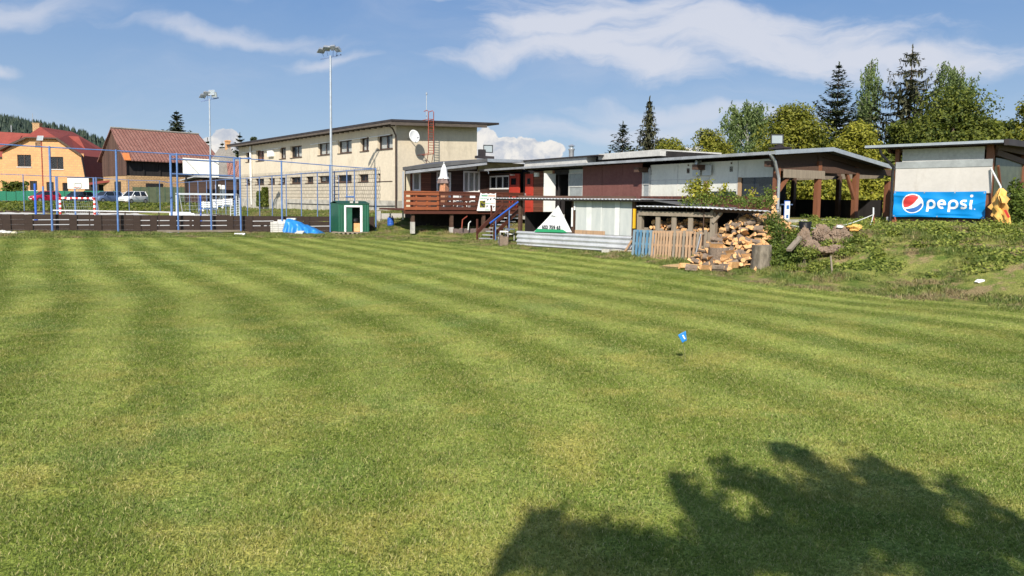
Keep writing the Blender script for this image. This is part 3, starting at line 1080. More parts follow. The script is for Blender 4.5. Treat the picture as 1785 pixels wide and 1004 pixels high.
# ------------------------------------------------------------------ long two-storey block
FB = frame_at(691, 57.0, R(38.8))
zb = FB.hy(691, 367)[1]
W = FB.hy(831, 300)[0]
L = FB.hx(417, 320)[0]
ztop0 = FB.hx(690, 217)[1]                       # wall top at the near corner (under the eave)
b = thing('sports_building', 'long two-storey cream block with flat dark roof edge and many brown windows', 'building', FB, (0, 0, zb))
up = [(658, 684.5, 236, 260), (628, 643, 0, 0), (589, 613, 0, 0), (554, 576, 0, 0), (506, 526, 0, 0), (487, 498, 1, 0), (446, 460, 0, 0), (428, 437, 0, 0)]
lo = [(658, 684), (625, 642), (588, 613), (555, 574), (533, 546), (506, 524), (486, 497), (468, 479), (445, 460), (428, 437)]
zu0, zu1 = FB.hx(671, 260)[1], FB.hx(671, 235)[1]
zl0, zl1 = FB.hx(671, 315.5)[1], FB.hx(671, 302)[1]
zmid = FB.hx(665, 290)[1]
hu = []
for a, c, d, e in up:
    ya = FB.hx(a, 250)[0]; yb = FB.hx(c, 250)[0]
    hu.append((min(ya, yb), max(ya, yb), zu0, zu1))
hl = []
for a, c in lo:
    ya = FB.hx(a, 310)[0]; yb = FB.hx(c, 310)[0]
    hl.append((min(ya, yb), max(ya, yb), zl0, zl1))
T = 0.28
xr = FB.hy(870, 216, -1.0)[0]
zr0 = FB.hy(688, 208, -1.0)[1]; zr1 = FB.hy(870, 214, -1.0)[1]
zt_a = zr0 - .17 + (zr1 - zr0) / (xr + 1.0); zt_b = zr0 - .17 + (zr1 - zr0) / (xr + 1.0) * (W + 1)
wl = MB()
wl.wall(0, L, zmid, ztop0, hu, 0, T, ax='x')
wl.quad((0, 0, zb - 1.5), (W, 0, zb - 1.5), (W, 0, zt_b), (0, 0, zt_a))      # end wall with rising top
wl.quad((W, 0, zb - 1.5), (W, L, zb - 1.5), (W, L, zt_b), (W, 0, zt_b))
wl.quad((0, L, zb - 1.5), (W, L, zb - 1.5), (W, L, zt_b), (0, L, zt_a))
smooth_y = FB.hx(657, 300)[0]
wl.box(-.02, .0, 0, smooth_y * .8, zb, zmid)
b.part('wall', wl, 'cream_render')
wl = MB()
wl.wall(0, L, zb - 1.5, zmid, hl, 0, T, ax='x')
b.part('lower_wall', wl, 'rough_render')
pl = MB()
pl.box(-.05, -.003, -.05, L, zb - 1.2, zb + .75)
pl.box(-.05, W, -.06, -.003, zb - 1.2, zb + .75)
b.part('plinth', pl, 'plinth')
cur = [('curtain', [(.02, .47), (.52, .98)], 1), ('curtain', [(.05, .95)], 1), ('curtain', [(.02, .45), (.5, .97)], 1), ('curtain', [(.25, .97)], 1), ('curtain', [(.03, .75)], 1), ('curtain', [(.4, .9)], 1), ('orange_curtain', [(.02, .98)], 1), ('curtain', [(.1, .5)], 1)]
for i, h in enumerate(hu):
    window(b, h[0], h[1], h[2], h[3], T - .08, n=2 if h[1] - h[0] < 3 else 3, curtain=cur[i], ax='x', fw=.09, back=.5)
for i, h in enumerate(hl):
    window(b, h[0], h[1], h[2], h[3], T - .08, n=2, curtain=None if i % 3 else ('curtain', [(.5, .95)], .8), ax='x', fw=.09, back=.5)
for h in hu + hl:
    s = MB(); s.box(-.06, T - .09, h[0] - .05, h[1] + .05, h[2] - .06, h[2] - .003)
    b.part('window_sill', s, 'window_brown')
# roof slab: shallow single pitch rising away from the long front
xr = FB.hy(870, 216, -1.0)[0]
zr0 = FB.hy(688, 208, -1.0)[1]; zr1 = FB.hy(870, 214, -1.0)[1]
r = MB()
x0 = -1.0
sl_ = (zr1 - zr0) / (xr - x0)
r.prism([(x0, zr0 - .16), (xr, zr1 - .16), (xr, zr1), (x0, zr0)], -1.0, L + 1.0, 'xz')
b.part('roof', r, 'roof_edge')
f = MB()
f.prism([(x0 + .02, zr0 - .42), (xr - 1.2, zr1 - .42 - sl_ * 1.2), (xr - 1.2, zr1 - .165 - sl_ * 1.2), (x0 + .02, zr0 - .165)], -.96, -.86, 'xz')
f.box(x0 + .03, x0 + .13, -.85, L + .9, zr0 - .34, zr0 - .15)
for i in range(int(L / .95)):
    y = .2 + i * .95
    f.box(x0 + .14, -.01, y, y + .1, zr0 - .36, zr0 - .17 )
b.part('rafters', f, 'soffit')
so_ = MB()
so_.quad((-.9, -.85, zr0 - .165), (W + .9, -.85, zr0 - .165 + sl_ * (W + 1.8)), (W + .9, -.01, zr0 - .165 + sl_ * (W + 1.8)), (-.9, -.01, zr0 - .165))
b.part('soffit', so_, 'soffit')
dp = MB()
dp.tube([(-.75, -.25, zr0 - .45), (-.45, -.22, zr0 - .6), (-.12, -.12, zr0 - 1.1), (-.12, -.12, zb + .1)], .06)
b.part('downpipe', dp, 'window_brown', True)
dp = MB(); yv = FB.hx(439.5, 300)[0]
dp.tube([(-.14, yv, zr0 - .4), (-.14, yv, zl1 - .2)], .12); dp.tube([(-.14, yv, zl1 - .25), (-.14, yv, zb + .1)], .06)
b.part('vent_pipe', dp, 'white_frame', True)
ac = MB(); y0, y1 = sorted((FB.hx(469.5, 268)[0], FB.hx(478, 268)[0])); z0 = FB.hx(474, 273)[1]
ac.box(-.25, -.005, y0, y1, z0, z0 + .6); ac.box(-.265, -.252, y0 + .2, y1 - .2, z0 + .1, z0 + .5)
b.part('air_conditioner', ac, 'white_paint')
for (ya_, yb_) in ((.8, 4.2), (4.6, 9.5), (10.2, 15.5), (22.5, 28), (29.5, 33.5)):
    cb = MB(); cb.tube([(-.06, ya_, zr0 - .95), (-.06, yb_, zr0 - .98)], .04, 5); b.part('conduit', cb, 'white_frame')
# black cable along the foot of the long wall
cb = MB()
cb.tube([(-.08, .1, zb + .35), (-.08, smooth_y, zb + .3), (-.08, L * .6, zb + .33)], .035, 5)
b.part('cable', cb, 'black_plastic')


def dish(frame, x, z, y, r, arm_to, lab, ax='y'):
    t = thing('satellite_dish', lab, 'satellite dish', frame, (x, y, z))
    prof = [(r * i / 6, -.22 * r * (1 - (i / 6) ** 2)) for i in range(0, 7)]
    m = MB()
    n = 28; k0 = len(m.v)
    rt = Matrix.Rotation(R(-12), 3, 'X') @ Matrix.Rotation(R(8), 3, 'Z')
    pts = []
    for i, (rr, h) in enumerate(prof):
        for j in range(n):
            a = 2 * math.pi * j / n
            v = Vector((rr * math.cos(a), -h, rr * math.sin(a)))
            v = rt @ v
            pts.append((x + v.x, y + v.y, z + v.z))
    m.v += pts
    for i in range(6):
        for j in range(n):
            j2 = (j + 1) % n
            m.f.append((i * n + j, i * n + j2, (i + 1) * n + j2, (i + 1) * n + j)); m.m.append(0)
    d = t.part('reflector', m, 'white_paint', 60)
    sm = d.o.modifiers.new('thick', 'SOLIDIFY'); sm.thickness = .03
    a = MB()
    a.tube([(x, y - .1, z - r * .95), (x, y - r * .95, z - r * .25)], .02, 6)
    a.box(x - .06, x + .06, y - r * 1.05, y - r * .9, z - r * .32, z - r * .16)
    t.part('feed_arm', a, 'grey_metal')
    a = MB(); a.tube([(x, y + .12, z), (x + .1, arm_to, z - .1)], .035, 6)
    t.part('bracket', a, 'grey_metal')
    return t


xd, zd = FB.hy(722.5, 237.5, -1.0)
dish(FB, xd, zd, -1.0, .50, -.02, 'round white satellite dish on the end wall beside the red ladder')
# roof ladder on the end wall
xl0, zl_top = FB.hy(744.5, 195, -.95); xl1 = FB.hy(753.5, 195, -.95)[0]
zlb = FB.hy(748, 268, -.95)[1]
la = thing('roof_ladder', 'narrow rust-red steel ladder fixed to the end wall of the cream block', 'ladder', FB, (xl0, -.95, zlb))
m = MB()
for x in (xl0, xl1):
    m.tube([(x, -1.15, zlb), (x, -1.15, zl_top), (x - .02, -1.0, zl_top + .12), (x - .25, -.9, zl_top + .02)], .032, 6)
la.part('rail', m, 'rust_red')
m = MB()
for i in range(14):
    z = zlb + .05 + i * (zl_top - zlb - .6) / 13
    m.tube([(xl0, -1.15, z), (xl1, -1.15, z)], .024, 6)
la.part('rungs', m, 'rust_red')
for x in (xl0, xl1):
    for q0, q1 in (((x, -1.15, zlb), (x - .3, -.03, zlb - .1)), ((x - .02, -1.15, zlb), (x + .5, -.03, zlb - .9)), ((x, -1.15, zlb + 2.6), (x - .3, -.03, zlb + 2.5))):
        m = MB(); m.tube([q0, q1], .025, 5); la.part('bracket', m, 'rust_red')
xa, za = FB.hy(743.5, 166, -.6)
m = MB(); m.tube([(xa, -.6, zr0 + .02), (xa, -.6, za)], .03, 6); m.lathe([(.01, 0), (.07, .05), (.07, .18), (.01, .24)], (xa, -.6, za), 8)
solo('antenna_mast', m, 'galvanised', 'thin pale mast with a small knob on the roof edge above the ladder', 'antenna', FB, (xa, -.6, zr0))
# ------------------------------------------------------------------ clubhouse front (FK: x along the front, y into it)
ZF = 1.47


def kx(px, py=320, y=0.0): return FK.hy(px, py, y)[0]


def kz(px, py, y=0.0): return FK.hy(px, py, y)[1]


ZE = kz(1355, 277)                         # top of the wall sheets (under the eave)
XL = kx(846)
club = thing('clubhouse', 'low clubhouse, its front a patchwork of red, maroon and white panels', 'building', FK, (-10, 0, ZF))


def panel(name, a, c, mat, ztop=None, zbot=None, y=0.0, th=.06, node=None, label=None):
    xa, xb = kx(a), kx(c)
    m = MB(); m.box(xa, xb, y, y + th, zbot if zbot is not None else ZF - .25, ztop if ztop is not None else ZE)
    return (node or club).part(name, m, mat, label=label)


zw0, zw1 = kz(872, 330), kz(872, 306)
m = MB(); m.wall(kx(846), kx(890), ZF - .2, ZE, [(kx(853), kx(887), zw0, zw1)], 0, .1)
club.part('wall', m, 'siding_dark')
window(club, kx(853), kx(887), zw0, zw1, .02, 'white_frame', 3, None, fw=.09)


def red_door(a, c, py0, pane_px, lab):
    xa, xb = kx(a), kx(c); z1 = kz((a + c) / 2, py0)
    m = MB(); m.box(xa, xb, -.02, .05, ZF - .1, z1)
    for (q0, q1) in ((.12, .42), (.5, .58)):
        m.box(xa + .15, xb - .15, -.04, -.022, ZF + q0 * 2, ZF + q1 * 2 - .08)
    d = club.part('door', m, 'red_door', label=lab)
    m = MB(); p0, p1, q0, q1 = pane_px
    m.box(kx(p0), kx(p1), -.05, -.025, kz(p0, q1), kz(p0, q0)); d.part('pane', m, 'dark_glass')
    m = MB(); m.box(xa + .06, xa + .1, -.09, -.022, ZF + .95, ZF + 1.08); d.part('handle', m, 'galvanised')


red_door(888, 905.5, 303, (892, 900, 311, 322), 'plain red door with a half-glazed top, beside the window')
panel('wall', 905.8, 916, 'siding_dark', y=.25)
red_door(916, 929.5, 303, (920, 925, 311, 321), 'red panelled door, the second from the window')
panel('wall', 930, 947, 'siding_brown')
m = MB(); m.box(kx(934), kx(940), -.14, -.005, kz(937, 308), kz(937, 301)); club.part('meter_box', m, 'white_paint')
m = MB(); m.box(kx(893.5), kx(898), -.2, -.005, kz(896, 306), kz(896, 304)); club.part('wall_lamp', m, 'white_paint')
panel('cream_panel', 947.3, 963, 'cream_panel')
m = MB(); m.box(kx(957), kx(961), -.012, -.003, kz(958, 334), kz(958, 324)); club.part('notice', m, 'white_paint')
panel('door_post', 963.2, 966.5, 'post_wood', y=-.03)
m = MB(); xa = kx(967.5); m.box(xa, xa + .06, -.75, .0, ZF, kz(968, 303)); m.box(xa - .01, xa + .07, -.74, -.7, ZF, kz(968, 303) + .02)
club.part('open_door', m, 'white_frame', label='white door standing open')
m = MB(); m.box(kx(971), kx(991), .9, .95, ZF - .2, ZE); m.box(kx(966.6), kx(967), 0, .9, ZF - .2, ZE); m.box(kx(973), kx(974.3), 0, .1, ZF, ZE - .3)
m.box(kx(966.6), kx(991), 0, .1, ZE - .25, ZE)
club.part('doorway', m, 'black_timber')
z1, z2 = kz(1003, 302), kz(1003, 325)
m = MB(); m.box(kx(991.2), kx(1016), .02, .05, z1, ZE); club.part('upper_light', m, 'frosted')
m = MB(); m.box(kx(991.2), kx(1016), .02, .05, z2 + .04, z1 - .04); m.box(kx(991.2), kx(1016), .02, .05, ZF - .2, z2 - .04); club.part('dull_pane', m, 'grey_panel')
m = MB(); m.box(kx(991.2), kx(1016), -.01, .06, z2 - .04, z2 + .04); m.box(kx(991.2), kx(1016), -.01, .06, z1 - .03, z1 + .03)
for p in (991.2, 1015): m.box(kx(p), kx(p) + .07, -.012, .062, ZF - .2, z1 - .031)
club.part('window_bar', m, 'fibre_grey')
zmar = kz(1060, 343)
m = MB()
for i, (a, c) in enumerate(((1016.4, 1050), (1050.3, 1085), (1085.3, 1119.5))):
    m.box(kx(a), kx(c), -.03 + .004 * (i % 2), .03, ZF - .25, kz(1019, 290))
club.part('maroon_panel', m, 'maroon_panel')
m = MB(); m.box(kx(1120), kx(1134), .0, .04, ZF - .25, kz(1125, 295)); club.part('grey_panel', m, 'grey_panel')
m = MB(); m.box(kx(1120), kx(1122), -.03, .0, ZF - .25, kz(1125, 293)); m.box(kx(1131.5), kx(1133), -.03, .0, ZF - .25, kz(1125, 293)); m.box(kx(1120), kx(1133), -.04, -.001, kz(1125, 322), kz(1125, 319.5))
club.part('window_bar', m, 'fibre_grey')
zpl = kz(1240, 342)
m = MB()
for a, c in ((1134, 1181), (1181.4, 1215), (1215.4, 1236), (1236.4, 1285.5)):
    m.box(kx(a), kx(c), .0, .035, zpl, ZE + .02)
m.box(kx(1286), kx(1354), .0, .035, kz(1320, 309), ZE + .02)
club.part('white_panel', m, 'white_panel')
m = MB()
for a in (1134, 1180.8, 1214.8, 1235.8, 1285.2):
    m.box(kx(a), kx(a) + .035, -.018, -.002, zpl, ZE)
m.box(kx(1134), kx(1236), -.02, -.002, kz(1190, 313) - .015, kz(1190, 313) + .015)
club.part('cover_strip', m, 'fibre_grey')
m = MB(); m.box(kx(1286), kx(1354), .02, .05, zpl, kz(1320, 309) - .005); club.part('clear_sheet', m, 'dark_glass')
m = MB(); m.box(kx(1287), kx(1292.5), -.03, .019, zpl, kz(1290, 309)); club.part('post', m, 'pallet_wood')
m = MB(); m.box(kx(1240), kx(1284), -.01, -.002, kz(1262, 342), kz(1262, 333.5)); club.part('low_pane', m, 'dark_glass')
m = MB(); m.box(kx(1118), kx(1354), -.06, -.01, ZF - .45, zpl - .002); club.part('plank_skirt', m, 'fence_planks')
m = MB(); m.box(kx(1229), kx(1235), -.08, -.02, zpl, kz(1232, 315)); club.part('short_post', m, 'pallet_wood')
# box sheets hung under the eave
m = MB(); m.box(kx(1211), kx(1224), -.16, -.1, kz(1218, 307), kz(1218, 289)); m.box(kx(1228), kx(1243), -.16, -.1, kz(1235, 306), kz(1235, 288))
club.part('eave_box', m, 'frosted')
m = MB(); m.tube([(kx(1221), -.25, kz(1221, 289)), (kx(1221), -.25, kz(1221, 283)), (kx(1221), -.05, kz(1221, 281))], .1, 10); club.part('flue_elbow', m, 'galvanised', True)
for p in (1122, 1224, 1350):
    m = MB(); m.box(kx(p), kx(p) + .3, -.62, .0, ZE - .32, ZE - .1)
    club.part('bracket_beam', m, 'beam_wood')
# interior: floor, dark back wall for the closed part
xo = kx(1185)                                # left of here the building is closed, right of here it is the open pavilion
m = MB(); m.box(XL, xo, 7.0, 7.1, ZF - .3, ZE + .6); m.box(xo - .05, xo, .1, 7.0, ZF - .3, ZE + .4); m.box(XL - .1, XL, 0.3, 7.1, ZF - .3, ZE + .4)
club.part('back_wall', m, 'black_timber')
m = MB(); m.box(XL, 0.2, 0.3, 7.3, ZF - .5, ZF - .12); club.part('floor_slab', m, 'concrete')
# roof: eave over the front, ridge, far eave
xe, ze = FK.hy(1372, 263, -.65)
XR = .55
zr = FK.hx(1450, 258, XR)[1]; yr = FK.hx(1450, 258, XR)[0]
yr2, zr2 = FK.hx(1558, 291, XR)
xel = FK.hy(838, 298, -.65)[0]
m = MB()
for (pa, pb) in (((-.65, ze), (yr, zr)), ((yr, zr), (yr2, zr2))):
    (y0, z0), (y1, z1) = pa, pb
    m.slab([(xel, y0, z0), (XR, y0, z0), (XR, y1, z1), (xel, y1, z1)], .07)
club.part('roof', m, 'roof_felt')
m = MB()
m.box(xel, XR, -.91, -.655, ze - .11, ze + .005)
club.part('fascia', m, 'grey_metal')
m = MB()
m.box(xel, XR - .4, -.77, -.715, ze - .10, ze - .03)
club.part('gutter', m, 'grey_metal')
m = MB()
m.slab([(XR + .02, -.9, ze + .03), (XR + .08, -.9, ze + .03), (XR + .08, yr, zr + .03), (XR + .02, yr, zr + .03)], .16)
m.slab([(XR + .02, yr, zr + .03), (XR + .08, yr, zr + .03), (XR + .08, yr2, zr2 + .03), (XR + .02, yr2, zr2 + .03)], .16)
club.part('verge', m, 'galvanised')
# second, higher flat roof behind the front one
xa, za = FK.hy(915, 283, 2.2); xb, zb_ = FK.hy(1022, 273.5, 2.2)
m = MB(); m.box(xa, xb, 2.2, 6.8, ze + .02, zb_)
club.part('roof_box', m, 'fibre_grey')
m = MB(); m.box(xa - .1, kx(1043, 270, 2.1), 2.05, 7, zb_ + .002, zb_ + .07); club.part('box_cover', m, 'roof_edge')
x1_, z1_ = FK.hy(1043, 270, 2.5); x2_, z2_ = FK.hy(1150, 278, 2.5)
m = MB(); m.box(x1_, x2_, 2.5, 3.0, z1_ - .28, z1_); m.box(x1_, x2_, 2.52, 6.9, z1_ - .02, z1_ + .05)
club.part('upper_fascia', m, 'fibre_grey')
m = MB(); m.box(xb + .01, x2_, 2.9, 6.8, ze + .03, z1_ - .03); club.part('upper_wall', m, 'black_timber')
xc, zc = FK.hy(996, 272, 4.0); zc2 = FK.hy(996, 256, 4.0)[1]
m = MB(); m.lathe([(.16, zc - .5), (.16, zc2 - .25), (.20, zc2 - .2), (.20, zc2 - .12), (.12, zc2 - .1), (.12, zc2 + .02), (.24, zc2 + .05), (.05, zc2 + .16)], (xc, 4.0, 0), 14)
club.part('flue', m, 'galvanised', True)


def floodlight(parent, c, s, yaw, tilt=10, name='floodlight', mats=('black_plastic', 'lamp_glass'), node=None):
    """box lamp: housing with its glass as a sub-part"""
    rt = Matrix.Rotation(yaw, 3, 'Z') @ Matrix.Rotation(R(tilt), 3, 'X')
    def tr(mb):
        mb.v = [tuple(Vector(c) + rt @ Vector(p)) for p in mb.v]; return mb
    h = MB(); k = s
    h.add([(-k / 2, 0, -k * .4), (k / 2, 0, -k * .4), (k / 2, 0, k * .4), (-k / 2, 0, k * .4), (-k * .3, k * .35, -k * .25), (k * .3, k * .35, -k * .25), (k * .3, k * .35, k * .25), (-k * .3, k * .35, k * .25)],
          [(0, 1, 5, 4), (1, 2, 6, 5), (2, 3, 7, 6), (3, 0, 4, 7), (4, 5, 6, 7), (0, 3, 2, 1)])
    h.box(-k * .52, k * .52, -.03, .0, -k * .42, -k * .34); h.box(-k * .52, k * .52, -.03, .0, k * .34, k * .42)
    h.box(-k * .52, -k * .44, -.03, .0, -k * .34, k * .34); h.box(k * .44, k * .52, -.03, .0, -k * .34, k * .34)
    p = parent.part(name, tr(h), mats[0])
    g = MB(); g.box(-k * .43, k * .43, -.012, -.004, -k * .33, k * .33)
    p.part('lens', tr(g), mats[1])
    return p


def roof_lamp(px, py0, py1, y, lab, xoff=0):
    x, z = FK.hy(px, py0, y)
    zt = FK.hy(px, py1, y)[1]
    t = thing('floodlight', lab, 'floodlight', FK, (x, y, z))
    h = zt - z
    m = MB(); m.box(x - h * .55, x + h * .75, y - .2, y + .25, z, z + h * .12); m.box(x - h * .2, x + h * .2, y - .1, y + .15, z + h * .12, z + h * .3)
    t.part('stand', m, 'roof_edge')
    floodlight(t, (x, y - .1, z + h * .65), h * .8, R(55), -4, 'lamp_head')
    return t


roof_lamp(1357, 260, 234, .6, 'black-framed floodlight on the long roof just left of the open gable')
# corner gutter pipe
m = MB()
xq = .35
m.tube([(xq, -.9, ze - .1), (xq, -.65, ze - .35), (xq - .15, -.3, ze - .75), (xq - .15, -.2, ze - 1.0), (xq - .15, -.2, 1.45)], .06, 10)
club.part('downpipe', m, 'galvanised', True)

# pavilion timber: posts, beams, braces (members of the same building)
def gpost(px, pyb, lean=0):
    y, zt = FK.hx(px, 300, 0)
    return y


ys = [FK.hx(p, 330, 0)[0] for p in (1353, 1425, 1491, 1547)]
zbp = [FK.hx(p, q, 0)[1] for p, q in ((1353, 380), (1422, 386), (1489, 386), (1546, 385))]


def roofz(y): return ze + (zr - ze) * (y + .65) / (yr + .65) if y < yr else zr + (zr2 - zr) * (y - yr) / (yr2 - yr)


for i, y in enumerate(ys):
    m = MB(); m.box(-.1, .1, y - .1, y + .1, min(zbp[i], 1.42) - .35, roofz(y) - .5)
    club.part('post', m, 'post_wood')
m = MB()
m.box(-.09, .09, -.2, ys[-1] + .5, roofz(0) - .75, roofz(0) - .5)
club.part('tie_beam', m, 'beam_wood')
m = MB()
m.bar((.02, -.5, roofz(-.5) - .2), (.02, yr, zr - .2), .12, .2); m.bar((.02, yr, zr - .2), (.02, yr2 - .2, roofz(yr2 - .2) - .2), .12, .2)
for y in ys: m.box(-.05, .05, y - .06, y + .06, roofz(0) - .5, roofz(y) - .28)
club.part('rafter', m, 'beam_wood')
m = MB(); m.prism([(-.4, roofz(0) - .5), (-.4, roofz(-.4) - .1), (yr, zr - .1), (ys[2] + .6, roofz(ys[2] + .6) - .12), (ys[2] + .6, roofz(0) - .5)], -.03, .0, 'yz')
club.part('gable_boards', m, 'beam_wood')
m = MB(); m.box(.1, .13, .15, ys[1] + .25, roofz(0) - 1.0, roofz(0) - .68); club.part('grey_board', m, 'grey_wood')


def brace(y, zt, dy, dz, x=0):
    m = MB(); m.bar((x, y, zt - dz), (x, y + dy, zt), .11, .13); club.part('brace', m, 'post_wood')


brace(ys[0], roofz(0) - .75, .85, .9)
brace(ys[2], roofz(0) - .7, -.65, 1.15)
m = MB()
m.bar((0, ys[3], roofz(0) - .4), (0, ys[2] - .1, roofz(0) - .4), .12, .14); club.part('beam', m, 'post_wood')
# inner frames going away from the gable
inner = []
for k, x in enumerate((-2.4, -4.9, -7.4)):
    m = MB()
    m.box(x - .09, x + .09, -.0, ys[-1], roofz(0) - .72, roofz(0) - .5)
    for y in (.12, yr, ys[-1]):
        m.box(x - .09, x + .09, y - .09, y + .09, ZF - .4, roofz(0) - .72)
    m.bar((x, yr, ZF + 1.2), (x, yr - .8, roofz(0) - .72), .1, .12); m.bar((x, yr, ZF + 1.2), (x, yr + .8, roofz(0) - .72), .1, .12)
    m.bar((x, 0, roofz(0) - .4), (x, yr, zr - .15), .08, .14); m.bar((x, yr, zr - .15), (x, ys[-1], roofz(ys[-1]) - .15), .08, .14)
    club.part('frame', m, 'beam_wood')
# low dark boarding on the open far side
m = MB(); m.box(xo, -.3, ys[-1] + .1, ys[-1] + .16, ZF - .4, ZF + .85); m.box(xo + .2, -2.0, 3.2, 3.24, ZF - .4, ZF + .8)
club.part('low_boarding', m, 'black_timber')
m = MB(); m.box(xo, -.3, ys[-1] + .1, ys[-1] + .16, roofz(0) - .85, roofz(ys[-1]) - .1); club.part('fascia_board', m, 'grey_wood')
# concrete kerb along the open gable
m = MB(); m.box(.35, .8, .1, ys[-1] + .3, 1.05, 1.50)
solo('kerb_stone', m, 'concrete', 'long low pale concrete kerb along the foot of the open gable', 'kerb', FK, (.3, 3, 1.05))

# table and leaning things inside
t = thing('bench_table', 'dark bench table standing in the shade of the open pavilion', 'table', FK, (-1.6, 1.6, 1.36))
m = MB(); m.box(-2.4, -.8, 1.3, 1.9, 2.05, 2.1); t.part('table_top', m, 'blue_dark_paint')
for sx in (-2.2, -1.0):
    for sy in (1.38, 1.82):
        m = MB(); m.box(sx - .03, sx + .03, sy - .03, sy + .03, 1.35, 2.05); t.part('leg', m, 'grey_metal')
x0, y0 = -.15, .45
m = MB(); m.box(.11, .15, .3, .56, 1.42, 2.2)
t = thing('notice_board', 'blue-edged white board leaning at the corner post of the pavilion', 'board', FK, (.13, .45, 1.42))
t.part('panel', m, 'white_paint')
m = MB(); m.box(.10, .108, .28, .59, 1.40, 2.23); t.part('backing', m, 'bright_blue')
m = MB(); m.box(.152, .156, .36, .5, 1.9, 2.05); m.box(.152, .156, .36, .48, 1.55, 1.68); t.part('picture', m, 'banner_navy')
# a stack of split logs on the corner outside
# ------------------------------------------------------------------ annex beside the clubhouse and its deck
# FA: x runs to the right along the annex front, y into it; parallel to the clubhouse's depth axis
pA = FK.w((kx(850), 0, 0))
FAo = Frame(pA.x, pA.y, math.atan2(.511, .86))
# origin moved so that x=0 is the inner corner; wall plane y=0
FA = FAo


def ax_(px, py=310, y=0.0): return FA.hy(px, py, y)[0]


def az_(px, py, y=0.0): return FA.hy(px, py, y)[1]


ann = thing('annex', 'dark board-clad annex with white-framed windows behind the timber deck', 'building', FA, (-3, 0, ZF))
xl = ax_(708)
ztl, ztr = az_(712, 299), az_(845, 292)
hs = [(ax_(719), ax_(734), az_(727, 333), az_(727, 300)), (ax_(761), ax_(786.5), az_(772, 336), az_(772, 300)), (ax_(807.5), ax_(837), az_(820, 336), az_(820, 298))]
hs = [(a, c, max(z0, ZF + .1), z1) for a, c, z0, z1 in hs]
zt = min(ztl, ztr)
xm = ax_(751)
m = MB(); m.wall(xl, xm, ZF - .2, zt, [hs[0]], 0, .12); m.box(xl, xm, .121, .2, zt - .02, zt + .3)
ann.part('wall', m, 'siding_brown', label='brown board wall at the left end')
m = MB(); m.wall(xm, .05, ZF - .2, zt, hs[1:], 0, .12); ann.part('wall', m, 'siding_dark')
m = MB(); m.box(xl, xl + .25, -.03, -.002, ZF - .2, zt); ann.part('corner_board', m, 'cream_panel')
m = MB(); m.quad((xl, .2, ZF - 1), (xl + 2.6, 5, ZF - 1), (xl + 2.6, 5, zt + .3), (xl, .2, zt + .3)); m.quad((.05, .2, zt), (.05, 5, zt), (.05, 5, zt + .8), (.05, .2, zt + .8)); m.quad((xl, .2, zt), (.05, .2, zt), (.05, .2, zt + .75), (xl, .2, zt + .15))
ann.part('side_wall', m, 'siding_dark')
window(ann, *hs[0], .03, 'white_frame', 1, ('curtain', [(0, 1)], 1), fw=.12)
window(ann, *hs[1], .03, 'white_frame', 2, ('curtain', [(.05, .45), (.6, .95)], 1), fw=.11)
window(ann, *hs[2], .03, 'white_frame', 3, ('curtain', [(.02, .98)], 1), fw=.12)
# metal roof with a raised right-hand corner
P = lambda px, py, y: (FA.hy(px, py, y)[0], y, FA.hy(px, py, y)[1])
fl = P(702, 291.5, -1.5); ap = P(849, 276.5, -1.5)
x_r = kx(915)
a2 = P(915, 281, -.2)
m = MB()
bl = (fl[0] + 3.7, 6.0, fl[2] + .1); br = (ap[0], 6.0, ap[2] + .1)
m.slab([fl, ap, br, bl], .16)
m.slab([ap, (a2[0], -.9, a2[2] + .05), (a2[0], 6.0, a2[2] + .1), br], .16)
ann.part('roof', m, 'roof_felt')
m = MB()
m.bar((fl[0], -1.53, fl[2] - .09), (ap[0], -1.53, ap[2] - .09), .05, .2)
ann.part('fascia', m, 'corrugated_dark')
m = MB(); m.bar((ap[0], -1.53, ap[2] - .1), (a2[0], -.93, a2[2] - .06), .05, .2)
ann.part('fascia', m, 'galvanised')
m = MB(); m.bar((fl[0] + .2, -1.44, fl[2] - .3), (ap[0], -1.44, ap[2] - .3), .12, .16); ann.part('gutter', m, 'grey_metal')
m = MB(); m.bar((fl[0] + 1.5, -.25, zt + .05), (ap[0] - .1, -.25, zt + .42), .1, .28); ann.part('awning_box', m, 'fibre_grey')
m = MB(); m.prism([(ap[0] - .1, ap[2] - .2), (a2[0] - .2, a2[2] - .2), (a2[0] - .4, ap[2] - .75), (ap[0] - .1, ap[2] - .75)], -.5, -.45); ann.part('gable_infill', m, 'foam')
m = MB(); m.tube([(fl[0] + .08, -1.4, fl[2] - .25), (fl[0] + .08, -1.35, .9)], .06, 8); ann.part('downpipe', m, 'galvanised', True)
for px, py in ((716, 294), (840, 284)):
    q = P(px, py, -1.3)
    m = MB(); m.tube([(q[0] - .12, -1.35, q[2]), (q[0] + .1, -1.3, q[2] + .05)], [.06, .08], 8); ann.part('spotlight', m, 'white_paint')
# flood lamps on the annex roof
q = P(847, 276, -.8)
t = thing('floodlight', 'black-framed floodlight on the annex roof in front of the white cloud', 'floodlight', FA, q)
m = MB(); m.box(q[0] - .7, q[0] + .5, -1.0, -.6, q[2] - .02, q[2] + .14); m.box(q[0] - .5, q[0] - .1, -.95, -.65, q[2] + .14, q[2] + .55); t.part('stand', m, 'roof_edge')
floodlight(t, (q[0] + .1, -.9, q[2] + .6), .6, R(-20), -4, 'lamp_head')

# deck
YD = -4.0
def dx(px, py=345): return FA.hy(px, py, YD)[0]
def dz(px, py): return FA.hy(px, py, YD)[1]


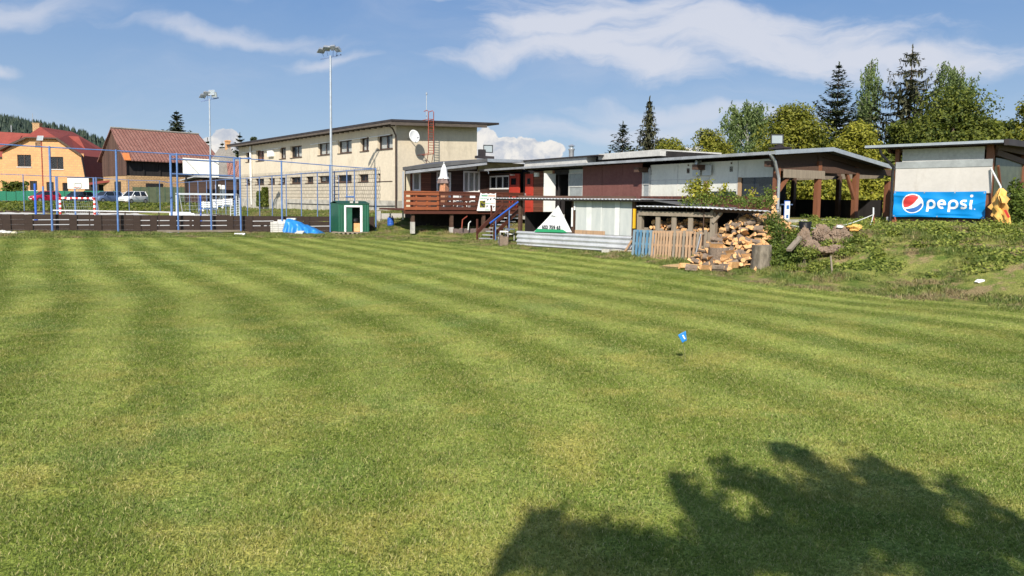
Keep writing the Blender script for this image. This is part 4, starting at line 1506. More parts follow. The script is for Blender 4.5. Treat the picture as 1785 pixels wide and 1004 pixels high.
ZD = dz(740, 363.5)
zt_r, zb_r = dz(740, 334.5), dz(740, 366.5)
x0d, x1d = dx(705), dx(912)
deck = thing('deck', 'raised timber deck with a slatted rail, orange-brown at its left end', 'deck', FA, (-3, YD, ZD))
m = MB(); m.box(x0d, x1d, YD + .05, -.05, ZD - .12, ZD - .02); m.box(x0d, x1d, YD + .02, YD + .12, ZD - .3, ZD - .121)
deck.part('floor', m, 'deck_brown')
xs_ = dx(765)
for (a, c, mat, lab, n) in ((x0d, xs_ - .01, 'deck_orange', 'freshly stained orange-brown stretch of rail', 3), (xs_ + .01, x1d, 'deck_brown', 'dark brown stretch of rail', 7)):
    m = MB()
    H_ = zt_r - zb_r
    for k in range(4):
        z0 = zb_r + H_ * (k * .268 + .02)
        m.box(a, c, YD - .05, YD - .01, z0, z0 + H_ * .16)
    m.box(a, c, YD - .08, YD + .06, zt_r - .02, zt_r + .05)
    rl = deck.part('rail', m, mat, label=lab)
    for k in range(n + 1):
        x = a + .05 + (c - a - .1) * k / n
        m = MB(); m.box(x - .05, x + .05, YD - .008, YD + .08, zb_r - .02, zt_r - .02); rl.part('rail_post', m, mat)
for px, py in ((722, 398), (790, 407), (846, 410)):
    m = MB(); x = dx(px); z1 = dz(px, py); m.box(x - .10, x + .10, YD + .12, YD + .34, z1 - .3, z1 + .36); c_ = deck.part('footing', m, 'concrete')
    m = MB(); m.box(x - .09, x + .09, YD + .14, YD + .32, z1 + .36, ZD - .3); deck.part('post', m, 'beam_wood')
m = MB(); m.box(dx(746), x1d + .4, -1.6, -1.5, -.3, ZD - .12); deck.part('void_shade', m, 'black_timber')  # black sheet stands in for the deep shade under the deck
# stone apron wall in front of the void
a, c = FA.hy(793, 405, YD - .3)[0], FA.hy(862, 405, YD - .3)[0]
m = MB(); zt_, zb__ = dz(800, 397), dz(830, 414)
n = 22
for i in range(n):
    u0 = a + (c - a) * i / n; u1 = a + (c - a) * (i + 1) / n
    h0 = zt_ - .05 + .10 * mnoise.noise(Vector((i * .9, 0, 0))); h1 = zt_ - .05 + .10 * mnoise.noise(Vector(((i + 1) * .9, 0, 0)))
    m.prism([(u0, zb__ - .3), (u1, zb__ - .3), (u1, h1), (u0, h0)], YD - .35, YD - .05)
solo('stone_wall', m, 'stone_dark', 'low grey and reddish rubble wall under the front of the deck', 'wall', FA, ((a + c) / 2, YD - .2, 0))
for i, (p0, q0, p1, q1) in enumerate(((805, 398, 815, 377), (816, 401, 821, 386))):
    xa, za = FA.hy(p0, q0, YD - .6); xb, zb2 = FA.hy(p1, q1, YD - .45)
    m = MB(); m.tube([(xa, YD - .6, za), (xa + .05, YD - .58, (za + zb2) / 2 + .15), (xb, YD - .4, zb2)], .035, 6)
    solo('bent_pipe', m, 'rust_red' if i == 0 else 'net_white', ['thin bent pipe leaning on the stone wall under the deck, the longer one', 'short pale pipe leaning on the stone wall, right of the longer pipe'][i], 'pipe', FA, (xa, YD - .6, za))

# closed parasol on the deck
x, z0 = FA.hy(773.5, 345, -3.0)
zt2 = FA.hy(775, 285, -3.0)[1]
t = thing('closed_parasol', 'folded white, brown and orange parasol standing on the deck', 'parasol', FA, (x, -3.0, ZD))


def folded(frame_pts, name, mat, node, seed=1, amp=.18, nseg=18):
    """cloth gathered about a pole: (z, radius) list"""
    m = MB(); k = 0; rnd = random.Random(seed)
    ph = [rnd.uniform(0, 6.28) for _ in range(4)]
    for i, (z, r, cx) in enumerate(frame_pts):
        for j in range(nseg):
            a = 2 * math.pi * j / nseg
            rr = r * (1 + amp * math.sin(a * 5 + ph[0] + i * .25) + amp * .6 * math.sin(a * 8 + ph[1] - i * .4))
            m.v.append((cx[0] + rr * math.cos(a), cx[1] + rr * math.sin(a), z))
    for i in range(len(frame_pts) - 1):
        for j in range(nseg):
            j2 = (j + 1) % nseg
            m.f.append((i * nseg + j, i * nseg + j2, (i + 1) * nseg + j2, (i + 1) * nseg + j)); m.m.append(0)
    return node.part(name, m, mat, 70)


H_p = zt2 - ZD
m = MB(); m.tube([(x, -3, ZD - .02), (x, -3, zt2 + .1)], .025, 8); t.part('pole', m, 'white_frame', True)
c = (x, -3.0)
folded([(ZD + H_p * .98, .05, c), (ZD + H_p * .88, .16, c), (ZD + H_p * .72, .22, c), (ZD + H_p * .66, .30, c)], 'upper_canopy', 'white_paint', t, 3)
folded([(ZD + H_p * .68, .24, c), (ZD + H_p * .60, .31, c), (ZD + H_p * .56, .34, c)], 'canopy_band', 'parasol_brown', t, 4)
folded([(ZD + H_p * .60, .22, c), (ZD + H_p * .40, .26, c), (ZD + H_p * .16, .22, c), (ZD + H_p * .10, .10, c)], 'lower_canopy', 'parasol_print', t, 5)
m = MB(); m.lathe([(.25, ZD), (.25, ZD + .06), (.06, ZD + .1)], (x, -3, 0), 16); t.part('base', m, 'concrete')

# white plastic chairs seen through the rail
def chair(fr, x, y, z, yaw, lab):
    f2 = Frame(*fr.w((x, y, 0)).xy, fr.a + yaw)
    t = thing('plastic_chair', lab, 'chair', f2, (0, 0, z), 'white plastic chairs on the deck')
    m = MB(); m.box(-.22, .22, -.22, .22, z + .42, z + .45); t.part('seat', m, 'white_paint')
    m = MB(); m.prism([(-.22, z + .47), (.22, z + .47), (.19, z + .85), (-.19, z + .85)], .2, .23); t.part('backrest', m, 'white_paint')
    for a in (-.2, .2):
        for b_ in (-.2, .2):
            m = MB(); m.bar((a * 1.1, b_ * 1.1, z), (a * .95, b_ * .95, z + .42), .04); t.part('leg', m, 'white_paint')
        m = MB(); m.bar((a * 1.1, -.2, z + .64), (a * 1.1, .22, z + .64), .05, .03); t.part('armrest', m, 'white_paint')
    return t


for i, px in enumerate((780, 796, 808, 822)):
    chair(FA, FA.hy(px, 350, -2.6 - .4 * (i % 2))[0], -2.7 - .5 * (i % 2), ZD - .02, R(40 * (i % 3) - 30), ['white plastic chair behind the deck rail, just right of the closed parasol', 'white plastic chair behind the deck rail, second to the right of the closed parasol', 'white plastic chair behind the deck rail, before the three-pane window', 'white plastic chair behind the deck rail, nearest the printed sheet'][i])

# printed sheet hung on the rail
zq0, zq1 = dz(845, 367.5), dz(845, 336)
xa, xb = dx(829.5, 367), dx(861.5, 367); xc, xd_ = dx(836, 336), dx(863, 336)
YP = YD - .12
t = thing('poster', 'white printed sheet with green and orange lines tied to the deck rail', 'poster', FA, ((xa + xb) / 2, YP, zq0))
m = MB(); N_ = 8
top = []
for i in range(N_ + 1):
    u = i / N_; top.append((xc + (xd_ - xc) * u, zq1 - (.07 * abs(math.sin(u * math.pi * 3)))))
poly = [(xa, zq0), (xb, zq0)] + top[::-1]
m.prism(poly, YP - .004, YP + .004); t.part('sheet', m, 'banner_white')


def pq(u, v):
    x0_ = xa + (xc - xa) * v; x1_ = xb + (xd_ - xb) * v
    return x0_ + (x1_ - x0_) * u, zq0 + (zq1 - zq0) * v


rnd = random.Random(5)
for nm, mat, rows in (('green_print', 'ink_green', [(.80, .06, .10, .48, .065, 1), (.40, .42, .72, .035, 0), (.04, .42, .70, .035, 0), (.66, .05, .42, .03, 0)]), ('orange_print', 'ink_orange', [(.80, .52, .94, .065, 1), (.40, .74, .93, .03, 0), (.04, .72, .9, .03, 0)])):
    m = MB()
    for row in rows:
        v, u0, u1, hh = row[0], row[-4], row[-3], row[-2]
        u = u0
        while u < u1:
            w_ = rnd.uniform(.018, .034)
            p0 = pq(u, v); p1 = pq(u + w_, v + hh)
            m.box(p0[0], p1[0], YP - .008, YP - .005, p0[1], p1[1]); u += w_ + rnd.uniform(.008, .016)
    t.part(nm, m, mat)
m = MB()
for (u, v) in ((.50, .62), (.70, .64), (.90, .66), (.52, .24), (.72, .26), (.9, .24)):
    for k in range(5):
        p0 = pq(u + rnd.uniform(-.05, .02), v + rnd.uniform(-.07, .03)); m.box(p0[0], p0[0] + rnd.uniform(.02, .07), YP - .008, YP - .005, p0[1], p0[1] + rnd.uniform(.02, .08))
t.part('small_prints', m, 'ink_dark')
m = MB(); p0 = pq(.12, .18); p1 = pq(.38, .56); m.box(p0[0], p1[0], YP - .007, YP - .005, p0[1], p1[1]); t.part('photo_print', m, 'leaf_lime')
m = MB()
for k in range(9):
    p0 = pq(rnd.uniform(.12, .32), rnd.uniform(.2, .5)); m.box(p0[0], p0[0] + .08, YP - .010, YP - .008, p0[1], p0[1] + .08)
t.part('photo_shadows', m, 'ink_dark')

# ------------------------------------------------------------------ stairs from the pitch up to the deck
A = atY(861, 410, 38.5); B = atY(908, 362, 40.3)
ang = math.atan2(B.y - A.y, B.x - A.x)
FS = Frame(A.x, A.y, ang)
Ls = (Vector((B.x, B.y)) - Vector((A.x, A.y))).length
t = thing('staircase', 'outdoor stair with two sloping brown rails leading up to the deck', 'staircase', FS, (0, 0, .1))
zA, zB = A.z, B.z
for yy, nm in ((0, 'front'), (1.15, 'back')):
    for off in ((0, .52) if nm == 'front' else (.1,)):
        m = MB(); m.bar((0, yy, zA + off), (Ls, yy, zB + off), .05, .2); t.part('sloping_board', m, 'deck_brown')
    for u in (.04, .55, .97):
        m = MB(); m.box(Ls * u - .04, Ls * u + .04, yy + .03, yy + .1, -.1 if u < .5 else .0, zA + (zB - zA) * u + .75); t.part('post', m, 'deck_brown')
m = MB(); m.box(Ls * .97 - .06, Ls * .97 + .06, -.1, -.03, zB - .75, zB - .1); t.part('white_sleeve', m, 'white_paint')
for k in range(8):
    u = .06 + k * .125
    m = MB(); m.box(Ls * u - .02, Ls * u + .34, .05, 1.12, zA - .32 + (zB - zA) * u, zA - .27 + (zB - zA) * u); t.part('tread', m, 'grey_metal')
C0 = atY(854, 389, 37.9); C1 = atY(903, 352, 39.6)
t = thing('handrail', 'bright blue tubular handrail in front of the stair', 'handrail', W0, (C0.x, C0.y, .1))
m = MB(); m.tube([C0, C1], .045, 8); t.part('rail', m, 'bright_blue', True)
for u in (.2, .68):
    p = C0.lerp(C1, u); m = MB(); m.tube([p, (p.x, p.y, p.z - 1.25 + .1 * u)], .03, 6); t.part('post', m, 'blue_paint')
# light metal shelf frames beside the stair
for i, (p0, p1, q0, q1, Y) in enumerate(((871, 886, 403, 424, 36.2), (880, 897, 399, 417, 36.9), (868, 880, 414, 425, 35.6))):
    a = atY(p0, q1, Y); b2 = atY(p1, q0, Y)
    fr = Frame(a.x, a.y, 0)
    w_, h_ = b2.x - a.x, b2.z - a.z
    t = thing('metal_stand', ['white tubular stand at the foot of the blue handrail', 'white tubular stand right behind, next to the corrugated wall', 'low pale stand nearest the grass by the dark block'][i], 'stand', fr, (0, 0, a.z), 'white metal stands')
    m = MB(); m.box(0, w_, 0, .5, h_ - .05, h_); m.v = [(x, y, z + a.z) for x, y, z in m.v]; t.part('top', m, 'white_paint')
    m = MB(); m.box(0, w_, 0, .5, h_ * .5 - .02, h_ * .5 + .02); m.v = [(x, y, z + a.z) for x, y, z in m.v]; t.part('shelf', m, 'white_paint')
    for sx in (.02, w_ - .02):
        for sy in (.02, .48):
            m = MB(); m.box(sx - .02, sx + .02, sy - .02, sy + .02, a.z - .05, a.z + h_ - .05); t.part('leg', m, 'grey_metal')
a = atY(872, 431, 34.6)
m = MB(); m.box(-.02, .12, 0, .4, 0, .48); m.box(.12, .38, .02, .38, 0, .42)
solo('wood_block', m, 'bark', 'squat dark block of wood standing on the grass left of the corrugated wall', 'wood block', Frame(a.x, a.y, .2), (0, 0, 0))

# ------------------------------------------------------------------ lean-to with a corrugated roof
p0 = W0.hz(902, 428, 0.03); p1 = W0.hz(1104, 441.5, 0.03)
angL = math.atan2(p1[1] - p0[1], p1[0] - p0[0])
FL = Frame(p0[0], p0[1], angL)
def lx(px, py=380, y=0.0): return FL.hy(px, py, y)[0]
def lz(px, py, y=0.0): return FL.hy(px, py, y)[1]


wL = lx(1104)
lean = thing('lean_to', 'lean-to with a flat corrugated roof, milky wall sheets and steel apron', 'shed', FL, (wL / 2, 0, 0))


def corr(m, x0, x1, z0, z1, y, pitch=.2, amp=.03, n=6, horizontal=True):
    """corrugated upright sheet with waves running sideways (horizontal) or upright"""
    k = int((z1 - z0 if horizontal else x1 - x0) / pitch * n)
    for i in range(k):
        a0, a1 = i / k, (i + 1) / k
        if horizontal:
            za, zb3 = z0 + (z1 - z0) * a0, z0 + (z1 - z0) * a1
            ya, yb = y + amp * math.sin(2 * math.pi * (za - z0) / pitch), y + amp * math.sin(2 * math.pi * (zb3 - z0) / pitch)
            m.quad((x0, ya, za), (x1, ya, za), (x1, yb, zb3), (x0, yb, zb3))
        else:
            xa_, xb_ = x0 + (x1 - x0) * a0, x0 + (x1 - x0) * a1
            ya, yb = y + amp * math.sin(2 * math.pi * xa_ / pitch), y + amp * math.sin(2 * math.pi * xb_ / pitch)
            m.quad((xa_, ya, z0), (xb_, yb, z0), (xb_, yb, z1), (xa_, ya, z1))


zs0, zs1 = lz(1000, 432), lz(1000, 407)
H3 = (zs1 - zs0)
xm_ = lx(985)
for (a, c, o) in ((0, xm_, .0), (xm_ - .05, wL, -.02)):
    m = MB(); corr(m, a, c, zs0 - .02, zs1, -.06 + o, H3 / 3.0, .045, 8); p_ = lean.part('apron_sheet', m, 'corrugated', 50)
ztopL = lz(1050, 348)
cuts = [1003, 1022, 1036, 1048, 1071.5, 1080, 1103.5]
m = MB()
for i in range(len(cuts) - 1):
    a, c = lx(cuts[i]), lx(cuts[i + 1])
    m.box(a + .004, c - .004, .01 + .012 * (i % 2), .03 + .012 * (i % 2), zs1 + .01, ztopL)
lean.part('milky_sheet', m, 'frosted')
m = MB(); m.box(lx(1071.5) - .0, lx(1080), -.004, .004, zs1 + .01, ztopL); m.box(lx(1047.4), lx(1048.6), -.004, .004, zs1, ztopL); m.box(lx(1022), lx(1031), .0, .008, zs1, ztopL); lean.part('cover_strip', m, 'net_white')
m = MB(); m.box(lx(1003), lx(1055), -.03, .0, zs1 + .0, zs1 + .16); lean.part('low_board', m, 'pallet_wood')
for px in (905.5, 998.5, 1103.8):
    m = MB(); x = lx(px); m.box(x - .07, x + .07, .0, .14, 0, ztopL + .1); lean.part('post', m, 'beam_wood')
m = MB(); m.box(lx(1000.5), lx(1003), -.03, -.005, lz(1001, 366), lz(1001, 351)); m.box(lx(996.5), lx(999), -.03, -.005, lz(998, 395), lz(998, 362)); lean.part('white_strip', m, 'white_paint')
m = MB(); m.box(0, wL, .05, .15, ztopL + .02, ztopL + .15); lean.part('beam', m, 'beam_wood')
# dark inner walls
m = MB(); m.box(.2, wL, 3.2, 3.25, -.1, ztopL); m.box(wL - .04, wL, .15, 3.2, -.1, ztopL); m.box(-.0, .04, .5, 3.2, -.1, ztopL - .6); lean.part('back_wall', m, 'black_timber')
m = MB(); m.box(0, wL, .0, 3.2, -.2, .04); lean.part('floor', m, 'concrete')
# roof with its wavy front edge
xr0 = lx(862, 347, -.35); xr1 = lx(1119, 345, -.35)
zrf = lz(1000, 346.5, -.35)
m = MB(); k = int((xr1 - xr0) / .18 * 6)
for i in range(k):
    xa_, xb_ = xr0 + (xr1 - xr0) * i / k, xr0 + (xr1 - xr0) * (i + 1) / k
    za, zb3 = .022 * math.sin(2 * math.pi * xa_ / .18), .022 * math.sin(2 * math.pi * xb_ / .18)
    m.quad((xa_, -.35, zrf + za), (xb_, -.35, zrf + zb3), (xb_, 3.6, zrf + .02 + zb3), (xa_, 3.6, zrf + .02 + za))
rf = lean.part('roof', m, 'corrugated', 50)
sm = rf.o.modifiers.new('thick', 'SOLIDIFY'); sm.thickness = .012
m = MB(); m.box(xr0, xr1, -.30, 3.5, zrf - .09, zrf - .03); lean.part('roof_boards', m, 'black_timber')
# lower slope on the right side; the shade beneath is put into dark colours
e0 = FL.hy(1118, 345, .6); e1 = FL.hy(1212, 359.5, .3)
m = MB(); m.slab([(e0[0], .6, e0[1]), (e1[0], .3, e1[1]), (e1[0], 3.6, e1[1] - .12), (e0[0], 3.6, e0[1] - .05)], .05); lean.part('side_roof', m, 'corrugated_dark')
m = MB(); m.quad((e0[0], .75, 0), (e1[0], .5, 0), (e1[0], .5, e1[1] - .08), (e0[0], .75, e0[1] - .08)); lean.part('side_wall', m, 'black_timber')
# concrete blocks on the ground before the apron
for i, px in enumerate((1050, 1068, 1080, 1093)):
    x = lx(px, 440, -.25); m = MB(); m.box(x, x + .38, -.30, -.14, -.02, .15 + .02 * (i % 2))
    solo('concrete_block', m, 'concrete', ['first small concrete block from the left under the corrugated apron', 'second small concrete block from the left under the corrugated apron', 'third small concrete block from the left under the corrugated apron', 'small concrete block under the apron, nearest the propped plank'][i], 'concrete block', FL, (x, -.2, 0), 'concrete blocks along the apron')
m = MB(); m.bar((lx(1086, 447, -.55), -.55, .0), (lx(1101, 425, -.12), -.12, .55), .08, .04)
solo('prop_plank', m, 'pallet_wood', 'short plank propped against the end of the corrugated apron', 'plank', FL, (lx(1086), -.5, 0))
m = MB(); m.box(lx(1106), lx(1109.5), -.12, -.04, lz(1108, 398), lz(1108, 364))
solo('yellow_board', m, 'yellow_paint', 'upright yellow board between the milky sheets and the woodshed', 'board', FL, (lx(1107), -.08, lz(1108, 398)))


def text_mesh(s, size, thick=.002, bold=0.0):
    cu = bpy.data.curves.new('t', 'FONT'); cu.body = s; cu.size = size; cu.extrude = thick; cu.offset = bold
    o = bpy.data.objects.new('t', cu); COL.objects.link(o)
    dg = bpy.context.evaluated_depsgraph_get()
    me = bpy.data.meshes.new_from_object(o.evaluated_get(dg))
    bpy.data.objects.remove(o); bpy.data.curves.remove(cu)
    mb = MB()
    mb.v = [(v.co.x, -v.co.z, v.co.y) for v in me.vertices]
    mb.f = [tuple(p.vertices) for p in me.polygons]; mb.m = [0] * len(mb.f)
    bpy.data.meshes.remove(me)
    return mb


def shifted(mb, dx_, dy_, dz_, sx=1.0, shear=0.0):
    mb.v = [(x * sx + dx_ + z * shear, y + dy_, z + dz_) for x, y, z in mb.v]
    return mb


# three-cornered white banner in the open bay
t = thing('banner', 'white banner hanging as a triangle with a phone number and a green bottom edge', 'banner', FL, (lx(968, 400, -.1), -.1, zs1))
yb_ = -.12
apx = (lx(973, 358, yb_), lz(973, 358, yb_)); bl_ = (lx(931, 403.5, yb_), lz(931, 403.5, yb_)); br_ = (lx(997, 405, yb_), lz(997, 405, yb_))
m = MB(); nn = 14; rows = []
for i in range(nn + 1):
    v = i / nn; row = []
    for j in range(9):
        u = j / 8
        lft = (bl_[0] + (apx[0] - bl_[0]) * v, bl_[1] + (apx[1] - bl_[1]) * v); rgt = (br_[0] + (apx[0] - br_[0]) * v, br_[1] + (apx[1] - br_[1]) * v)
        x = lft[0] + (rgt[0] - lft[0]) * u; z = lft[1] + (rgt[1] - lft[1]) * u + .06 * v * (1 - v) * 4 * (u - .5)
        row.append((x, yb_ + .05 * math.sin(u * 3.1 + v * 2) * (1 - v), z))
    rows.append(row)
for i in range(nn):
    for j in range(8):
        m.quad(rows[i][j], rows[i][j + 1], rows[i + 1][j + 1], rows[i + 1][j])
cl = t.part('cloth', m, 'banner_white', 'all');
m = MB(); m.prism([(bl_[0] + .02, bl_[1] - .02), (br_[0] - .25, br_[1] - .02), (br_[0] - .5, br_[1] + .10), (bl_[0] + .16, bl_[1] + .13)], yb_ - .012, yb_ - .006); t.part('green_edge', m, 'ink_green')
m = text_mesh('602 759 65', .235, .002, .006); shifted(m, lx(945, 398, yb_), yb_ - .02, lz(945, 398.5, yb_)); t.part('number', m, 'ink_dark')
m = text_mesh('Vltav i', .12, .002); shifted(m, lx(961, 378, yb_), yb_ - .012, lz(961, 378, yb_)); t.part('small_words', m, 'ink_dark')
# ------------------------------------------------------------------ woodshed
a = W0.hz(1111, 449, 0); c = W0.hz(1242, 458, 0)
FW = Frame(a[0], a[1], math.atan2(c[1] - a[1], c[0] - a[0]))
def wx(px, py=400, y=0.0): return FW.hy(px, py, y)[0]
def wz(px, py, y=0.0): return FW.hy(px, py, y)[1]


shed = thing('woodshed', 'weathered open-fronted woodshed with a thin corrugated roof, full of firewood', 'shed', FW, (2, 0, 0))
zr0_, zr1_, zr2_ = wz(1111, 359, -.3), wz(1210, 361, -.3), wz(1341, 368, -.3)
xa0, xa1, xa2 = wx(1109, 359, -.3), wx(1212, 361, -.3), wx(1345, 368, -.3)
m = MB()
def sheet_roof(m, x0, z0, x1, z1, y0, y1, dz, sk=0):
    k = int((x1 - x0) / .17 * 6)
    for i in range(k):
        p, q = i / k, (i + 1) / k
        xa_, xb_ = x0 + (x1 - x0) * p, x0 + (x1 - x0) * q
        za = z0 + (z1 - z0) * p + .02 * math.sin(2 * math.pi * xa_ / .17); zb3 = z0 + (z1 - z0) * q + .02 * math.sin(2 * math.pi * xb_ / .17)
        m.quad((xa_, y0, za), (xb_, y0, zb3), (xb_ - sk * q, y1, zb3 + dz), (xa_ - sk * p, y1, za + dz))


sheet_roof(m, xa0, zr0_, xa1, zr1_, -.3, 3.2, -.02); sheet_roof(m, xa1 - .02, zr1_, xa2, zr2_, -.35, 3.2, -.03, 2.9)
rf = shed.part('roof', m, 'corrugated', 50); sm = rf.o.modifiers.new('thick', 'SOLIDIFY'); sm.thickness = .012
for px, mat in ((1114, 'grey_wood'), (1242, 'grey_wood')):
    x = wx(px); m = MB(); m.box(x - .1, x + .1, 0, .18, -.05, wz(px, 367)); shed.part('post', m, mat)
zt1 = wz(1180, 369); zt0 = wz(1180, 377)
m = MB(); m.box(wx(1114) + .0, wx(1243), -.06, -.005, zt0, zt1 ); shed.part('top_rail', m, 'grey_wood')
zlow = wz(1180, 401)
for px in (1146, 1174, 1203):
    x = wx(px); m = MB(); m.box(x - .09, x + .09, .0, .06, zlow - .1, zt0 + .02); shed.part('stud', m, 'grey_wood')
m = MB(); x = wx(1116)
k = 0
while x < wx(1238):
    w_ = .16 + .03 * math.sin(k * 2.1); m.box(x, x + w_ - .012, .01 + .01 * (k % 2), .035 + .01 * (k % 2), -.02, zlow + .05 * math.sin(k * 1.7)); x += w_; k += 1
shed.part('front_boards', m, 'grey_wood')
m = MB(); m.bar((wx(1228), -.08, .1), (wx(1228), -.08, wz(1228, 370)), .03); m.bar((wx(1222), -.08, wz(1225, 370)), (wx(1230), -.08, wz(1225, 370)), .03); shed.part('iron_strap', m, 'window_brown')
m = MB(); m.bar((wx(1243), -.02, wz(1243, 388)), (wx(1258), -.02, wz(1258, 370)), .08, .1); shed.part('brace', m, 'grey_wood')
m = MB(); m.box(wx(1245), wx(1330), -.1, .0, wz(1290, 371), wz(1290, 366.5)); shed.part('lintel', m, 'beam_wood')
x = wx(1325); m = MB(); m.box(x - .05, x + .05, 1.5, 1.6, 0, zr2_ - .05); shed.part('post', m, 'grey_wood')
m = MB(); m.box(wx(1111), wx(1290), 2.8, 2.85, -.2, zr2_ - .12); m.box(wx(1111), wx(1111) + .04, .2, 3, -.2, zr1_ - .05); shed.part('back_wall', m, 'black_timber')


# pallets leaning on the front
def pallet(px0, px1, pyb, pyt, mats, lab, n, lean=.28, skip=(), yoff=-.45):
    x0, x1 = wx(px0, pyb, yoff), wx(px1, pyb, yoff)
    xt0 = wx(px0 + 4, pyt, yoff + lean); 
    H = wz((px0 + px1) / 2, pyt, yoff + lean)
    t = thing('pallet', lab, 'pallet', FW, ((x0 + x1) / 2, yoff, 0), 'pallets leaning on the woodshed')
    dxs = xt0 - x0
    def at(u, h, d): return (x0 + (x1 - x0) * u + dxs * h, yoff + lean * h + d, H * h)
    wv = (x1 - x0) / n
    for i in range(n):
        if i in skip: continue
        mb = MB(); a_ = i / n; b_ = (i + .68) / n
        h1 = 1 - .02 * random.Random(i).random()
        mb.v = [at(a_, 0, 0), at(b_, 0, 0), at(b_, 0, .022), at(a_, 0, .022), at(a_, h1, 0), at(b_, h1, 0), at(b_, h1, .022), at(a_, h1, .022)]
        mb.f = [(0, 3, 2, 1), (4, 5, 6, 7), (0, 1, 5, 4), (1, 2, 6, 5), (2, 3, 7, 6), (3, 0, 4, 7)]; mb.m = [0] * 6
        t.part('slat', mb, mats[i % len(mats)])
    for h in (.04, .48, .92):
        mb = MB(); mb.v = [at(0, h, .03), at(1, h, .03), at(1, h, .11), at(0, h, .11), at(0, h + .07, .03), at(1, h + .07, .03), at(1, h + .07, .11), at(0, h + .07, .11)]
        mb.f = [(0, 3, 2, 1), (4, 5, 6, 7), (0, 1, 5, 4), (1, 2, 6, 5), (2, 3, 7, 6), (3, 0, 4, 7)]; mb.m = [0] * 6
        t.part('crosspiece', mb, mats[0])
    return t


pallet(1100, 1141, 450, 400.5, ['pallet_blue_worn', 'pallet_blue', 'pallet_blue', 'pallet_blue_worn', 'pallet_blue'], 'blue-painted pallet leaning upright, leftmost of the row', 7, yoff=-.5)
pallet(1133.5, 1168, 455, 402, ['pallet_wood'], 'pale wooden pallet leaning just right of the blue one', 7, yoff=-.62)
pallet(1165, 1204, 457, 402, ['pallet_wood', 'grey_wood', 'pallet_wood'], 'second plain wooden pallet, between the pale one and the shed corner', 7, yoff=-.6)
pallet(1200, 1222, 456, 404, ['grey_wood', 'pallet_wood'], 'narrow grey pallet nearest the shed corner post', 4, yoff=-.4)
for i, (p0, q0, p1, q1, mt, lb) in enumerate(((1209, 456, 1222, 408, 'grey_metal', 'thin grey rod leaning against the narrow pallet'), (1214, 455, 1223, 418, 'pallet_wood', 'thin pale batten leaning beside the grey rod'))):
    m = MB(); m.bar((wx(p0, q0, -.75), -.75, 0), (wx(p1, q1, -.3), -.3, wz(p1, q1, -.3)), .04)
    solo('rod', m, mt, lb, 'rod', FW, (wx(p0, q0, -.75), -.75, 0))


# firewood
def log_mesh(rnd, kind):
    """split billet: bark on the round back, cut faces pale; lies along x, centred"""
    L_ = rnd.uniform(.32, .46); r = rnd.uniform(.11, .17)
    m = MB()
    if kind == 'round':
        r *= .75
        n = 10
        pr = [(r * (1 + .07 * rnd.uniform(-1, 1)), 2 * math.pi * j / n) for j in range(n)]
        k = 0
        for x in (-L_ / 2, L_ / 2):
            m.v += [(x, q * math.cos(t), q * math.sin(t)) for q, t in pr]
        for j in range(n):
            j2 = (j + 1) % n; m.f.append((j, j2, j2 + n, j + n)); m.m.append(0)
        m.f.append(tuple(range(n))[::-1]); m.m.append(1); m.f.append(tuple(range(n, 2 * n))); m.m.append(1)
    else:
        span = rnd.uniform(1.0, 2.3) if kind == 'wedge' else 3.14
        n = 5
        arc = [(-span / 2 + span * j / n) for j in range(n + 1)]
        tip = (rnd.uniform(-.02, .02), rnd.uniform(-.02, .02))
        jt = [rnd.uniform(.92, 1.06) for _ in arc]
        sec = [tip] + [(r * jt[i] * math.cos(t), r * jt[i] * math.sin(t)) for i, t in enumerate(arc)]
        cy = sum(p[0] for p in sec) / len(sec)
        sec = [(p[0] - cy, p[1]) for p in sec]
        N = len(sec)
        sk = rnd.uniform(-.04, .04)
        for x, s_ in ((-L_ / 2, 1), (L_ / 2, rnd.uniform(.8, 1.05))):
            m.v += [(x + (sk if i % 2 else 0), p[0] * s_, p[1] * s_) for i, p in enumerate(sec)]
        for j in range(N):
            j2 = (j + 1) % N; m.f.append((j, j2, j2 + N, j + N)); m.m.append(0 if 0 < j < N - 1 else 1)
        m.f.append(tuple(range(N))[::-1]); m.m.append(1); m.f.append(tuple(range(N, 2 * N))); m.m.append(1)
    return m


rnd = random.Random(21)
LOGS = [log_mesh(rnd, k).mesh('firewood_log', ['bark', 'cut_wood'], (0, 0, 0)) for k in ['wedge'] * 6 + ['half'] * 3 + ['round'] * 2 + ['wedge'] * 3]


def put_log(p, rot, mesh, s, label, group, name='firewood_log'):
    o = bpy.data.objects.new(name, mesh); COL.objects.link(o)
    o.location = p; o.rotation_euler = rot; o.scale = (s,) * 3
    tag(o, label, 'log', group)
    return o


# heap: a mound that spills out under the right-hand bay; each log rests on the mound's surface
def heap_h(x, y):
    """height of the heap in woodshed coordinates"""
    u = (x - wx(1294)) / 1.42
    base = (1.38 + .22 * max(0, min(1, y))) * max(0, 1 - abs(u) ** 2.6) * max(0.0, min(1.0, (y + 1.7) / 1.75)) ** .85
    return base


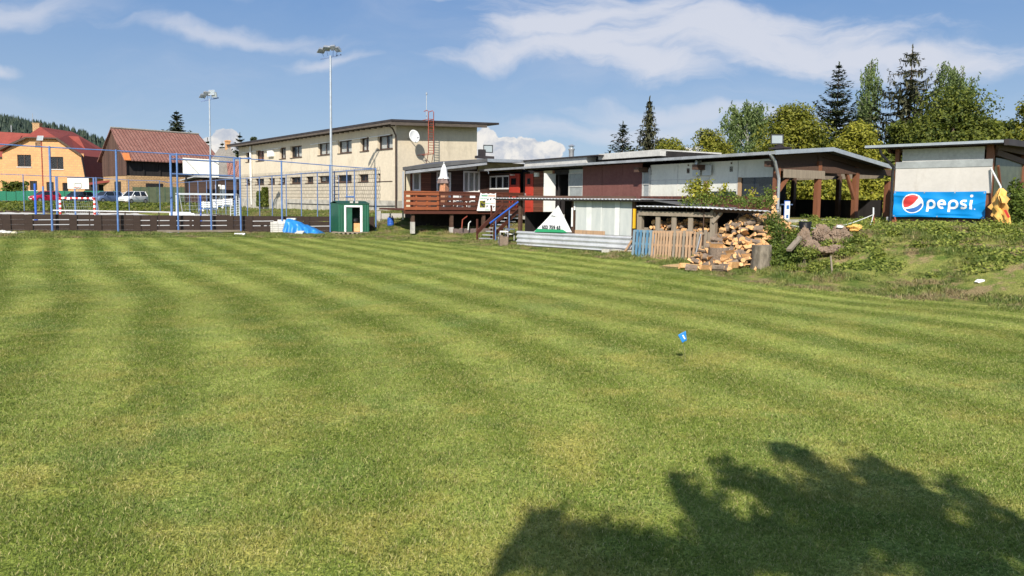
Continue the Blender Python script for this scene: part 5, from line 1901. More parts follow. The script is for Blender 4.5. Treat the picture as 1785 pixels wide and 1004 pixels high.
cnt = 0
lab = 'split pale-orange firewood log in the loose heap spilling from the right bay of the woodshed'
lab2 = 'dark weathered firewood log stacked deep in the shade under the woodshed roof'
for layer in range(2):
    yv = -1.65
    while yv < 2.4:
        xv = wx(1246) - .1
        while xv < wx(1340) + .1:
            x = xv + rnd.uniform(-.09, .09); y = yv + rnd.uniform(-.08, .08)
            h = heap_h(x, y)
            xv += .20
            if h < .06: continue
            z = h - layer * .17 + rnd.uniform(-.03, .06)
            if z < .07 or (layer and y > -.3): continue
            wpos = FW.w((x, y, z))
            deep = y > .35
            put_log(wpos, (rnd.uniform(0, 6.28), rnd.uniform(-.5, .5), rnd.uniform(-1.9, 1.9) + FW.a + 1.2), rnd.choice(LOGS), rnd.uniform(.62, .92), lab2 if deep else lab, 'dark logs under the woodshed roof' if deep else 'split logs in the heap')
            cnt += 1
        yv += .21
# logs stored behind the studs
for i in range(96):
    x = rnd.uniform(wx(1119), wx(1236)); y = rnd.uniform(.25, 1.1)
    z = zlow + .02 + (y - .25) * .22 + rnd.uniform(-.08, .20)
    put_log(FW.w((x, y, z)), (rnd.uniform(0, 6.28), rnd.uniform(-.3, .3), FW.a + 1.57 + rnd.uniform(-.8, .8)), rnd.choice(LOGS), rnd.uniform(.5, .72), 'split log stored behind the studs of the woodshed front', 'logs behind the studs')
m = MB(); m.box(wx(1118), wx(1237), .2, 2.9, -.02, zlow - .12)
shed.part('stored_wood', m, 'bark')
# loose pieces on the grass before the heap
for i, (px, py, s, rx, rz) in enumerate(((1192, 466, 1.0, .4, .4), (1205, 470, 1.1, 2.6, -.5), (1231, 468, 1.3, 1.2, .6), (1250, 471, 1.15, 3.4, .2), (1262, 470, 1.1, .2, 1.9), (1278, 466, 1.4, .9, .7), (1262, 455, 1.1, 1.9, -.4), (1300, 452, 1.5, 1.1, .25), (1222, 455, .9, 2, 0), (1236, 453, .9, 1, .5), (1308, 462, 1.2, 4, .5), (1318, 470, .9, 3, 1.2))):
    x, y = W0.hz(px, py, .05)
    put_log(Vector((x, y, .10 * s)), (rx, .05, rz), LOGS[i % len(LOGS)], s, ['split log lying on the grass, farthest left of the heap', 'split log on the grass next to the leftmost piece', 'large half log on the grass below the chopping block', 'split log on the sawdust in front of the chopping block', 'upright-turned split log before the heap', 'long split log at the very front of the heap', 'star-shaped split log just right of the chopping block', 'thick long split log low in the heap beside the tall stump', 'thin slab of wood at the foot of the shed corner post', 'short slab leaning at the foot of the chopping block', 'dark split log left of the tall stump', 'small round log at the foot of the tall stump'][i], 'loose logs before the heap')
m = MB(); m.lathe([(.9, 0), (.75, .03), (.3, .05), (.01, .055)], (0, 0, 0), 20)
m.v = [(x * 1.5, y * .8, z) for x, y, z in m.v]
x, y = W0.hz(1225, 464, 0); me = m.mesh('sawdust', 'sawdust'); o = bpy.data.objects.new('sawdust', me); COL.objects.link(o); o.location = (x, y, .0); tag(o, 'thin scatter of pale sawdust on the grass by the heap', 'sawdust', None, 'stuff')


def stump(px, py, r, h, mat, lab, seed, name='stump'):
    x, y = W0.hz(px, py, 0)
    m = MB(); n = 22; rn = random.Random(seed)
    ph = rn.uniform(0, 6)
    for k_, (z, s_) in enumerate(((0, 1.12), (h * .12, 1.02), (h * .5, .97), (h * .85, .96), (h, .95))):
        for j in range(n):
            t = 2 * math.pi * j / n
            rr = r * s_ * (1 + .07 * math.sin(3 * t + ph) + .05 * math.sin(7 * t + ph * 2) + rn.uniform(-.03, .03))
            m.v.append((rr * math.cos(t), rr * math.sin(t), z + .015 * math.sin(2 * t + ph) * (k_ == 4)))
    for k_ in range(4):
        for j in range(n):
            j2 = (j + 1) % n; m.f.append((k_ * n + j, k_ * n + j2, (k_ + 1) * n + j2, (k_ + 1) * n + j)); m.m.append(0)
    m.f.append(tuple(4 * n + j for j in range(n))); m.m.append(1)
    return solo(name, m, [mat, 'grey_wood'], lab, 'stump', Frame(x, y, 0), (0, 0, 0), None, 40)


stump(1252, 464, .34, .62, 'bark', 'dark round chopping block in front of the heap with a split log on it', 4, 'chopping_block')
x, y = W0.hz(1252, 464, 0)
put_log(Vector((x - .1, y - .05, .76)), (1.57, 0, .1), LOGS[1], 1.25, 'square-cut pale log set on top of the chopping block', None)
stump(1326, 470, .30, .78, 'bark_grey', 'tall grey mossy stump at the right end of the log heap', 8)
# ------------------------------------------------------------------ shelter on the right with the drinks banner
pr = atY(1726, 350, 25.0)
FJ = Frame(pr.x, pr.y, math.atan2(-.81, .587) + R(8))        # x along its front towards the viewer's right, y into it
def jx(px, py=350, y=0.0): return FJ.hy(px, py, y)[0]
def jz(px, py, y=0.0): return FJ.hy(px, py, y)[1]


zg = jz(1640, 388)
jl = jx(1557)
sh = thing('shelter', 'timber shelter with milky front sheets under a thin single-pitch roof', 'shelter', FJ, (jl / 2, 0, zg))
zt = jz(1640, 262)
m = MB(); m.box(jx(1556), jx(1563), .03, .2, zg - .3, zt + .1); sh.part('post', m, 'post_wood')
m = MB(); m.box(jx(1714), jx(1726.5), .03, .22, jz(1720, 391), zt + .15); sh.part('post', m, 'post_wood')
m = MB(); m.box(jx(1569), jx(1711), .0, .03, jz(1640, 284), jz(1640, 258)); sh.part('upper_sheet', m, 'fibre_grey')
za_, zb_2 = jz(1640, 334), jz(1640, 288)
m = MB(); m.box(jx(1559), jx(1727), -.03, -.005, za_ - .05, zb_2 - .08)
sh.part('milky_sheet', m, 'milky')
m = MB(); m.prism([(jx(1559), jz(1559, 294)), (jx(1727), jz(1727, 290)), (jx(1727), jz(1727, 277)), (jx(1559), jz(1559, 283))], -.05, -.032); sh.part('strip_sheet', m, 'grey_panel')
m = MB(); m.bar((jx(1561), .1, jz(1561, 318)), (jx(1583), .1, jz(1583, 292)), .08, .1); sh.part('brace', m, 'post_wood')
m = MB(); m.bar((jx(1722), .1, jz(1722, 318)), (jx(1692), .1, jz(1692, 288)), .08, .1); sh.part('brace', m, 'post_wood')
m = MB(); m.box(jx(1562), jx(1716), .06, .16, zt - .02, zt + .12); sh.part('top_beam', m, 'beam_wood')
m = MB(); m.box(jx(1562), jx(1714), .05, .13, zg + .05, zg + .14); sh.part('low_rail', m, 'beam_wood')
# roof
e0 = FJ.hy(1508, 258, -.5); e1 = FJ.hy(1741, 242.5, -.5)
m = MB(); zav = (e0[1] + e1[1]) / 2
m.slab([(e0[0], -.5, zav), (e1[0] + .15, -.5, zav), (e1[0] + .15, 4.2, zav + .12), (e0[0] + 1.3, 4.2, zav + .12)], .09)
sh.part('roof', m, 'roof_edge')
m = MB(); m.box(e0[0], e1[0] + .15, -.53, -.505, zav - .06, zav + .03); sh.part('fascia', m, 'galvanised')
m = MB(); m.tube([(e0[0] + .5, -.45, zav - .12), (e0[0] + .55, -.4, zav - .3), (jx(1556), -.1, zav - .75), (jx(1555), -.08, zav - .95), (jx(1555), -.08, zg - .1)], .05, 8); sh.part('downpipe', m, 'black_plastic', True)
m = MB()
for i in range(6):
    x = e0[0] + .6 + i * (e1[0] - e0[0] - .8) / 5; m.box(x, x + .08, .05, 4.0, zav - .24, zav - .092)
sh.part('rafters', m, 'beam_wood')
# end side, towards the right of the picture: open bay with old glass and timbers; the gable beam rises away
XE = jx(1727) + .02
def ex(px, py, x=XE): return FJ.hx(px, py, x)
yB, _z = ex(1783, 300)
yB = max(2.2, min(yB, 5.0))
m = MB(); m.slab([(e1[0] + .17, -.55, zav + .05), (e1[0] + .3, -.55, zav + .05), (e1[0] + .3, yB + .6, zav + .2), (e1[0] + .17, yB + .6, zav + .2)], .2); sh.part('verge', m, 'roof_edge')
m = MB(); m.bar((XE, .2, zav - .33), (XE, yB + .4, zav - .5), .1, .2); m.bar((XE, .2, zav - .15), (XE, yB + .4, zav + .0), .1, .22); sh.part('end_beam', m, 'beam_wood')
m = MB(); m.box(XE - .06, XE + .06, yB - .1, yB + .1, zg - .4, zav - .2); sh.part('post', m, 'post_wood')
m = MB(); m.box(XE - .02, XE + .0, .25, yB - .12, zg + .9, zav - .5); sh.part('old_glass', m, 'old_glass')
m = MB(); m.bar((XE + .03, .9, zg + 1.25), (XE + .03, .45, zg + 1.95), .06, .08); sh.part('brace', m, 'post_wood')
m = MB(); m.box(XE - .03, XE + .01, .25, yB - .12, zg - .1, zg + .28); m.box(XE - .03, XE + .01, .25, yB - .12, zg + .84, zg + .9); sh.part('low_boards', m, 'post_wood')
m = MB(); m.box(jl, XE, yB + .0, yB + .05, zg - .3, zav); m.box(jl, jl + .04, .3, yB, zg - .3, zg + .9); sh.part('back_wall', m, 'beam_wood')
m = MB(); m.box(XE + .02, XE + .06, yB - .5, yB - .1, zg + .6, zg + 1.5); sh.part('red_board', m, 'deck_brown')
for i, (p0, p1, q) in enumerate(((1590, 1640, 384), (1650, 1712, 387))):
    m = MB(); m.box(jx(p0, q, .5), jx(p1, q, .5), .5, .62, jz(p0, q + 1.2, .5), jz(p0, q - 1.2, .5)); solo('pipe_length', m, 'net_white', ['pale length of pipe lying under the left part of the blue banner', 'pale length of pipe lying under the right part of the blue banner'][i], 'pipe', FJ, (jx(p0), .5, zg))

# ---- the banner: cloth sheet with creases; emblem and letters follow the same surface
bx0, bx1 = jx(1559), jx(1719.5)
bz1 = (jz(1560, 333) + jz(1718, 334)) / 2; bz0 = (jz(1560, 378) + jz(1718, 381.5)) / 2
BW, BH = bx1 - bx0, bz1 - bz0


def bsurf(x, z, lift=0.0):
    u = (x - bx0) / BW; v = (z - bz0) / BH
    d = 1.7 * (.018 * math.sin(v * 9 + u * 4) * (1 - abs(2 * v - 1)) + .03 * math.exp(-((v - .86 + .25 * u) / .05) ** 2) * (u < .6) * (.6 - u) \
        + .035 * math.exp(-((v - .55 - .9 * (u - .9)) / .05) ** 2) * max(0, u - .55) + .02 * math.exp(-((v - .07) / .04) ** 2) * math.sin(u * 7) \
        + .008 * math.sin(u * 23 + v * 5))
    zz = z + (-.02 * math.sin(u * math.pi) if v > .5 else .025 * math.sin(u * math.pi)) * abs(2 * v - 1)
    return (x, -.075 - d - lift, zz)


t = thing('banner', 'bright blue drinks banner with a round red, white and blue emblem and white lower-case lettering', 'banner', FJ, ((bx0 + bx1) / 2, -.08, bz0))
m = MB(); NX, NZ = 90, 34
V = []
for j in range(NZ + 1):
    for i in range(NX + 1):
        V.append(bsurf(bx0 + BW * i / NX, bz0 + BH * j / NZ))
F = [(j * (NX + 1) + i, j * (NX + 1) + i + 1, (j + 1) * (NX + 1) + i + 1, (j + 1) * (NX + 1) + i) for j in range(NZ) for i in range(NX)]
m.add(V, F); t.part('cloth', m, 'banner_blue', 'all')


def flat(m, poly2, lift):
    """fan of a 2D outline laid on the cloth, finely cut"""
    cx = sum(p[0] for p in poly2) / len(poly2); cz = sum(p[1] for p in poly2) / len(poly2)
    n = len(poly2); K = 6
    for i in range(n):
        a, b_ = poly2[i], poly2[(i + 1) % n]
        for k_ in range(K):
            r0, r1 = k_ / K, (k_ + 1) / K
            q = [(cx + (a[0] - cx) * r0, cz + (a[1] - cz) * r0), (cx + (b_[0] - cx) * r0, cz + (b_[1] - cz) * r0), (cx + (b_[0] - cx) * r1, cz + (b_[1] - cz) * r1), (cx + (a[0] - cx) * r1, cz + (a[1] - cz) * r1)]
            w_ = [bsurf(*p, lift) for p in q]
            if k_ == 0: m.add([w_[0], w_[3], w_[2]], [(0, 2, 1)])
            else: m.quad(w_[0], w_[1], w_[2], w_[3])


S = BH                                    # banner height as unit; positions read off the photograph
ecx, ecz, er = bx0 + BW * .220, bz0 + BH * .53, BH * .385
m = MB(); flat(m, [(ecx + er * math.cos(a * math.pi / 30), ecz + er * math.sin(a * math.pi / 30)) for a in range(60)], .004)
t.part('emblem_disc', m, 'banner_white')
r_ = er * .90


def wave_up(s):      # lower edge of the red field, s from 0 (left) to 1 (right)
    x = -.80 + 1.42 * s; z = -.46 + .14 * s + 1.02 * s ** 2.1
    return x, z


def wave_dn(s):
    x = -.70 + 1.68 * s; z = -.62 + .16 * s + .66 * s ** 3.2
    return x, z


def disc_field(curve, upper):
    pts = [curve(i / 16) for i in range(17)]
    pts = [p for p in pts if p[0] ** 2 + p[1] ** 2 <= 1.0]
    a0 = math.atan2(pts[0][1], pts[0][0]); a1 = math.atan2(pts[-1][1], pts[-1][0])
    out = list(pts)
    if upper:
        if a0 < 0: a0 += 2 * math.pi
        for i in range(1, 24): a = a1 + (a0 - a1) * i / 24; out.append((math.cos(a), math.sin(a)))
    else:
        if a0 > 0: a0 -= 2 * math.pi
        for i in range(1, 20): a = a1 + (a0 - a1) * i / 20; out.append((math.cos(a), math.sin(a)))
    return [(ecx + r_ * p[0], ecz + r_ * p[1]) for p in out]


m = MB(); flat(m, disc_field(wave_up, True), .007); t.part('red_field', m, 'banner_red')
m = MB(); flat(m, disc_field(wave_dn, False), .007); t.part('blue_field', m, 'banner_navy')


def stroke(m, pts, w, lift=.005):
    """round-ended pen stroke through 2D points"""
    pts = [Vector((p[0], p[1])) for p in pts]
    L_, R_ = [], []
    for i, p in enumerate(pts):
        d = (pts[min(i + 1, len(pts) - 1)] - pts[max(i - 1, 0)]).normalized(); nn_ = Vector((-d.y, d.x)) * w / 2
        L_.append(p + nn_); R_.append(p - nn_)
    for i in range(len(pts) - 1):
      n_ = max(1, int((pts[i + 1] - pts[i]).length / .02))
      for k_ in range(n_):
        a_, b_ = k_ / n_, (k_ + 1) / n_
        m.quad(bsurf(*R_[i].lerp(R_[i + 1], a_), lift), bsurf(*R_[i].lerp(R_[i + 1], b_), lift), bsurf(*L_[i].lerp(L_[i + 1], b_), lift), bsurf(*L_[i].lerp(L_[i + 1], a_), lift)); continue
        m.quad(bsurf(*R_[i], lift), bsurf(*R_[i + 1], lift), bsurf(*L_[i + 1], lift), bsurf(*L_[i], lift))


def arc(cx, cz, rx, rz, a0, a1, n=20):
    return [(cx + rx * math.cos(R(a0 + (a1 - a0) * i / n)), cz + rz * math.sin(R(a0 + (a1 - a0) * i / n))) for i in range(n + 1)]


# letters, in units of banner width from the left / banner height from the bottom
def bu(u, v): return (bx0 + BW * u, bz0 + BH * v)


sw = BH * .085
m = MB()


def letter(kind, u0, u1):
    cxm, w_ = (u0 + u1) / 2, (u1 - u0) / 2
    cx, cz = bu(cxm, .515); rx = BW * w_ - sw / 2; rz = BH * .185 - sw / 2
    mm = MB()
    if kind == 'p':
        stroke(mm, arc(cx, cz, rx, rz, -88, 182, 30), sw)
        stroke(mm, [(cx - rx, cz + .01), (cx - rx, cz - rz * .6), (cx - rx - BW * .004, bz0 + BH * .215)], sw)
        stroke(mm, [(cx - rx + sw * .3, cz - rz), (cx + .01, cz - rz)], sw)
    elif kind == 'e':
        stroke(mm, arc(cx, cz, rx, rz, 0, 300, 30), sw)
        stroke(mm, [(cx - rx, cz), (cx + rx + sw * .45, cz)], sw * .8)
    elif kind == 's':
        rr = rz / 2
        stroke(mm, arc(cx, cz + rr, rx * .85, rr, 25, 268, 20), sw * .9)
        stroke(mm, arc(cx, cz - rr, rx * .85, rr, 92, -155, 20), sw * .9)
        stroke(mm, [(cx, cz + rr * 2), (cx + rx * .95, cz + rr * 2)], sw * .8)
        stroke(mm, [(cx, cz - rr * 2), (cx - rx * .95, cz - rr * 2)], sw * .8)
    elif kind == 'i':
        stroke(mm, [(cx, cz + rz + sw * .3), (cx, cz - rz - sw * .4)], sw)
        stroke(mm, [(cx, cz - rz), (cx + BW * .014, cz - rz)], sw * .9)
        mm2 = MB(); q = bu(cxm, .835)
        flat(mm, [(q[0] + sw * .62 * math.cos(a * .3927), q[1] + sw * .62 * math.sin(a * .3927)) for a in range(16)], .005)
    return mm


for kind, u0, u1 in (('p', .377, .480), ('e', .497, .593), ('p', .612, .725), ('s', .735, .822), ('i', .835, .872)):
    t.part('letter', letter(kind, u0, u1), 'banner_white')
m = MB(); q = bu(.893, .345); flat(m, [(q[0] + .02 * math.cos(a * .6283), q[1] + .02 * math.sin(a * .6283)) for a in range(10)], .005); t.part('letter', m, 'banner_white')

for u, v in ((.015, .95), (.35, .97), (.68, .97), (.985, .95), (.015, .05), (.5, .03), (.985, .05)):
    q = bu(u, v); m = MB(); w_ = bsurf(q[0], q[1], .004); m.lathe([(.012, 0), (.022, -.004), (.022, .004), (.012, .006)], w_, 10, axis='y'); t.part('eyelet', m, 'galvanised')
    if u in (.015, .985): m = MB(); m.tube([w_, (w_[0] + (-.06 if u < .5 else .06), -.03, w_[2] + (.05 if v > .5 else -.05))], .006, 4); t.part('tie', m, 'net_white')

# closed yellow parasol leaning at the end post
x0, z0 = FJ.hy(1728, 298, -.15); x1, z1 = FJ.hy(1743, 325, -.5)
t = thing('closed_parasol', 'crumpled yellow parasol folded on a leaning pole beside the blue banner', 'parasol', FJ, (x1, -.5, zg - .1))
m = MB(); m.tube([(x0 - .03, -.10, z0 + .1), (x1 + .02, -.5, z1), (x1 + .08, -.55, zg + .1)], .028, 8); t.part('pole', m, 'net_white', True)
pp = []
for (px, py, r) in ((1745, 328, .04), (1746, 334, .12), (1744, 341, .13), (1745, 347, .19), (1743, 354, .15), (1742, 361, .22), (1746, 368, .17), (1745, 376, .21), (1749, 384, .15), (1749, 391, .16), (1752, 399, .07)):
    x, z = FJ.hy(px, py, -.5); pp.append((z, r, (x, -.5)))
folded(pp, 'canopy', 'parasol_yellow', t, 9, .34, 30)
pp2 = [(z, r * .9, (c_[0] - .15 + .05 * i, -.62)) for i, (z, r, c_) in enumerate(pp[2:5])]
pp2 = [(z, r * .6, (c_[0] + .22, c_[1] - .16)) for z, r, c_ in pp2]
folded(pp2, 'loose_fold', 'parasol_yellow', t, 12, .3, 22)
x, z = FJ.hy(1754, 373, -.85)
m = MB(); m.prism([(x - .09, z + .12), (x - .02, z + .14), (x + .1, z - .1), (x + .04, z - .13)], -.80, -.795); t.part('red_print', m, 'red_paint')
# concrete block under the post
x0, x1 = jx(1695, 400, -.4), jx(1733, 400, -.4)
m = MB(); m.box(x0, x1, -.5, -.15, jz(1710, 409, -.4), jz(1710, 396.5, -.4)); m.box(x0 + .1, x0 + .25, -.501, -.149, jz(1710, 398, -.4), jz(1710, 397, -.4))
solo('concrete_block', m, 'concrete', 'large pale concrete block at the foot of the shelter corner post', 'concrete block', FJ, ((x0 + x1) / 2, -.3, zg - .3))
# pointed stake with a white base and small things between pavilion and shelter
q = atY(1547, 388, 28.0)
m = MB(); h = 2.0; m.prism([(-.11, 0), (.11, 0), (.10, 1.0), (.0, 1.25), (-.10, 1.0)], 0, .05); m.v = [(x, y, z) for x, y, z in m.v]
solo('pointed_board', m, 'post_wood', 'upright board with a pointed top between the pavilion and the shelter', 'board', Frame(q.x, q.y, -.3), (0, 0, 0)).o.location.z = q.z
m = MB(); m.box(-.05, .05, -.02, .02, 0, .32)
q = atY(1547, 393, 27.7); o = solo('small_board', m, 'white_paint', 'small white board at the foot of the pointed board', 'board', Frame(q.x, q.y, -.3), (0, 0, 0)); o.o.location.z = q.z
m = MB(); m.lathe([(.14, 0), (.17, .28), (.15, .29)], (0, 0, 0), 14)
q = atY(1551, 398, 27.4); o = solo('bucket', m, 'black_plastic', 'black bucket standing at the left foot of the shelter', 'bucket', Frame(q.x, q.y, 0), (0, 0, 0), None, True); o.o.location.z = q.z
m = MB(); m.bar((0, 0, 0), (-.1, .05, .32), .07, .04)
q = atY(1565, 394, 26.6); o = solo('brick_red_peg', m, 'rust_red', 'short red wooden peg leaning under the left end of the blue banner', 'peg', Frame(q.x, q.y, 0), (0, 0, 0)); o.o.location.z = q.z

# ------------------------------------------------------------------ things on the bank
def onbank(px, py, Y):
    p = atY(px, py, Y); return Vector((p.x, Y, ht(p.x, Y)))


# dead root wood: several gnarled lumps
def lump(name, p, s, mat, lab, seed, grp=None, flatn=1.0):
    import bmesh
    bm = bmesh.new(); bmesh.ops.create_icosphere(bm, subdivisions=5, radius=1)
    for v in bm.verts:
        c = v.co.copy()
        d = 1 + .5 * mnoise.noise(c * 1.2 + Vector((seed, 0, 0))) + .38 * abs(mnoise.noise(Vector((c.x * 6, c.y * 6, c.z * 1.0)) + Vector((seed, 3, 0)))) + (.22 * abs(mnoise.noise(c * 9)) + .10 * mnoise.noise(c * 22) if mat == 'root_wood' else 0) - .12
        v.co = Vector((c.x * s[0], c.y * s[1], c.z * s[2])) * d
    me = bpy.data.meshes.new(name); bm.to_mesh(me); bm.free(); me.materials.append(MATS[mat])
    if mat not in ('root_wood',): me.polygons.foreach_set('use_smooth', [True] * len(me.polygons))
    o = bpy.data.objects.new(name, me); COL.objects.link(o); o.location = p; tag(o, lab, 'root wood', grp)
    return o


rp = [(1404, 418, 23.9, (.20, .2, .36), 'grey upright lump of root wood right of the black pot'), (1432, 408, 24.2, (.27, .25, .28), 'reddish split root wood next to the black pot'), (1462, 412, 24.0, (.40, .3, .30), 'largest grey root lump under the yellow sack'),
      (1450, 436, 23.3, (.42, .3, .14), 'flat pale root lump lowest on the bank'), (1486, 404, 24.3, (.32, .25, .14), 'flat grey root slab at the right end of the root wood'), (1416, 432, 23.4, (.25, .2, .2), 'small root lump below the black pot')]
for i, (px, py, Y, s, lb) in enumerate(rp):
    p = atY(px, py, Y); lump('root_wood', p, s, 'root_wood', lb, i * 3.7)
p0, p1 = atY(1375, 436, 23.2), atY(1400, 408, 24.0)
m = MB(); m.bar((0, 0, 0), p1 - p0, .16, .08); o = solo('plank', m, 'grey_wood', 'weathered plank sloping against the root wood', 'plank', Frame(p0.x, p0.y, 0), (0, 0, 0)); o.o.location.z = p0.z
x_, Y_ = 0, 24.3
p = atY(1403, 404, 24.4)
t = thing('plant_pot', 'black ribbed plant pot with a young seedling on the bank', 'plant pot', Frame(p.x, p.y, 0), (0, 0, 0)); t.o.location.z = p.z
m = MB(); prof = []
for i in range(9): prof += [(.15 + .006 * i, i * .036), (.165 + .006 * i, i * .036 + .018)]
m.lathe(prof + [(.19, .33), (.17, .33), (.16, .25)], (0, 0, 0), 18); t.part('pot', m, 'black_plastic', 60)
rg = np.random.default_rng(4)
C = np.stack([rg.normal(0, .1, 60), rg.normal(0, .1, 60), .33 + rg.uniform(0, .25, 60)], 1); Nn = rg.normal(size=(60, 3)) + [0, 0, 1.5]
t.part('seedling', leaves('seedling', C, Nn, .08, 'leaf_bush', .5, rg), None)
p = atY(1480, 401, 23.9)
t = lump('sack', p + Vector((.15, 0, .08)), (.20, .14, .10), 'parasol_yellow', 'crumpled yellow sack lying on the root wood', 31.0); t['category'] = 'sack'
t = lump('sack', atY(1463, 398, 23.85) + Vector((0, 0, .05)), (.09, .08, .05), 'net_white', 'small white and dark bag beside the yellow sack', 44.0); t['category'] = 'bag'
p0, p1 = atY(1451, 482, 21.8), atY(1448, 446, 21.8)
m = MB(); m.bar((0, 0, 0), p1 - p0, .045, .03); o = solo('stake', m, 'grey_wood', 'thin pale stake standing at the foot of the bank', 'stake', Frame(p0.x, p0.y, 0), (0, 0, 0)); o.o.location.z = p0.z
# post with a cord
pb, pt = atY(1524, 399, 25.6), atY(1522.5, 362, 25.6)
t = thing('cord_post', 'thin post with white cord tied to its top, before the pavilion', 'post', Frame(pb.x, pb.y, 0), (0, 0, 0)); t.o.location.z = pb.z
t.base = (0, 0, 0)
m = MB(); m.tube([(0, 0, -.2), pt - pb], .022, 6); t.part('post', m, 'rust_red')
m = MB(); e = atY(1510, 404, 25.3) - pb; q = atY(1522.5, 374, 25.5) - pb; m.tube([q, (q + e) / 2 + Vector((.05, 0, 0)), e], .016, 5); m.tube([pt - pb, q], .025, 5); t.part('cord_end', m, 'net_white')
e = atY(1430, 398, 26.0) - pb; e2 = atY(1372, 391, 27) - pb
m = MB(); pts = []
for i in range(13):
    u = i / 12; v = q.lerp(e, u); v.z -= .10 * math.sin(math.pi * u); pts.append(v)
pts += [e.lerp(e2, .5) - Vector((0, 0, .05)), e2]; m.tube(pts, .014, 5); t.part('cord', m, 'net_white')
# litter
p = onbank(1707, 491, 18.6)
lump('litter', p + Vector((0, 0, .05)), (.10, .05, .05), 'banner_white', 'scrap of white litter on the bare foot of the bank', 77.0)['category'] = 'litter'
# small stack of logs by the corner post of the pavilion
for i in range(9):
    a = atY(1347, 386 - i * 5.2, 27.9)
    put_log(Vector((a.x + .03 * (i % 2), a.y, a.z)), (rnd.uniform(0, 6), 0, rnd.uniform(1.0, 2.0)), LOGS[(i * 3) % len(LOGS)], .9, 'split log in the narrow upright stack beside the grey downpipe', 'logs stacked by the downpipe')

# ------------------------------------------------------------------ marker flag on the pitch
fy = 9.4; fb = W0.hz(1194, 634, 0.0)
t = thing('marker_flag', 'small bright blue flag with a white mark on a thin wire in the turf', 'flag', Frame(fb[0], fb[1], 0), (0, 0, 0))
tl = atY(1182, 584, fb[1]) ; tr_ = atY(1195.5, 577, fb[1]); br2 = atY(1197, 594, fb[1]); bl2 = atY(1190, 598, fb[1])
o_ = Vector((fb[0], fb[1], 0))
m = MB(); m.tube([(0, 0, -.02), (-.004, 0, .15), bl2 - o_ + Vector((0, .004, 0)), ], .0016, 5); m.tube([bl2 - o_ + Vector((0, .004, 0)), tl - o_ + Vector((0, .004, 0))], .0016, 5); t.part('wire', m, 'wire')
m = MB(); n = 8
A_, B_, C_, D_ = [p - o_ for p in (bl2, br2, tr_, tl)]
for i in range(n):
    for j in range(n):
        def g(u, v):
            p = A_.lerp(B_, u).lerp(D_.lerp(C_, u), v); return (p.x, p.y + .012 * math.sin(u * 3.2), p.z)
        m.quad(g(i / n, j / n), g((i + 1) / n, j / n), g((i + 1) / n, (j + 1) / n), g(i / n, (j + 1) / n))
cl = t.part('cloth', m, 'tarp_blue', 'all'); sm = cl.o.modifiers.new('thick', 'SOLIDIFY'); sm.thickness = .0015
m = MB()
def g2(u, v):
    p = A_.lerp(B_, u).lerp(D_.lerp(C_, u), v); return (p.x, p.y + .012 * math.sin(u * 3.2) - .004, p.z)
m.quad(g2(.62, .25), g2(.82, .25), g2(.62, .75), g2(.45, .75)); t.part('white_mark', m, 'banner_white')
# ------------------------------------------------------------------ ball court: blue tube fence, boards, goals
def cz(x, y):
    p = ctw(x, y); return ht(*p)


def post_h(px, py, x=None, y=None):
    """top height at a court line"""
    return CT.hy(px, py, y)[1] if y is not None else CT.hx(px, py, x)[1]


def cage(name, lab, posts, rails, mat='blue_paint', r=.055, frame=CT, base=(0, 0, 0)):
    t = thing(name, lab, 'fence', frame, base)
    for (x, y, z0, z1, rr) in posts:
        m = MB(); m.tube([(x, y, z0), (x, y, z1)], rr, 8); m.lathe([(rr * 1.15, z1), (rr * .8, z1 + .03), (.005, z1 + .04)], (x, y, 0), 8)
        t.part('post', m, mat, True)
    for pts, rr in rails:
        m = MB(); m.tube(pts, rr, 6); t.part('top_rail', m, mat, True)
    return t


fr_px = [(655, 294), (575, 288), (490.5, 281), (418, 275), (366, 271), (308, 268), (202, 262), (86, 256), (-60, 247)]
P_ = []
for px, py in fr_px:
    x, z1 = CT.hy(px, py, 0); z0 = CT.hy(px, 404.5, 0)[1]
    P_.append((x, 0, min(z0, cz(x, 0)) - .3, z1, .048))
rail = [([(a[0], 0, a[3] - .02), (b_[0], 0, b_[3] - .02)], .03) for a, b_ in zip(P_[:-1], P_[1:])]
cage('court_fence', 'tall front fence of blue tube posts with one top rail, along the pitch', P_, rail, base=(P_[3][0], 0, 0))
side_px = [(583, 289, 1), (604.5, 297, 1), (617.7, 296, 1), (553, 300, 1), (525, 302, 0), (498.5, 304.5, 0), (474, 306.5, 0), (452, 308.5, 0), (430.6, 310, 0), (411, 311.5, 0), (393, 312.5, 0), (376, 314, 0), (360, 315, 0), (345, 316, 0), (330, 317, 0), (300, 319, 0)]
P_ = []
for px, py, _ in side_px:
    y, z1 = CT.hx(px, py, 0)
    P_.append((0, y, cz(0, y) - .3, z1 if px not in (583,) else CT.hx(px, 299, 0)[1], .04))
P_.sort(key=lambda p: p[1])
zc0 = CT.hy(655, 294, 0)[1]
rail = [([(0, 0.06, zc0 - .02), (0, P_[0][1], P_[0][3] - .02)], .035)] + [([(0, a[1], a[3] - .02), (0, b_[1], b_[3] - .02)], .035) for a, b_ in zip(P_[:-1], P_[1:])]
cage('court_fence', 'long side fence of thinner blue-grey posts running back beside the cream block', P_, rail, 'blue_dark_paint', base=(0, 20, 0))
YB = P_[-1][1]; zr_ = P_[-1][3]
far_px = [(278, 315), (224, 313.5), (167, 309.5), (100, 307.5), (40, 304.5), (-30, 302)]
P2 = []
for px, py in far_px:
    x, z1 = CT.hy(px, py, YB); P2.append((x, YB, cz(x, YB) - .3, z1, .045))
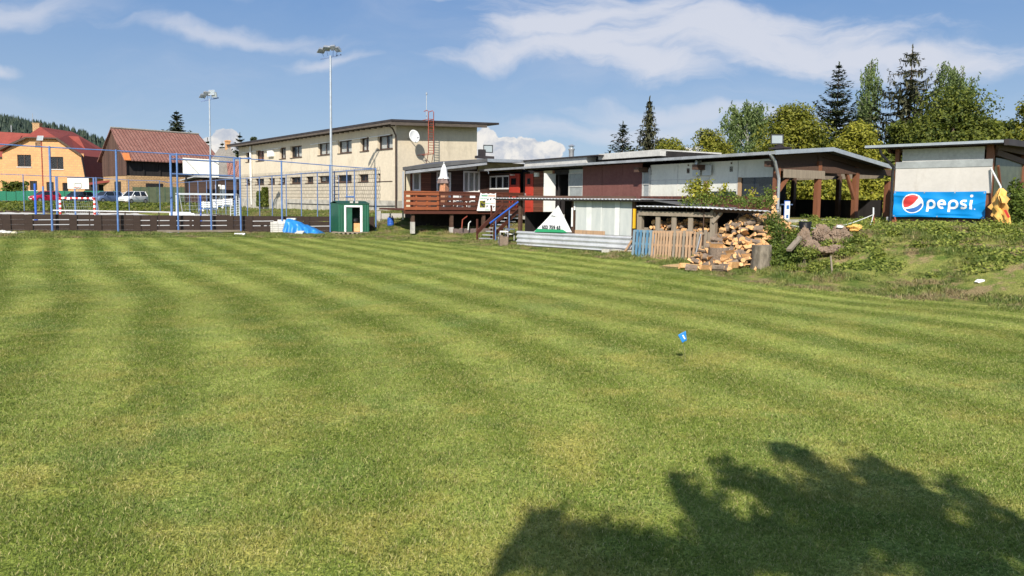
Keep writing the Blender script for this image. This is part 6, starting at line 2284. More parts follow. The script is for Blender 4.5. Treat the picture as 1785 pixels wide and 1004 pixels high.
rail = [([(-.05, YB, zr_ - .02), (P2[0][0], YB, P2[0][3] - .02)], .035)] + [([(a[0], YB, a[3] - .02), (b_[0], YB, b_[3] - .02)], .035) for a, b_ in zip(P2[:-1], P2[1:])]
cage('court_fence', 'far end fence of thin blue-grey posts in front of the parked cars', P2, rail, 'blue_dark_paint', base=(P2[2][0], YB, 0))
# inner ball-stop frame just behind the front fence
yi = 2.2
xa, xb = CT.hy(298.5, 340, yi)[0], CT.hy(409, 340, yi)[0]
t = thing('ball_stop_frame', 'blue goal-like frame of two tall posts with two cross rails behind the front fence', 'frame', CT, ((xa + xb) / 2, yi, 0))
for x, px, py in ((xa, 298.5, 269.5), (xb, 409, 276)):
    m = MB(); m.tube([(x, yi, cz(x, yi) - .2), (x, yi, CT.hy(px, py, yi)[1])], .06, 8); t.part('post', m, 'blue_paint', True)
for q0, q1 in ((277, 283), (303, 306.5)):
    m = MB(); m.tube([(xa, yi, CT.hy(298.5, q0, yi)[1]), (xb, yi, CT.hy(409, q1, yi)[1])], .05, 6); t.part('cross_rail', m, 'blue_dark_paint', True)
for px, py in ((298.5, 269.5), (409, 276)):
    x = CT.hy(px, 300, yi)[0]; z = CT.hy(px, py, yi)[1]; m = MB(); m.tube([(x, yi, z - .03), (x + .2, .1, z - .05)], .035, 6); t.part('tie', m, 'blue_paint')
# boards along the front: panels between stout posts with slots
x_l = CT.hy(-40, 390, .25)[0]
cuts_px = [-40, 4, 43, 121, 164, 233, 262, 296, 338, 396, 430, 478, 530, 580, 620, 652]
bt = thing('board_wall', 'low dark brown timber boards along the foot of the blue fence, with see-through slots', 'wall', CT, (-15, .25, 0))
for k_, (a, c) in enumerate(zip(cuts_px[:-1], cuts_px[1:])):
    xa, xb = CT.hy(a, 390, .25)[0], CT.hy(c, 390, .25)[0]
    mid = (xa + xb) / 2
    zb0 = cz(mid, .25) - .12
    u = (a + c) / 2
    zt_ = CT.hy(u, 373 + 5 * max(0, u) / 650.0, .25)[1]
    H_ = zt_ - zb0
    wp = .16
    m = MB(); m.box(xa, xa + .32, .18, .30, zb0, zt_); bt.part('upright', m, 'board_dark')
    m = MB()
    n = 4
    slot = a >= 43 and k_ % 5 != 4
    for i in range(n):
        z0 = zb0 + H_ * i / n; z1 = zb0 + H_ * (i + (.84 if slot and i else .985)) / n
        m.box(xa + .325, xb - .005, .22, .26, z0, z1 if i < n - 1 else zt_)
    bt.part('panel', m, 'board_dark')
xa, xb = CT.hy(274, 405, -.3)[0], CT.hy(417, 405, -.3)[0]
m = MB(); m.bar((xa, -.35, cz(xa, -.3) + .1), (xb, -.35, cz(xb, -.3) + .1), .14, .1)
solo('ground_plank', m, 'grey_wood', 'long grey plank lying on the grass along the foot of the dark boards', 'plank', CT, ((xa + xb) / 2, -.35, 0))
p = W0.hz(418, 407.5, .2)
m = MB(); m.tube([(-.26, 0, .12), (.26, .05, .12)], .12, 12); solo('white_drum', m, 'white_paint', 'short white pipe lying on the grass before the boards', 'pipe', Frame(p[0], p[1], 0), (0, 0, -.1), None, True)
for i, (px, s_) in enumerate(((8, .22), (22, .16), (0, .18))):
    p = W0.hz(px, 404.0, .42); lump('stone', Vector((p[0], p[1], ht(*p) + .05)), (s_ * 1.5, s_, s_ * .6), 'slab_plain' if i != 1 else 'cream_panel', ['flat pale stone at the foot of the boards at the left edge of the view', 'small yellowish stone beside the flat pale stones', 'pale stone cut by the left edge of the view'][i], 50 + i)['category'] = 'stone'
for nm, ax_k in (('far', 0), ('side', 1)):
    t = thing('board_wall', 'low dark boards along the far end of the court, below the parked cars' if ax_k == 0 else 'low dark boards along the side fence beside the cream block', 'wall', CT, (-15, YB, 0) if ax_k == 0 else (.2, 20, 0))
    n = 12
    for i in range(n):
        if ax_k == 0:
            a, c = -34 + 34 * i / n, -34 + 34 * (i + 1) / n; z = cz((a + c) / 2, YB)
            m = MB(); m.box(a, c - .05, YB - .2, YB - .14, z - .4, .50)
        else:
            a, c = 1 + (YB - 1) * i / n, 1 + (YB - 1) * (i + 1) / n; z = cz(0, (a + c) / 2)
            m = MB(); m.box(-.2, -.14, a, c - .05, z - .4, .46)
        t.part('panel', m, 'board_dark')
# the white handrail
xa, xb = CT.hy(90, 368, 12)[0], CT.hy(333, 372, 12)[0]
t = thing('white_rail', 'long thin white rail across the court behind the dark boards', 'rail', CT, ((xa + xb) / 2, 12, 0))
z0, z1 = CT.hy(90, 366.5, 12)[1], CT.hy(333, 370.5, 12)[1]
m = MB(); m.tube([(xa, 12, z0), (xb, 12, z1)], .035, 8); t.part('rail', m, 'white_paint', True)
for k_ in range(5):
    u = k_ / 4; x = xa + (xb - xa) * u; m = MB(); m.tube([(x, 12, cz(x, 12) - .1), (x, 12, z0 + (z1 - z0) * u)], .04, 6); t.part('leg', m, 'board_dark')
a = CT.hy(296, 374, 6); b_ = CT.hy(338, 375, 6)
m = MB(); m.tube([(a[0], 6, a[1]), (b_[0], 6, b_[1])], .12, 10); o = thing('net_roll', 'thick white roll lying on a trestle behind the boards', 'roll', CT, ((a[0] + b_[0]) / 2, 6, 0)); o.part('roll', m, 'white_paint', True)
for x in (a[0] + .2, b_[0] - .2):
    m = MB(); m.box(x - .05, x + .05, 5.9, 6.1, cz(x, 6) - .1, a[1] - .11); o.part('leg', m, 'board_dark')


def goal(frame, x0, x1, y, z, h, mats, r, lab, depth=.9, striped=False):
    t = thing('goal', lab, 'goal', frame, ((x0 + x1) / 2, y, z))
    def tube_striped(p, q, n):
        for c_, mat in ((0, mats[0]), (1, mats[1])):
            m = MB()
            for i in range(n):
                if i % 2 == c_:
                    a = Vector(p).lerp(Vector(q), i / n); b_ = Vector(p).lerp(Vector(q), (i + 1) / n); m.bar(a, b_, r * 2)
            yield m, mat
    for nm, p, q, n in (('upright', (x0, y, z), (x0, y, z + h), 9), ('upright', (x1, y, z), (x1, y, z + h), 9), ('crossbar', (x0 - r, y, z + h), (x1 + r, y, z + h), 13)):
        if striped:
            first = None
            for m, mat in tube_striped(p, q, n):
                if first is None: first = t.part(nm, m, mat)
                else: first.part('stripes', m, mat)
        else:
            m = MB(); m.bar(p, q, r * 2); t.part(nm, m, mats[0])
    for x in (x0, x1):
        m = MB(); m.tube([(x, y, z + h), (x, y + depth * .4, z + h), (x, y + depth, z + .03), (x, y, z + .03)], r * .5, 6); t.part('stay', m, mats[-1])
    m = MB(); m.tube([(x0, y + depth, z + .03), (x1, y + depth, z + .03)], r * .5, 6); t.part('base_bar', m, mats[-1])
    # net cords
    m = MB()
    N1 = 16
    for i in range(N1 + 1):
        x = x0 + (x1 - x0) * i / N1; m.tube([(x, y + depth * .4, z + h), (x, y + depth, z + .03)], .006, 3, cap=False)
    for i in range(8):
        u = i / 7; m.tube([(x0, y + depth * (.4 + .6 * u), z + h * (1 - u) + .03), (x1, y + depth * (.4 + .6 * u), z + h * (1 - u) + .03)], .006, 3, cap=False)
    t.part('net', m, 'net_white')
    return t


F0 = Frame(0, 0, 0)
a = atY(105.5, 374.5, 66); b_ = atY(165.5, 376, 66); tz = atY(105.5, 345, 66).z
gz = ht(a.x, 66)
goal(F0, a.x, b_.x, 66, gz, tz - gz, ['red_paint', 'banner_white', 'grey_metal'], .07, 'small red and white striped goal on the court', striped=True)
a = atY(309, 380, 60); b_ = atY(412, 380, 60); tz = atY(360, 338.5, 60).z; gz = ht(a.x, 60)
goal(F0, a.x, b_.x, 60, gz, tz - gz, ['galvanised', 'galvanised'], .07, 'wide grey metal goal behind the blue frame', 1.2)
# lattice end stand
a = atY(402, 380, 59.5); m = MB(); h = 2.0
t = thing('metal_lattice', 'narrow pale lattice panel standing at the right end of the grey goal', 'lattice', Frame(a.x, a.y, 0), (0, 0, gz))
m = MB(); m.box(-.03, .03, 0, .06, gz, gz + h); m.box(.67, .73, 0, .06, gz, gz + h)
for i in range(9): m.bar((0, .03, gz + .1 + i * .21), (.7, .03, gz + .3 + i * .19), .03)
t.part('frame', m, 'galvanised')
# basketball stand
Y = 72
a = atY(131.5, 366, Y); gz = ht(a.x, Y)
t = thing('basketball_stand', 'blue pole carrying a white backboard with a black square and a ring', 'basketball hoop', Frame(a.x, Y, 0), (0, 0, gz))
zA, zB = atY(137, 330, Y - 1).z, atY(137, 309.5, Y - 1).z; xA, xB = atY(118, 320, Y - 1).x - a.x, atY(155, 320, Y - 1).x - a.x
m = MB(); m.tube([(0, 0, gz - .1), (0, 0, (zA + zB) / 2), (.1, -.95, (zA + zB) / 2)], .08, 8); t.part('pole', m, 'blue_paint', True)
m = MB(); m.box(xA, xB, -1.04, -1.0, zA, zB); bd = t.part('backboard', m, 'white_panel')
m = MB(); cx = (xA + xB) / 2; w_ = (xB - xA) * .16; zq0, zq1 = zA + .12, zA + .12 + (zB - zA) * .42
for q in ((cx - w_, cx + w_, zq0, zq0 + .05), (cx - w_, cx + w_, zq1 - .05, zq1), (cx - w_, cx - w_ + .05, zq0 + .051, zq1 - .051), (cx + w_ - .05, cx + w_, zq0 + .051, zq1 - .051)): m.box(q[0], q[1], -1.052, -1.042, q[2], q[3])
for q in ((xA, xB, zA, zA + .05), (xA, xB, zB - .05, zB)): m.box(q[0], q[1], -1.052, -1.042, q[2], q[3])
bd.part('black_square', m, 'ink_dark')
m = MB(); m.tube([(cx + .25 * math.cos(k_ * .3927), -1.32 + .25 * math.sin(k_ * .3927), zA + .16) for k_ in range(17)], .02, 5); t.part('ring', m, 'red_paint')
m = MB()
for k_ in range(12): c_, s_ = math.cos(k_ * .5236), math.sin(k_ * .5236); m.tube([(cx + .24 * c_, -1.32 + .24 * s_, zA + .15), (cx + .14 * c_, -1.32 + .14 * s_, zA - .25)], .008, 3)
t.part('net', m, 'net_white')
# loose tall posts inside the court
for px, py0, py1, Y, mat, lb in ((62.5, 372, 320, 56, 'bright_blue', 'single short thick blue post left of the lamp pole'), (99.5, 368, 308, 70, 'blue_paint', 'paired blue post just right of the lamp pole, by the far fence'), (165, 371, 310, 68, 'blue_paint', 'blue post right of the white backboard'), (169.5, 371, 309, 71, 'blue_dark_paint', 'darker blue post right behind the post by the backboard'), (350, 374, 338, 62, 'bright_blue', 'short blue post inside the wide grey goal')):
    a = atY(px, py0, Y); m = MB(); g = ht(a.x, Y); m.tube([(0, 0, g - .1), (0, 0, atY(px, py1, Y).z)], .075, 8); m.lathe([(.13, g - .02), (.13, g + .35), (.08, g + .36)], (0, 0, 0), 8)
    solo('court_post', m, mat, lb, 'post', Frame(a.x, a.y, 0), (0, 0, g), None, True)
# lamp pole, brown above and blue below
Y = 69; a = atY(76.5, 368, Y); zt_ = atY(76, 245, Y).z; g = ht(a.x, Y)
t = thing('lamp_post', 'slim rust-brown lamp pole with a single lamp before the orange house', 'lamp post', Frame(a.x, Y, 0), (0, 0, g))
m = MB(); m.tube([(0, 0, g + 2.9), (0, 0, zt_)], .055, 8); t.part('pole', m, 'rust_red', True)
m = MB(); m.tube([(0, 0, g), (0, 0, g + 2.9)], .085, 8); m.box(-.2, .2, -.2, .2, g - .1, g + .35); t.part('pole_foot', m, 'blue_paint')
floodlight(t, (0, -.15, zt_ + .2), .55, 0, -20, 'lamp_head', ('grey_metal', 'lamp_glass'))


def flood_mast(px, py_top, py_base, Y, lab, r, heads, hs):
    a = atY(px, py_base, Y); g = ht(a.x, Y); zt_ = atY(px, py_top, Y).z
    t = thing('floodlight_mast', lab, 'floodlight mast', Frame(a.x, Y, 0), (0, 0, g))
    m = MB(); m.tube([(0, 0, g - .2), (0, 0, (g + zt_) / 2), (0, 0, zt_)], [r * 1.35, r, r * .8], 12); t.part('pole', m, 'galvanised', True)
    m = MB(); m.bar((-hs * 1.3, -.1, zt_ - .25), (hs * 1.4, .15, zt_ + .1), .08); t.part('crossarm', m, 'blue_dark_paint')
    for (dx_, dz_, yaw, tilt) in heads:
        hd = floodlight(t, (dx_ * hs, -.15, zt_ + dz_ * hs), hs, R(yaw), tilt, 'lamp_head', ('galvanised', 'lamp_glass'))
        m = MB(); m.tube([(dx_ * hs, -.1, zt_ + dz_ * hs - .1), (dx_ * hs * .75, 0, zt_ - .02 + .03 * dx_)], .025, 5); hd.part('bracket', m, 'blue_dark_paint')
    return t


flood_mast(578.0, 97, 392, 51.0, 'tall galvanised floodlight mast behind the green shed', .085, [(-1.15, .55, 40, 60), (-.45, .85, 30, 62), (.45, .95, -25, 58), (1.0, .75, -35, 55)], .50)
flood_mast(369.0, 172, 378, 64.0, 'shorter floodlight mast standing behind the ball-stop frame', .07, [(-.95, .35, 50, 55), (-.3, .75, 25, 50), (.5, .95, -10, -10), (.9, .6, -20, 10)], .52)
# dark ladder-like lattice at the mast
a = atY(586, 360, 50.2); t = thing('step_ladder', 'narrow dark blue ladder standing upright beside the tall mast', 'ladder', Frame(a.x, a.y, 0), (0, 0, .2))
for x in (-.16, .16):
    m = MB(); m.tube([(x, 0, .2), (x, .1, atY(586, 305, 50.2).z)], .03, 5); t.part('rail', m, 'blue_dark_paint')
m = MB()
for i in range(12): m.tube([(-.16, 0, .4 + i * .28), (.16, .05, .4 + i * .28)], .022, 5)
t.part('rungs', m, 'ink_dark')
# small blue frame on the side fence
m = MB(); y1 = CT.hx(604.5, 343, 0); y2 = CT.hx(617.7, 343, 0); m.tube([(-.05, y1[0], y1[1]), (-.05, y2[0], y2[1])], .06, 6)
solo('crosspiece', m, 'blue_paint', 'short blue crosspiece joining two neighbouring posts above the green shed', 'rail', CT, (-.05, y1[0], y1[1]))

# ------------------------------------------------------------------ green metal shed and things at the boards
a = W0.hz(588, 408, 0.02); Fg = Frame(a[0], a[1], R(6))
a0 = Fg.hy(590, 380, 0)[0]; a1 = Fg.hy(643.5, 380, 0)[0]
zt_, zb0 = Fg.hy(615, 355, 0)[1], .16
t = thing('garden_shed', 'dark green sheet-metal shed with an open white-framed doorway', 'garden shed', Fg, ((a0 + a1) / 2, 0, 0))
W_ = a1 - a0
dl, dr = Fg.hy(601, 380, 0)[0], Fg.hy(631, 380, 0)[0]
D_ = 1.3
def ribbed(m, x0, x1, z0, z1, y):
    n = max(1, round((x1 - x0) / .14)); w_ = (x1 - x0) / n
    for i in range(n):
        x = x0 + i * w_
        m.quad((x, y, z0), (x + w_ * .7, y, z0), (x + w_ * .7, y, z1), (x, y, z1)); m.quad((x + w_ * .7, y, z0), (x + w_ * .85, y + .02, z0), (x + w_ * .85, y + .02, z1), (x + w_ * .7, y, z1)); m.quad((x + w_ * .85, y + .02, z0), (x + w_, y, z0), (x + w_, y, z1), (x + w_ * .85, y + .02, z1))
m = MB(); ribbed(m, a0, dl, zb0, zt_, 0); ribbed(m, dr, a1, zb0, zt_, 0); m.quad((dl, 0, zt_ - .12), (dr, 0, zt_ - .12), (dr, 0, zt_), (dl, 0, zt_))
xl_ = a0 - .62
m.add([(a0, 0, zb0), (xl_, D_, zb0), (xl_, D_, zt_ + .02), (a0, 0, zt_)], [(0, 1, 2, 3)]); m.add([(a1, 0, zb0), (a1 - .62, D_, zb0), (a1 - .62, D_, zt_ + .02), (a1, 0, zt_)], [(0, 1, 2, 3)]); m.quad((xl_, D_, zb0), (a1 - .62, D_, zb0), (a1 - .62, D_, zt_), (xl_, D_, zt_))
t.part('wall', m, 'green_steel')
m = MB(); m.slab([(a0 - .03, -.04, zt_ + .02), (a1 + .04, -.04, zt_ + .02), (a1 - .28, .7, zt_ + .16), (a0 - .33, .7, zt_ + .16)], .03); m.slab([(a0 - .33, .7, zt_ + .16), (a1 - .28, .7, zt_ + .16), (a1 - .6, D_ + .03, zt_ + .03), (xl_ - .04, D_ + .03, zt_ + .03)], .03); t.part('roof', m, 'green_dark')
m = MB(); m.prism([(0, zt_ - .01), (.7, zt_ + .12), (1.3, zt_ + .0)], 0, .001, 'yz')
m = MB()
for x0_, x1_, z0_, z1_ in ((dl - .02, dl + .08, zb0, zt_ - .1), (dr - .1, dr + .03, zb0, zt_ - .1), (dl + .081, dr - .101, zt_ - .2, zt_ - .1)): m.box(x0_, x1_, -.05, -.003, z0_, z1_)
t.part('door_frame', m, 'white_paint')
m = MB(); m.box(dl + .1, dl + .42, .03, .05, zb0, zt_ - .2); t.part('sliding_door', m, 'green_steel')
m = MB(); m.box(a0, a1 - .62, D_ - .06, D_ - .04, zb0, zt_); t.part('inner_wall', m, 'green_dark')
m = MB(); m.box(a0 - .4, a1, -.05, D_, .09, .15)
for k_ in range(8): x = a0 - .3 + k_ * (W_ + .2) / 7.5; m.box(x, x + .12, -.06, D_ - .1, -.05, .088)
t.part('pallet_base', m, 'grey_wood')
m = MB(); m.box(dr - .55, dr - .15, .3, .7, zb0, zb0 + .5); q = solo('storage_box', m, 'cut_wood', 'light wooden box inside the green shed', 'box', Fg, (dr - .35, .5, zb0))
m = MB(); m.lathe([(.1, 0), (.25, .1), (.24, .25), (.1, .3)], (dr - .45, .5, zb0 + .5), 12); solo('black_bag', m, 'black_plastic', 'black bundle lying on the wooden box in the green shed', 'bag', Fg, (dr - .45, .5, zb0 + .5), None, True)
for i, px in enumerate((613, 622)):
    x, z = Fg.hy(px, 353, .1); m = MB(); m.box(x - .09, x + .09, .0, .2, zt_ + .04, zt_ + .14); solo('roof_brick', m, 'concrete', ['grey brick on the shed roof above the left part of its doorway', 'grey brick on the shed roof above the right part of its doorway'][i], 'brick', Fg, (x, .1, zt_ + .04))
# paving slabs
a = W0.hz(485, 407.5, .03); Fs = Frame(a[0], a[1], R(4))
t = thing('slab_stack', 'neat pale stack of paving slabs beside the blue tarpaulin', 'slab stack', Fs, (0, 0, 0))
x0, x1 = Fs.hy(465, 395, 0)[0], Fs.hy(503, 395, 0)[0]; z1 = Fs.hy(485, 389, 0)[1]
m = MB(); m.box(x0, x1, 0, .9, .0, z1); t.part('stack', m, 'slab_grey')
m = MB(); m.box(x0 + .3, x1 - .1, .1, .8, z1 + .002, z1 + .1); m.box(x0 + .5, x0 + 1.0, .2, .7, z1 + .102, z1 + .2); m.box(x0 - .6, x0 + .6, .0, .25, z1 + .002, z1 + .06); t.part('loose_slabs', m, 'slab_plain')
m = MB(); m.box(x0 - .35, x0 - .2, .02, .15, 0, z1 + .001); t.part('prop', m, 'grey_wood')
# tarpaulin heap
a = W0.hz(524, 408.5, .03); Ft = Frame(a[0], a[1], R(5))
x0, x1 = Ft.hy(492, 400, 0)[0], Ft.hy(560, 400, 0)[0]; hz_ = Ft.hy(505, 381, .4)[1]
m = MB(); NX, NY = 44, 22; V = []
for j in range(NY + 1):
    for i in range(NX + 1):
        u, v = i / NX, j / NY
        hh = hz_ * (1 - max(0, (u - .15)) / .85) ** .75 * min(1, (u + .03) / .12)
        prof = max(0, math.sin(math.pi * min(1, v * 1.02))) ** .45
        x = x0 + (x1 - x0) * u; y = -.1 + 1.5 * v
        f_ = .07 * mnoise.noise(Vector((u * 9, v * 5, 1))) + .05 * abs(mnoise.noise(Vector((u * 16 + v * 6, v * 9, 4))))
        V.append((x + .12 * mnoise.noise(Vector((v * 6, u * 3, 0))), y - .08 * math.sin(u * 31) * (v < .15), max(.01, hh * prof + f_ * (prof > .05))))
m.add(V, [(j * (NX + 1) + i, j * (NX + 1) + i + 1, (j + 1) * (NX + 1) + i + 1, (j + 1) * (NX + 1) + i) for j in range(NY) for i in range(NX)])
solo('tarpaulin', m, 'tarp_blue', 'crumpled bright blue tarpaulin thrown over a heap beside the slabs', 'tarpaulin', Ft, (0, 0, 0), None, 'all')
x = Ft.hy(507, 384, .4)[0]; m = MB(); m.box(x - .25, x + .25, .45, .8, hz_ * .93, hz_ * .93 + .09); solo('stone_block', m, 'slab_plain', 'pale block weighing down the top of the blue tarpaulin', 'block', Ft, (x, .6, hz_), None)
x = Ft.hy(521, 405, -.3)[0]; m = MB(); m.box(x - .22, x + .22, -.35, -.1, .0, .16); m.box(x - .12, x + .28, -.34, -.12, .162, .24); solo('stone_block', m, 'slab_plain', 'pale blocks lying on the grass before the blue tarpaulin', 'block', Ft, (x, -.2, 0), None)
# barrel
a = atY(681, 396, 45.0); g = ht(a.x, 45)
t = thing('barrel', 'bright blue plastic barrel hanging on its stand on the grass slope below the annex', 'barrel', Frame(a.x, 45, 0), (0, 0, a.z - .05))
z0, z1 = atY(681, 394, 45).z, atY(681, 379, 45).z
m = MB(); r_b = .2
m.lathe([(r_b * .85, z0), (r_b, z0 + .04), (r_b, z0 + .18), (r_b * .95, z0 + .2), (r_b, z0 + .22), (r_b, z1 - .2), (r_b * .95, z1 - .18), (r_b, z1 - .16), (r_b * .96, z1 - .03), (r_b * .7, z1)], (0, 0, 0), 20); t.part('drum', m, 'bright_blue', True)
m = MB(); m.tube([(-.08, 0, z1 - .02), (-.08, 0, z1 + .06)], .03, 8); m.tube([(.1, 0, z1 - .02), (.1, 0, z1 + .1)], .03, 8); t.part('bung', m, 'black_plastic')
m = MB(); m.tube([(.12, .05, g - .1), (.12, .05, z0 + .1)], .03, 6); t.part('peg', m, 'black_plastic')
# concrete retaining blocks left of it
a0_, a1_ = CT.hx(660, 380, .9), None
p0, p1 = atY(660, 391, 49.5), atY(688, 369, 52)
m = MB(); h_ = atY(675, 370, 51).z
for k_ in range(3): m.box(.0 + .02 * k_, 2.2, .0, .3, -.1 + k_ * .42, .31 + k_ * .42)
m.box(-.12, .12, -.1, .2, -.2, 1.3)
solo('block_wall', m, 'concrete', 'short wall of grey concrete blocks between the side fence and the cream block', 'wall', Frame(p0.x, p0.y, R(25)), (0, 0, 0)).o.location.z = .0

# ------------------------------------------------------------------ beyond the court
# green screen fence behind the cars
Yg = 107
def yw(px, py, Y): return atY(px, py, Y)
t = thing('screen_fence', 'green screening fence behind the parked cars, before the orange house', 'fence', Frame(yw(70, 345, Yg).x, Yg, 0), (0, 0, 1.2))
t.frame = Frame(0, Yg, 0); t.o.location = (yw(70, 345, Yg).x, Yg, 1.2); t.base = (yw(70, 345, Yg).x, 0, 1.2)
pxs = list(range(-40, 245, 17))
for a, c in zip(pxs[:-1], pxs[1:]):
    x0, x1 = yw(a, 345, Yg).x, yw(c, 345, Yg).x; z0 = 1.0; z1 = yw(a, 333, Yg).z
    m = MB(); m.box(x0 + .04, x1 - .04, 0, .03, z0, z1 + .06 * math.sin(a)); t.part('screen', m, 'green_screen')
    m = MB(); m.tube([(x0, 0, z0 - .2), (x0, 0, z1 + .12)], .04, 6); t.part('post', m, 'green_dark')
Yg2 = 103
t = thing('mesh_fence', 'dark green mesh fence before the brick foot of the barn', 'fence', Frame(0, Yg2, 0), (yw(280, 345, Yg2).x, 0, 1.2))
pxs = list(range(232, 372, 14))
for a, c in zip(pxs[:-1], pxs[1:]):
    x0, x1 = yw(a, 345, Yg2).x, yw(c, 345, Yg2).x; z0 = 1.05; z1 = yw(a, 326, Yg2).z
    m = MB(); m.box(x0 + .03, x1 - .03, 0, .02, z0, z1); t.part('mesh', m, 'green_mesh')
    m = MB(); m.tube([(x0, 0, z0 - .2), (x0, 0, z1 + .1)], .035, 6); t.part('post', m, 'green_dark')


# cars -------------------------------------------------
def car(px, Y, yaw, mat, lab, L_=3.9, Wd=1.68, H=1.52, hatch=.25, hood=.9, open_door=False, plate=True):
    p = yw(px, 350, Y); g = ht(p.x, Y) + .04
    Fc = Frame(p.x, Y, yaw)            # y = towards the tail, nose at -y
    t = thing('parked_car', lab, 'car', Fc, (0, 0, g), 'cars parked before the green fence')
    hw = Wd / 2
    # lower body stations: y, half width, z bottom, z top(belt)
    n = -L_ / 2
    S = [(n, hw * .72, .34, .60), (n + .10, hw * .90, .24, .74), (n + .45, hw * .98, .20, .86), (n + hood, hw, .20, .95), (n + hood + .8, hw, .20, .97), (L_ / 2 - .7, hw, .20, .99), (L_ / 2 - .12, hw * .95, .24, .96), (L_ / 2, hw * .85, .36, .80)]
    m = MB(); k = 0
    for (y, w, z0, z1) in S:
        zm = (z0 + z1) / 2 + .05
        ring = [(-w * .93, z0), (-w, z0 + .12), (-w, zm), (-w * .96, z1 - .06), (-w * .84, z1), (w * .84, z1), (w * .96, z1 - .06), (w, zm), (w, z0 + .12), (w * .93, z0)]
        m.v += [(x, y, g + z) for x, z in ring]
    N = 10
    for i in range(len(S) - 1):
        for j in range(N):
            j2 = (j + 1) % N; m.f.append((i * N + j, (i + 1) * N + j, (i + 1) * N + j2, i * N + j2)); m.m.append(0)
    m.f.append(tuple(range(N))); m.m.append(0); e = (len(S) - 1) * N; m.f.append(tuple(range(e, e + N))[::-1]); m.m.append(0)
    body = t.part('body', m, mat, 50)
    # greenhouse
    y0, y1, y2, y3 = n + hood - .02, n + hood + .62, L_ / 2 - .45, L_ / 2 - .45 + hatch
    wb, wt = hw * .90, hw * .70
    zb0, zt0 = g + .93, g + H
    gv = [(-wb, y0, zb0), (wb, y0, zb0), (wb, y3, zb0 + .03), (-wb, y3, zb0 + .03), (-wt, y1, zt0 - .04), (wt, y1, zt0 - .04), (wt, y2, zt0 - .03), (-wt, y2, zt0 - .03)]
    m = MB(); m.add(gv, [(0, 1, 5, 4), (1, 2, 6, 5), (2, 3, 7, 6), (3, 0, 4, 7)]); t.part('windows', m, 'dark_glass')
    m = MB(); m.add([(-wt - .02, y1 - .03, zt0 - .05), (wt + .02, y1 - .03, zt0 - .05), (wt + .02, y2 + .04, zt0 - .05), (-wt - .02, y2 + .04, zt0 - .05), (-wt * .86, y1 + .2, zt0), (wt * .86, y1 + .2, zt0), (wt * .86, y2 - .1, zt0), (-wt * .86, y2 - .1, zt0)], [(0, 1, 5, 4), (1, 2, 6, 5), (2, 3, 7, 6), (3, 0, 4, 7), (4, 5, 6, 7), (3, 2, 1, 0)])
    for s_ in (-1, 1):
        m.bar((s_ * wb, y0, zb0), (s_ * (wt + .01), y1, zt0 - .03), .07); m.bar((s_ * wb, y3, zb0), (s_ * (wt + .01), y2, zt0 - .03), .12); m.bar((s_ * wb * 1.005, (y1 + y2) / 2, zb0), (s_ * (wt + .02), (y1 + y2) / 2, zt0 - .04), .08)
    t.part('roof', m, mat)
    for s_ in (-1, 1):
        for y in (n + .68, L_ / 2 - .66):
            m = MB(); m.lathe([(.30, -.10), (.31, -.08), (.31, .08), (.30, .10)], (s_ * (hw - .08), y, g + .30), 20, axis='x'); wh = t.part('wheel', m, 'tyre', 40)
            m = MB(); m.lathe([(.19, -.115), (.19, .115)], (s_ * (hw - .08), y, g + .30), 14, axis='x'); wh.part('rim', m, 'galvanised')
        m = MB(); m.add([(s_ * hw * .86, n + .06, g + .60), (s_ * hw * .50, n - .005, g + .60), (s_ * hw * .48, n + .10, g + .74), (s_ * hw * .90, n + .26, g + .77)], [(0, 1, 2, 3)]); m.box(s_ * hw * .52, s_ * hw * .84, n + .02, n + .2, g + .62, g + .73); t.part('headlight', m, 'headlamp')
        m = MB(); m.box(s_ * (hw + .02), s_ * (hw + .17), n + hood + .2, n + hood + .3, g + .95, g + 1.08); t.part('wing_mirror', m, mat)
    m = MB(); m.box(-hw * .45, hw * .45, n - .012, n + .05, g + .50, g + .58); m.box(-hw * .55, hw * .55, n + .0, n + .1, g + .28, g + .38); t.part('grille', m, 'black_plastic')
    m = MB(); m.box(-.26, .26, n - .03, n - .013, g + .40, g + .50); t.part('number_plate', m, 'white_paint')
    m = MB(); m.box(-hw * .99, hw * .99, n + 1.35, n + 1.36, g + .25, g + .95)
    if open_door:
        m = MB(); y = n + hood + .35; m.bar((-hw, y, g + .62), (-hw - .75, y + .55, g + .62), .06, .68); m.bar((-hw, y + .1, g + 1.35), (-hw - .7, y + .6, g + 1.35), .05, .07); m.bar((-hw - .72, y + .55, g + .95), (-hw - .70, y + .6, g + 1.38), .05); t.part('open_door', m, mat)
    return t


car(79, 99, R(-30), 'red_car', 'dark red hatchback parked at the left end of the row', 3.6, 1.65, 1.48)
car(138, 99, R(-6), 'navy_car', 'dark navy car parked nose-on behind the white backboard', 4.1, 1.72, 1.46)
car(187, 98, R(-22), 'blue_car', 'silver-blue car parked beside the white one', 4.0, 1.70, 1.50)
car(232, 95, R(-16), 'white_car', 'white hatchback at the right end of the row with a door open', 3.7, 1.66, 1.56, open_door=True)

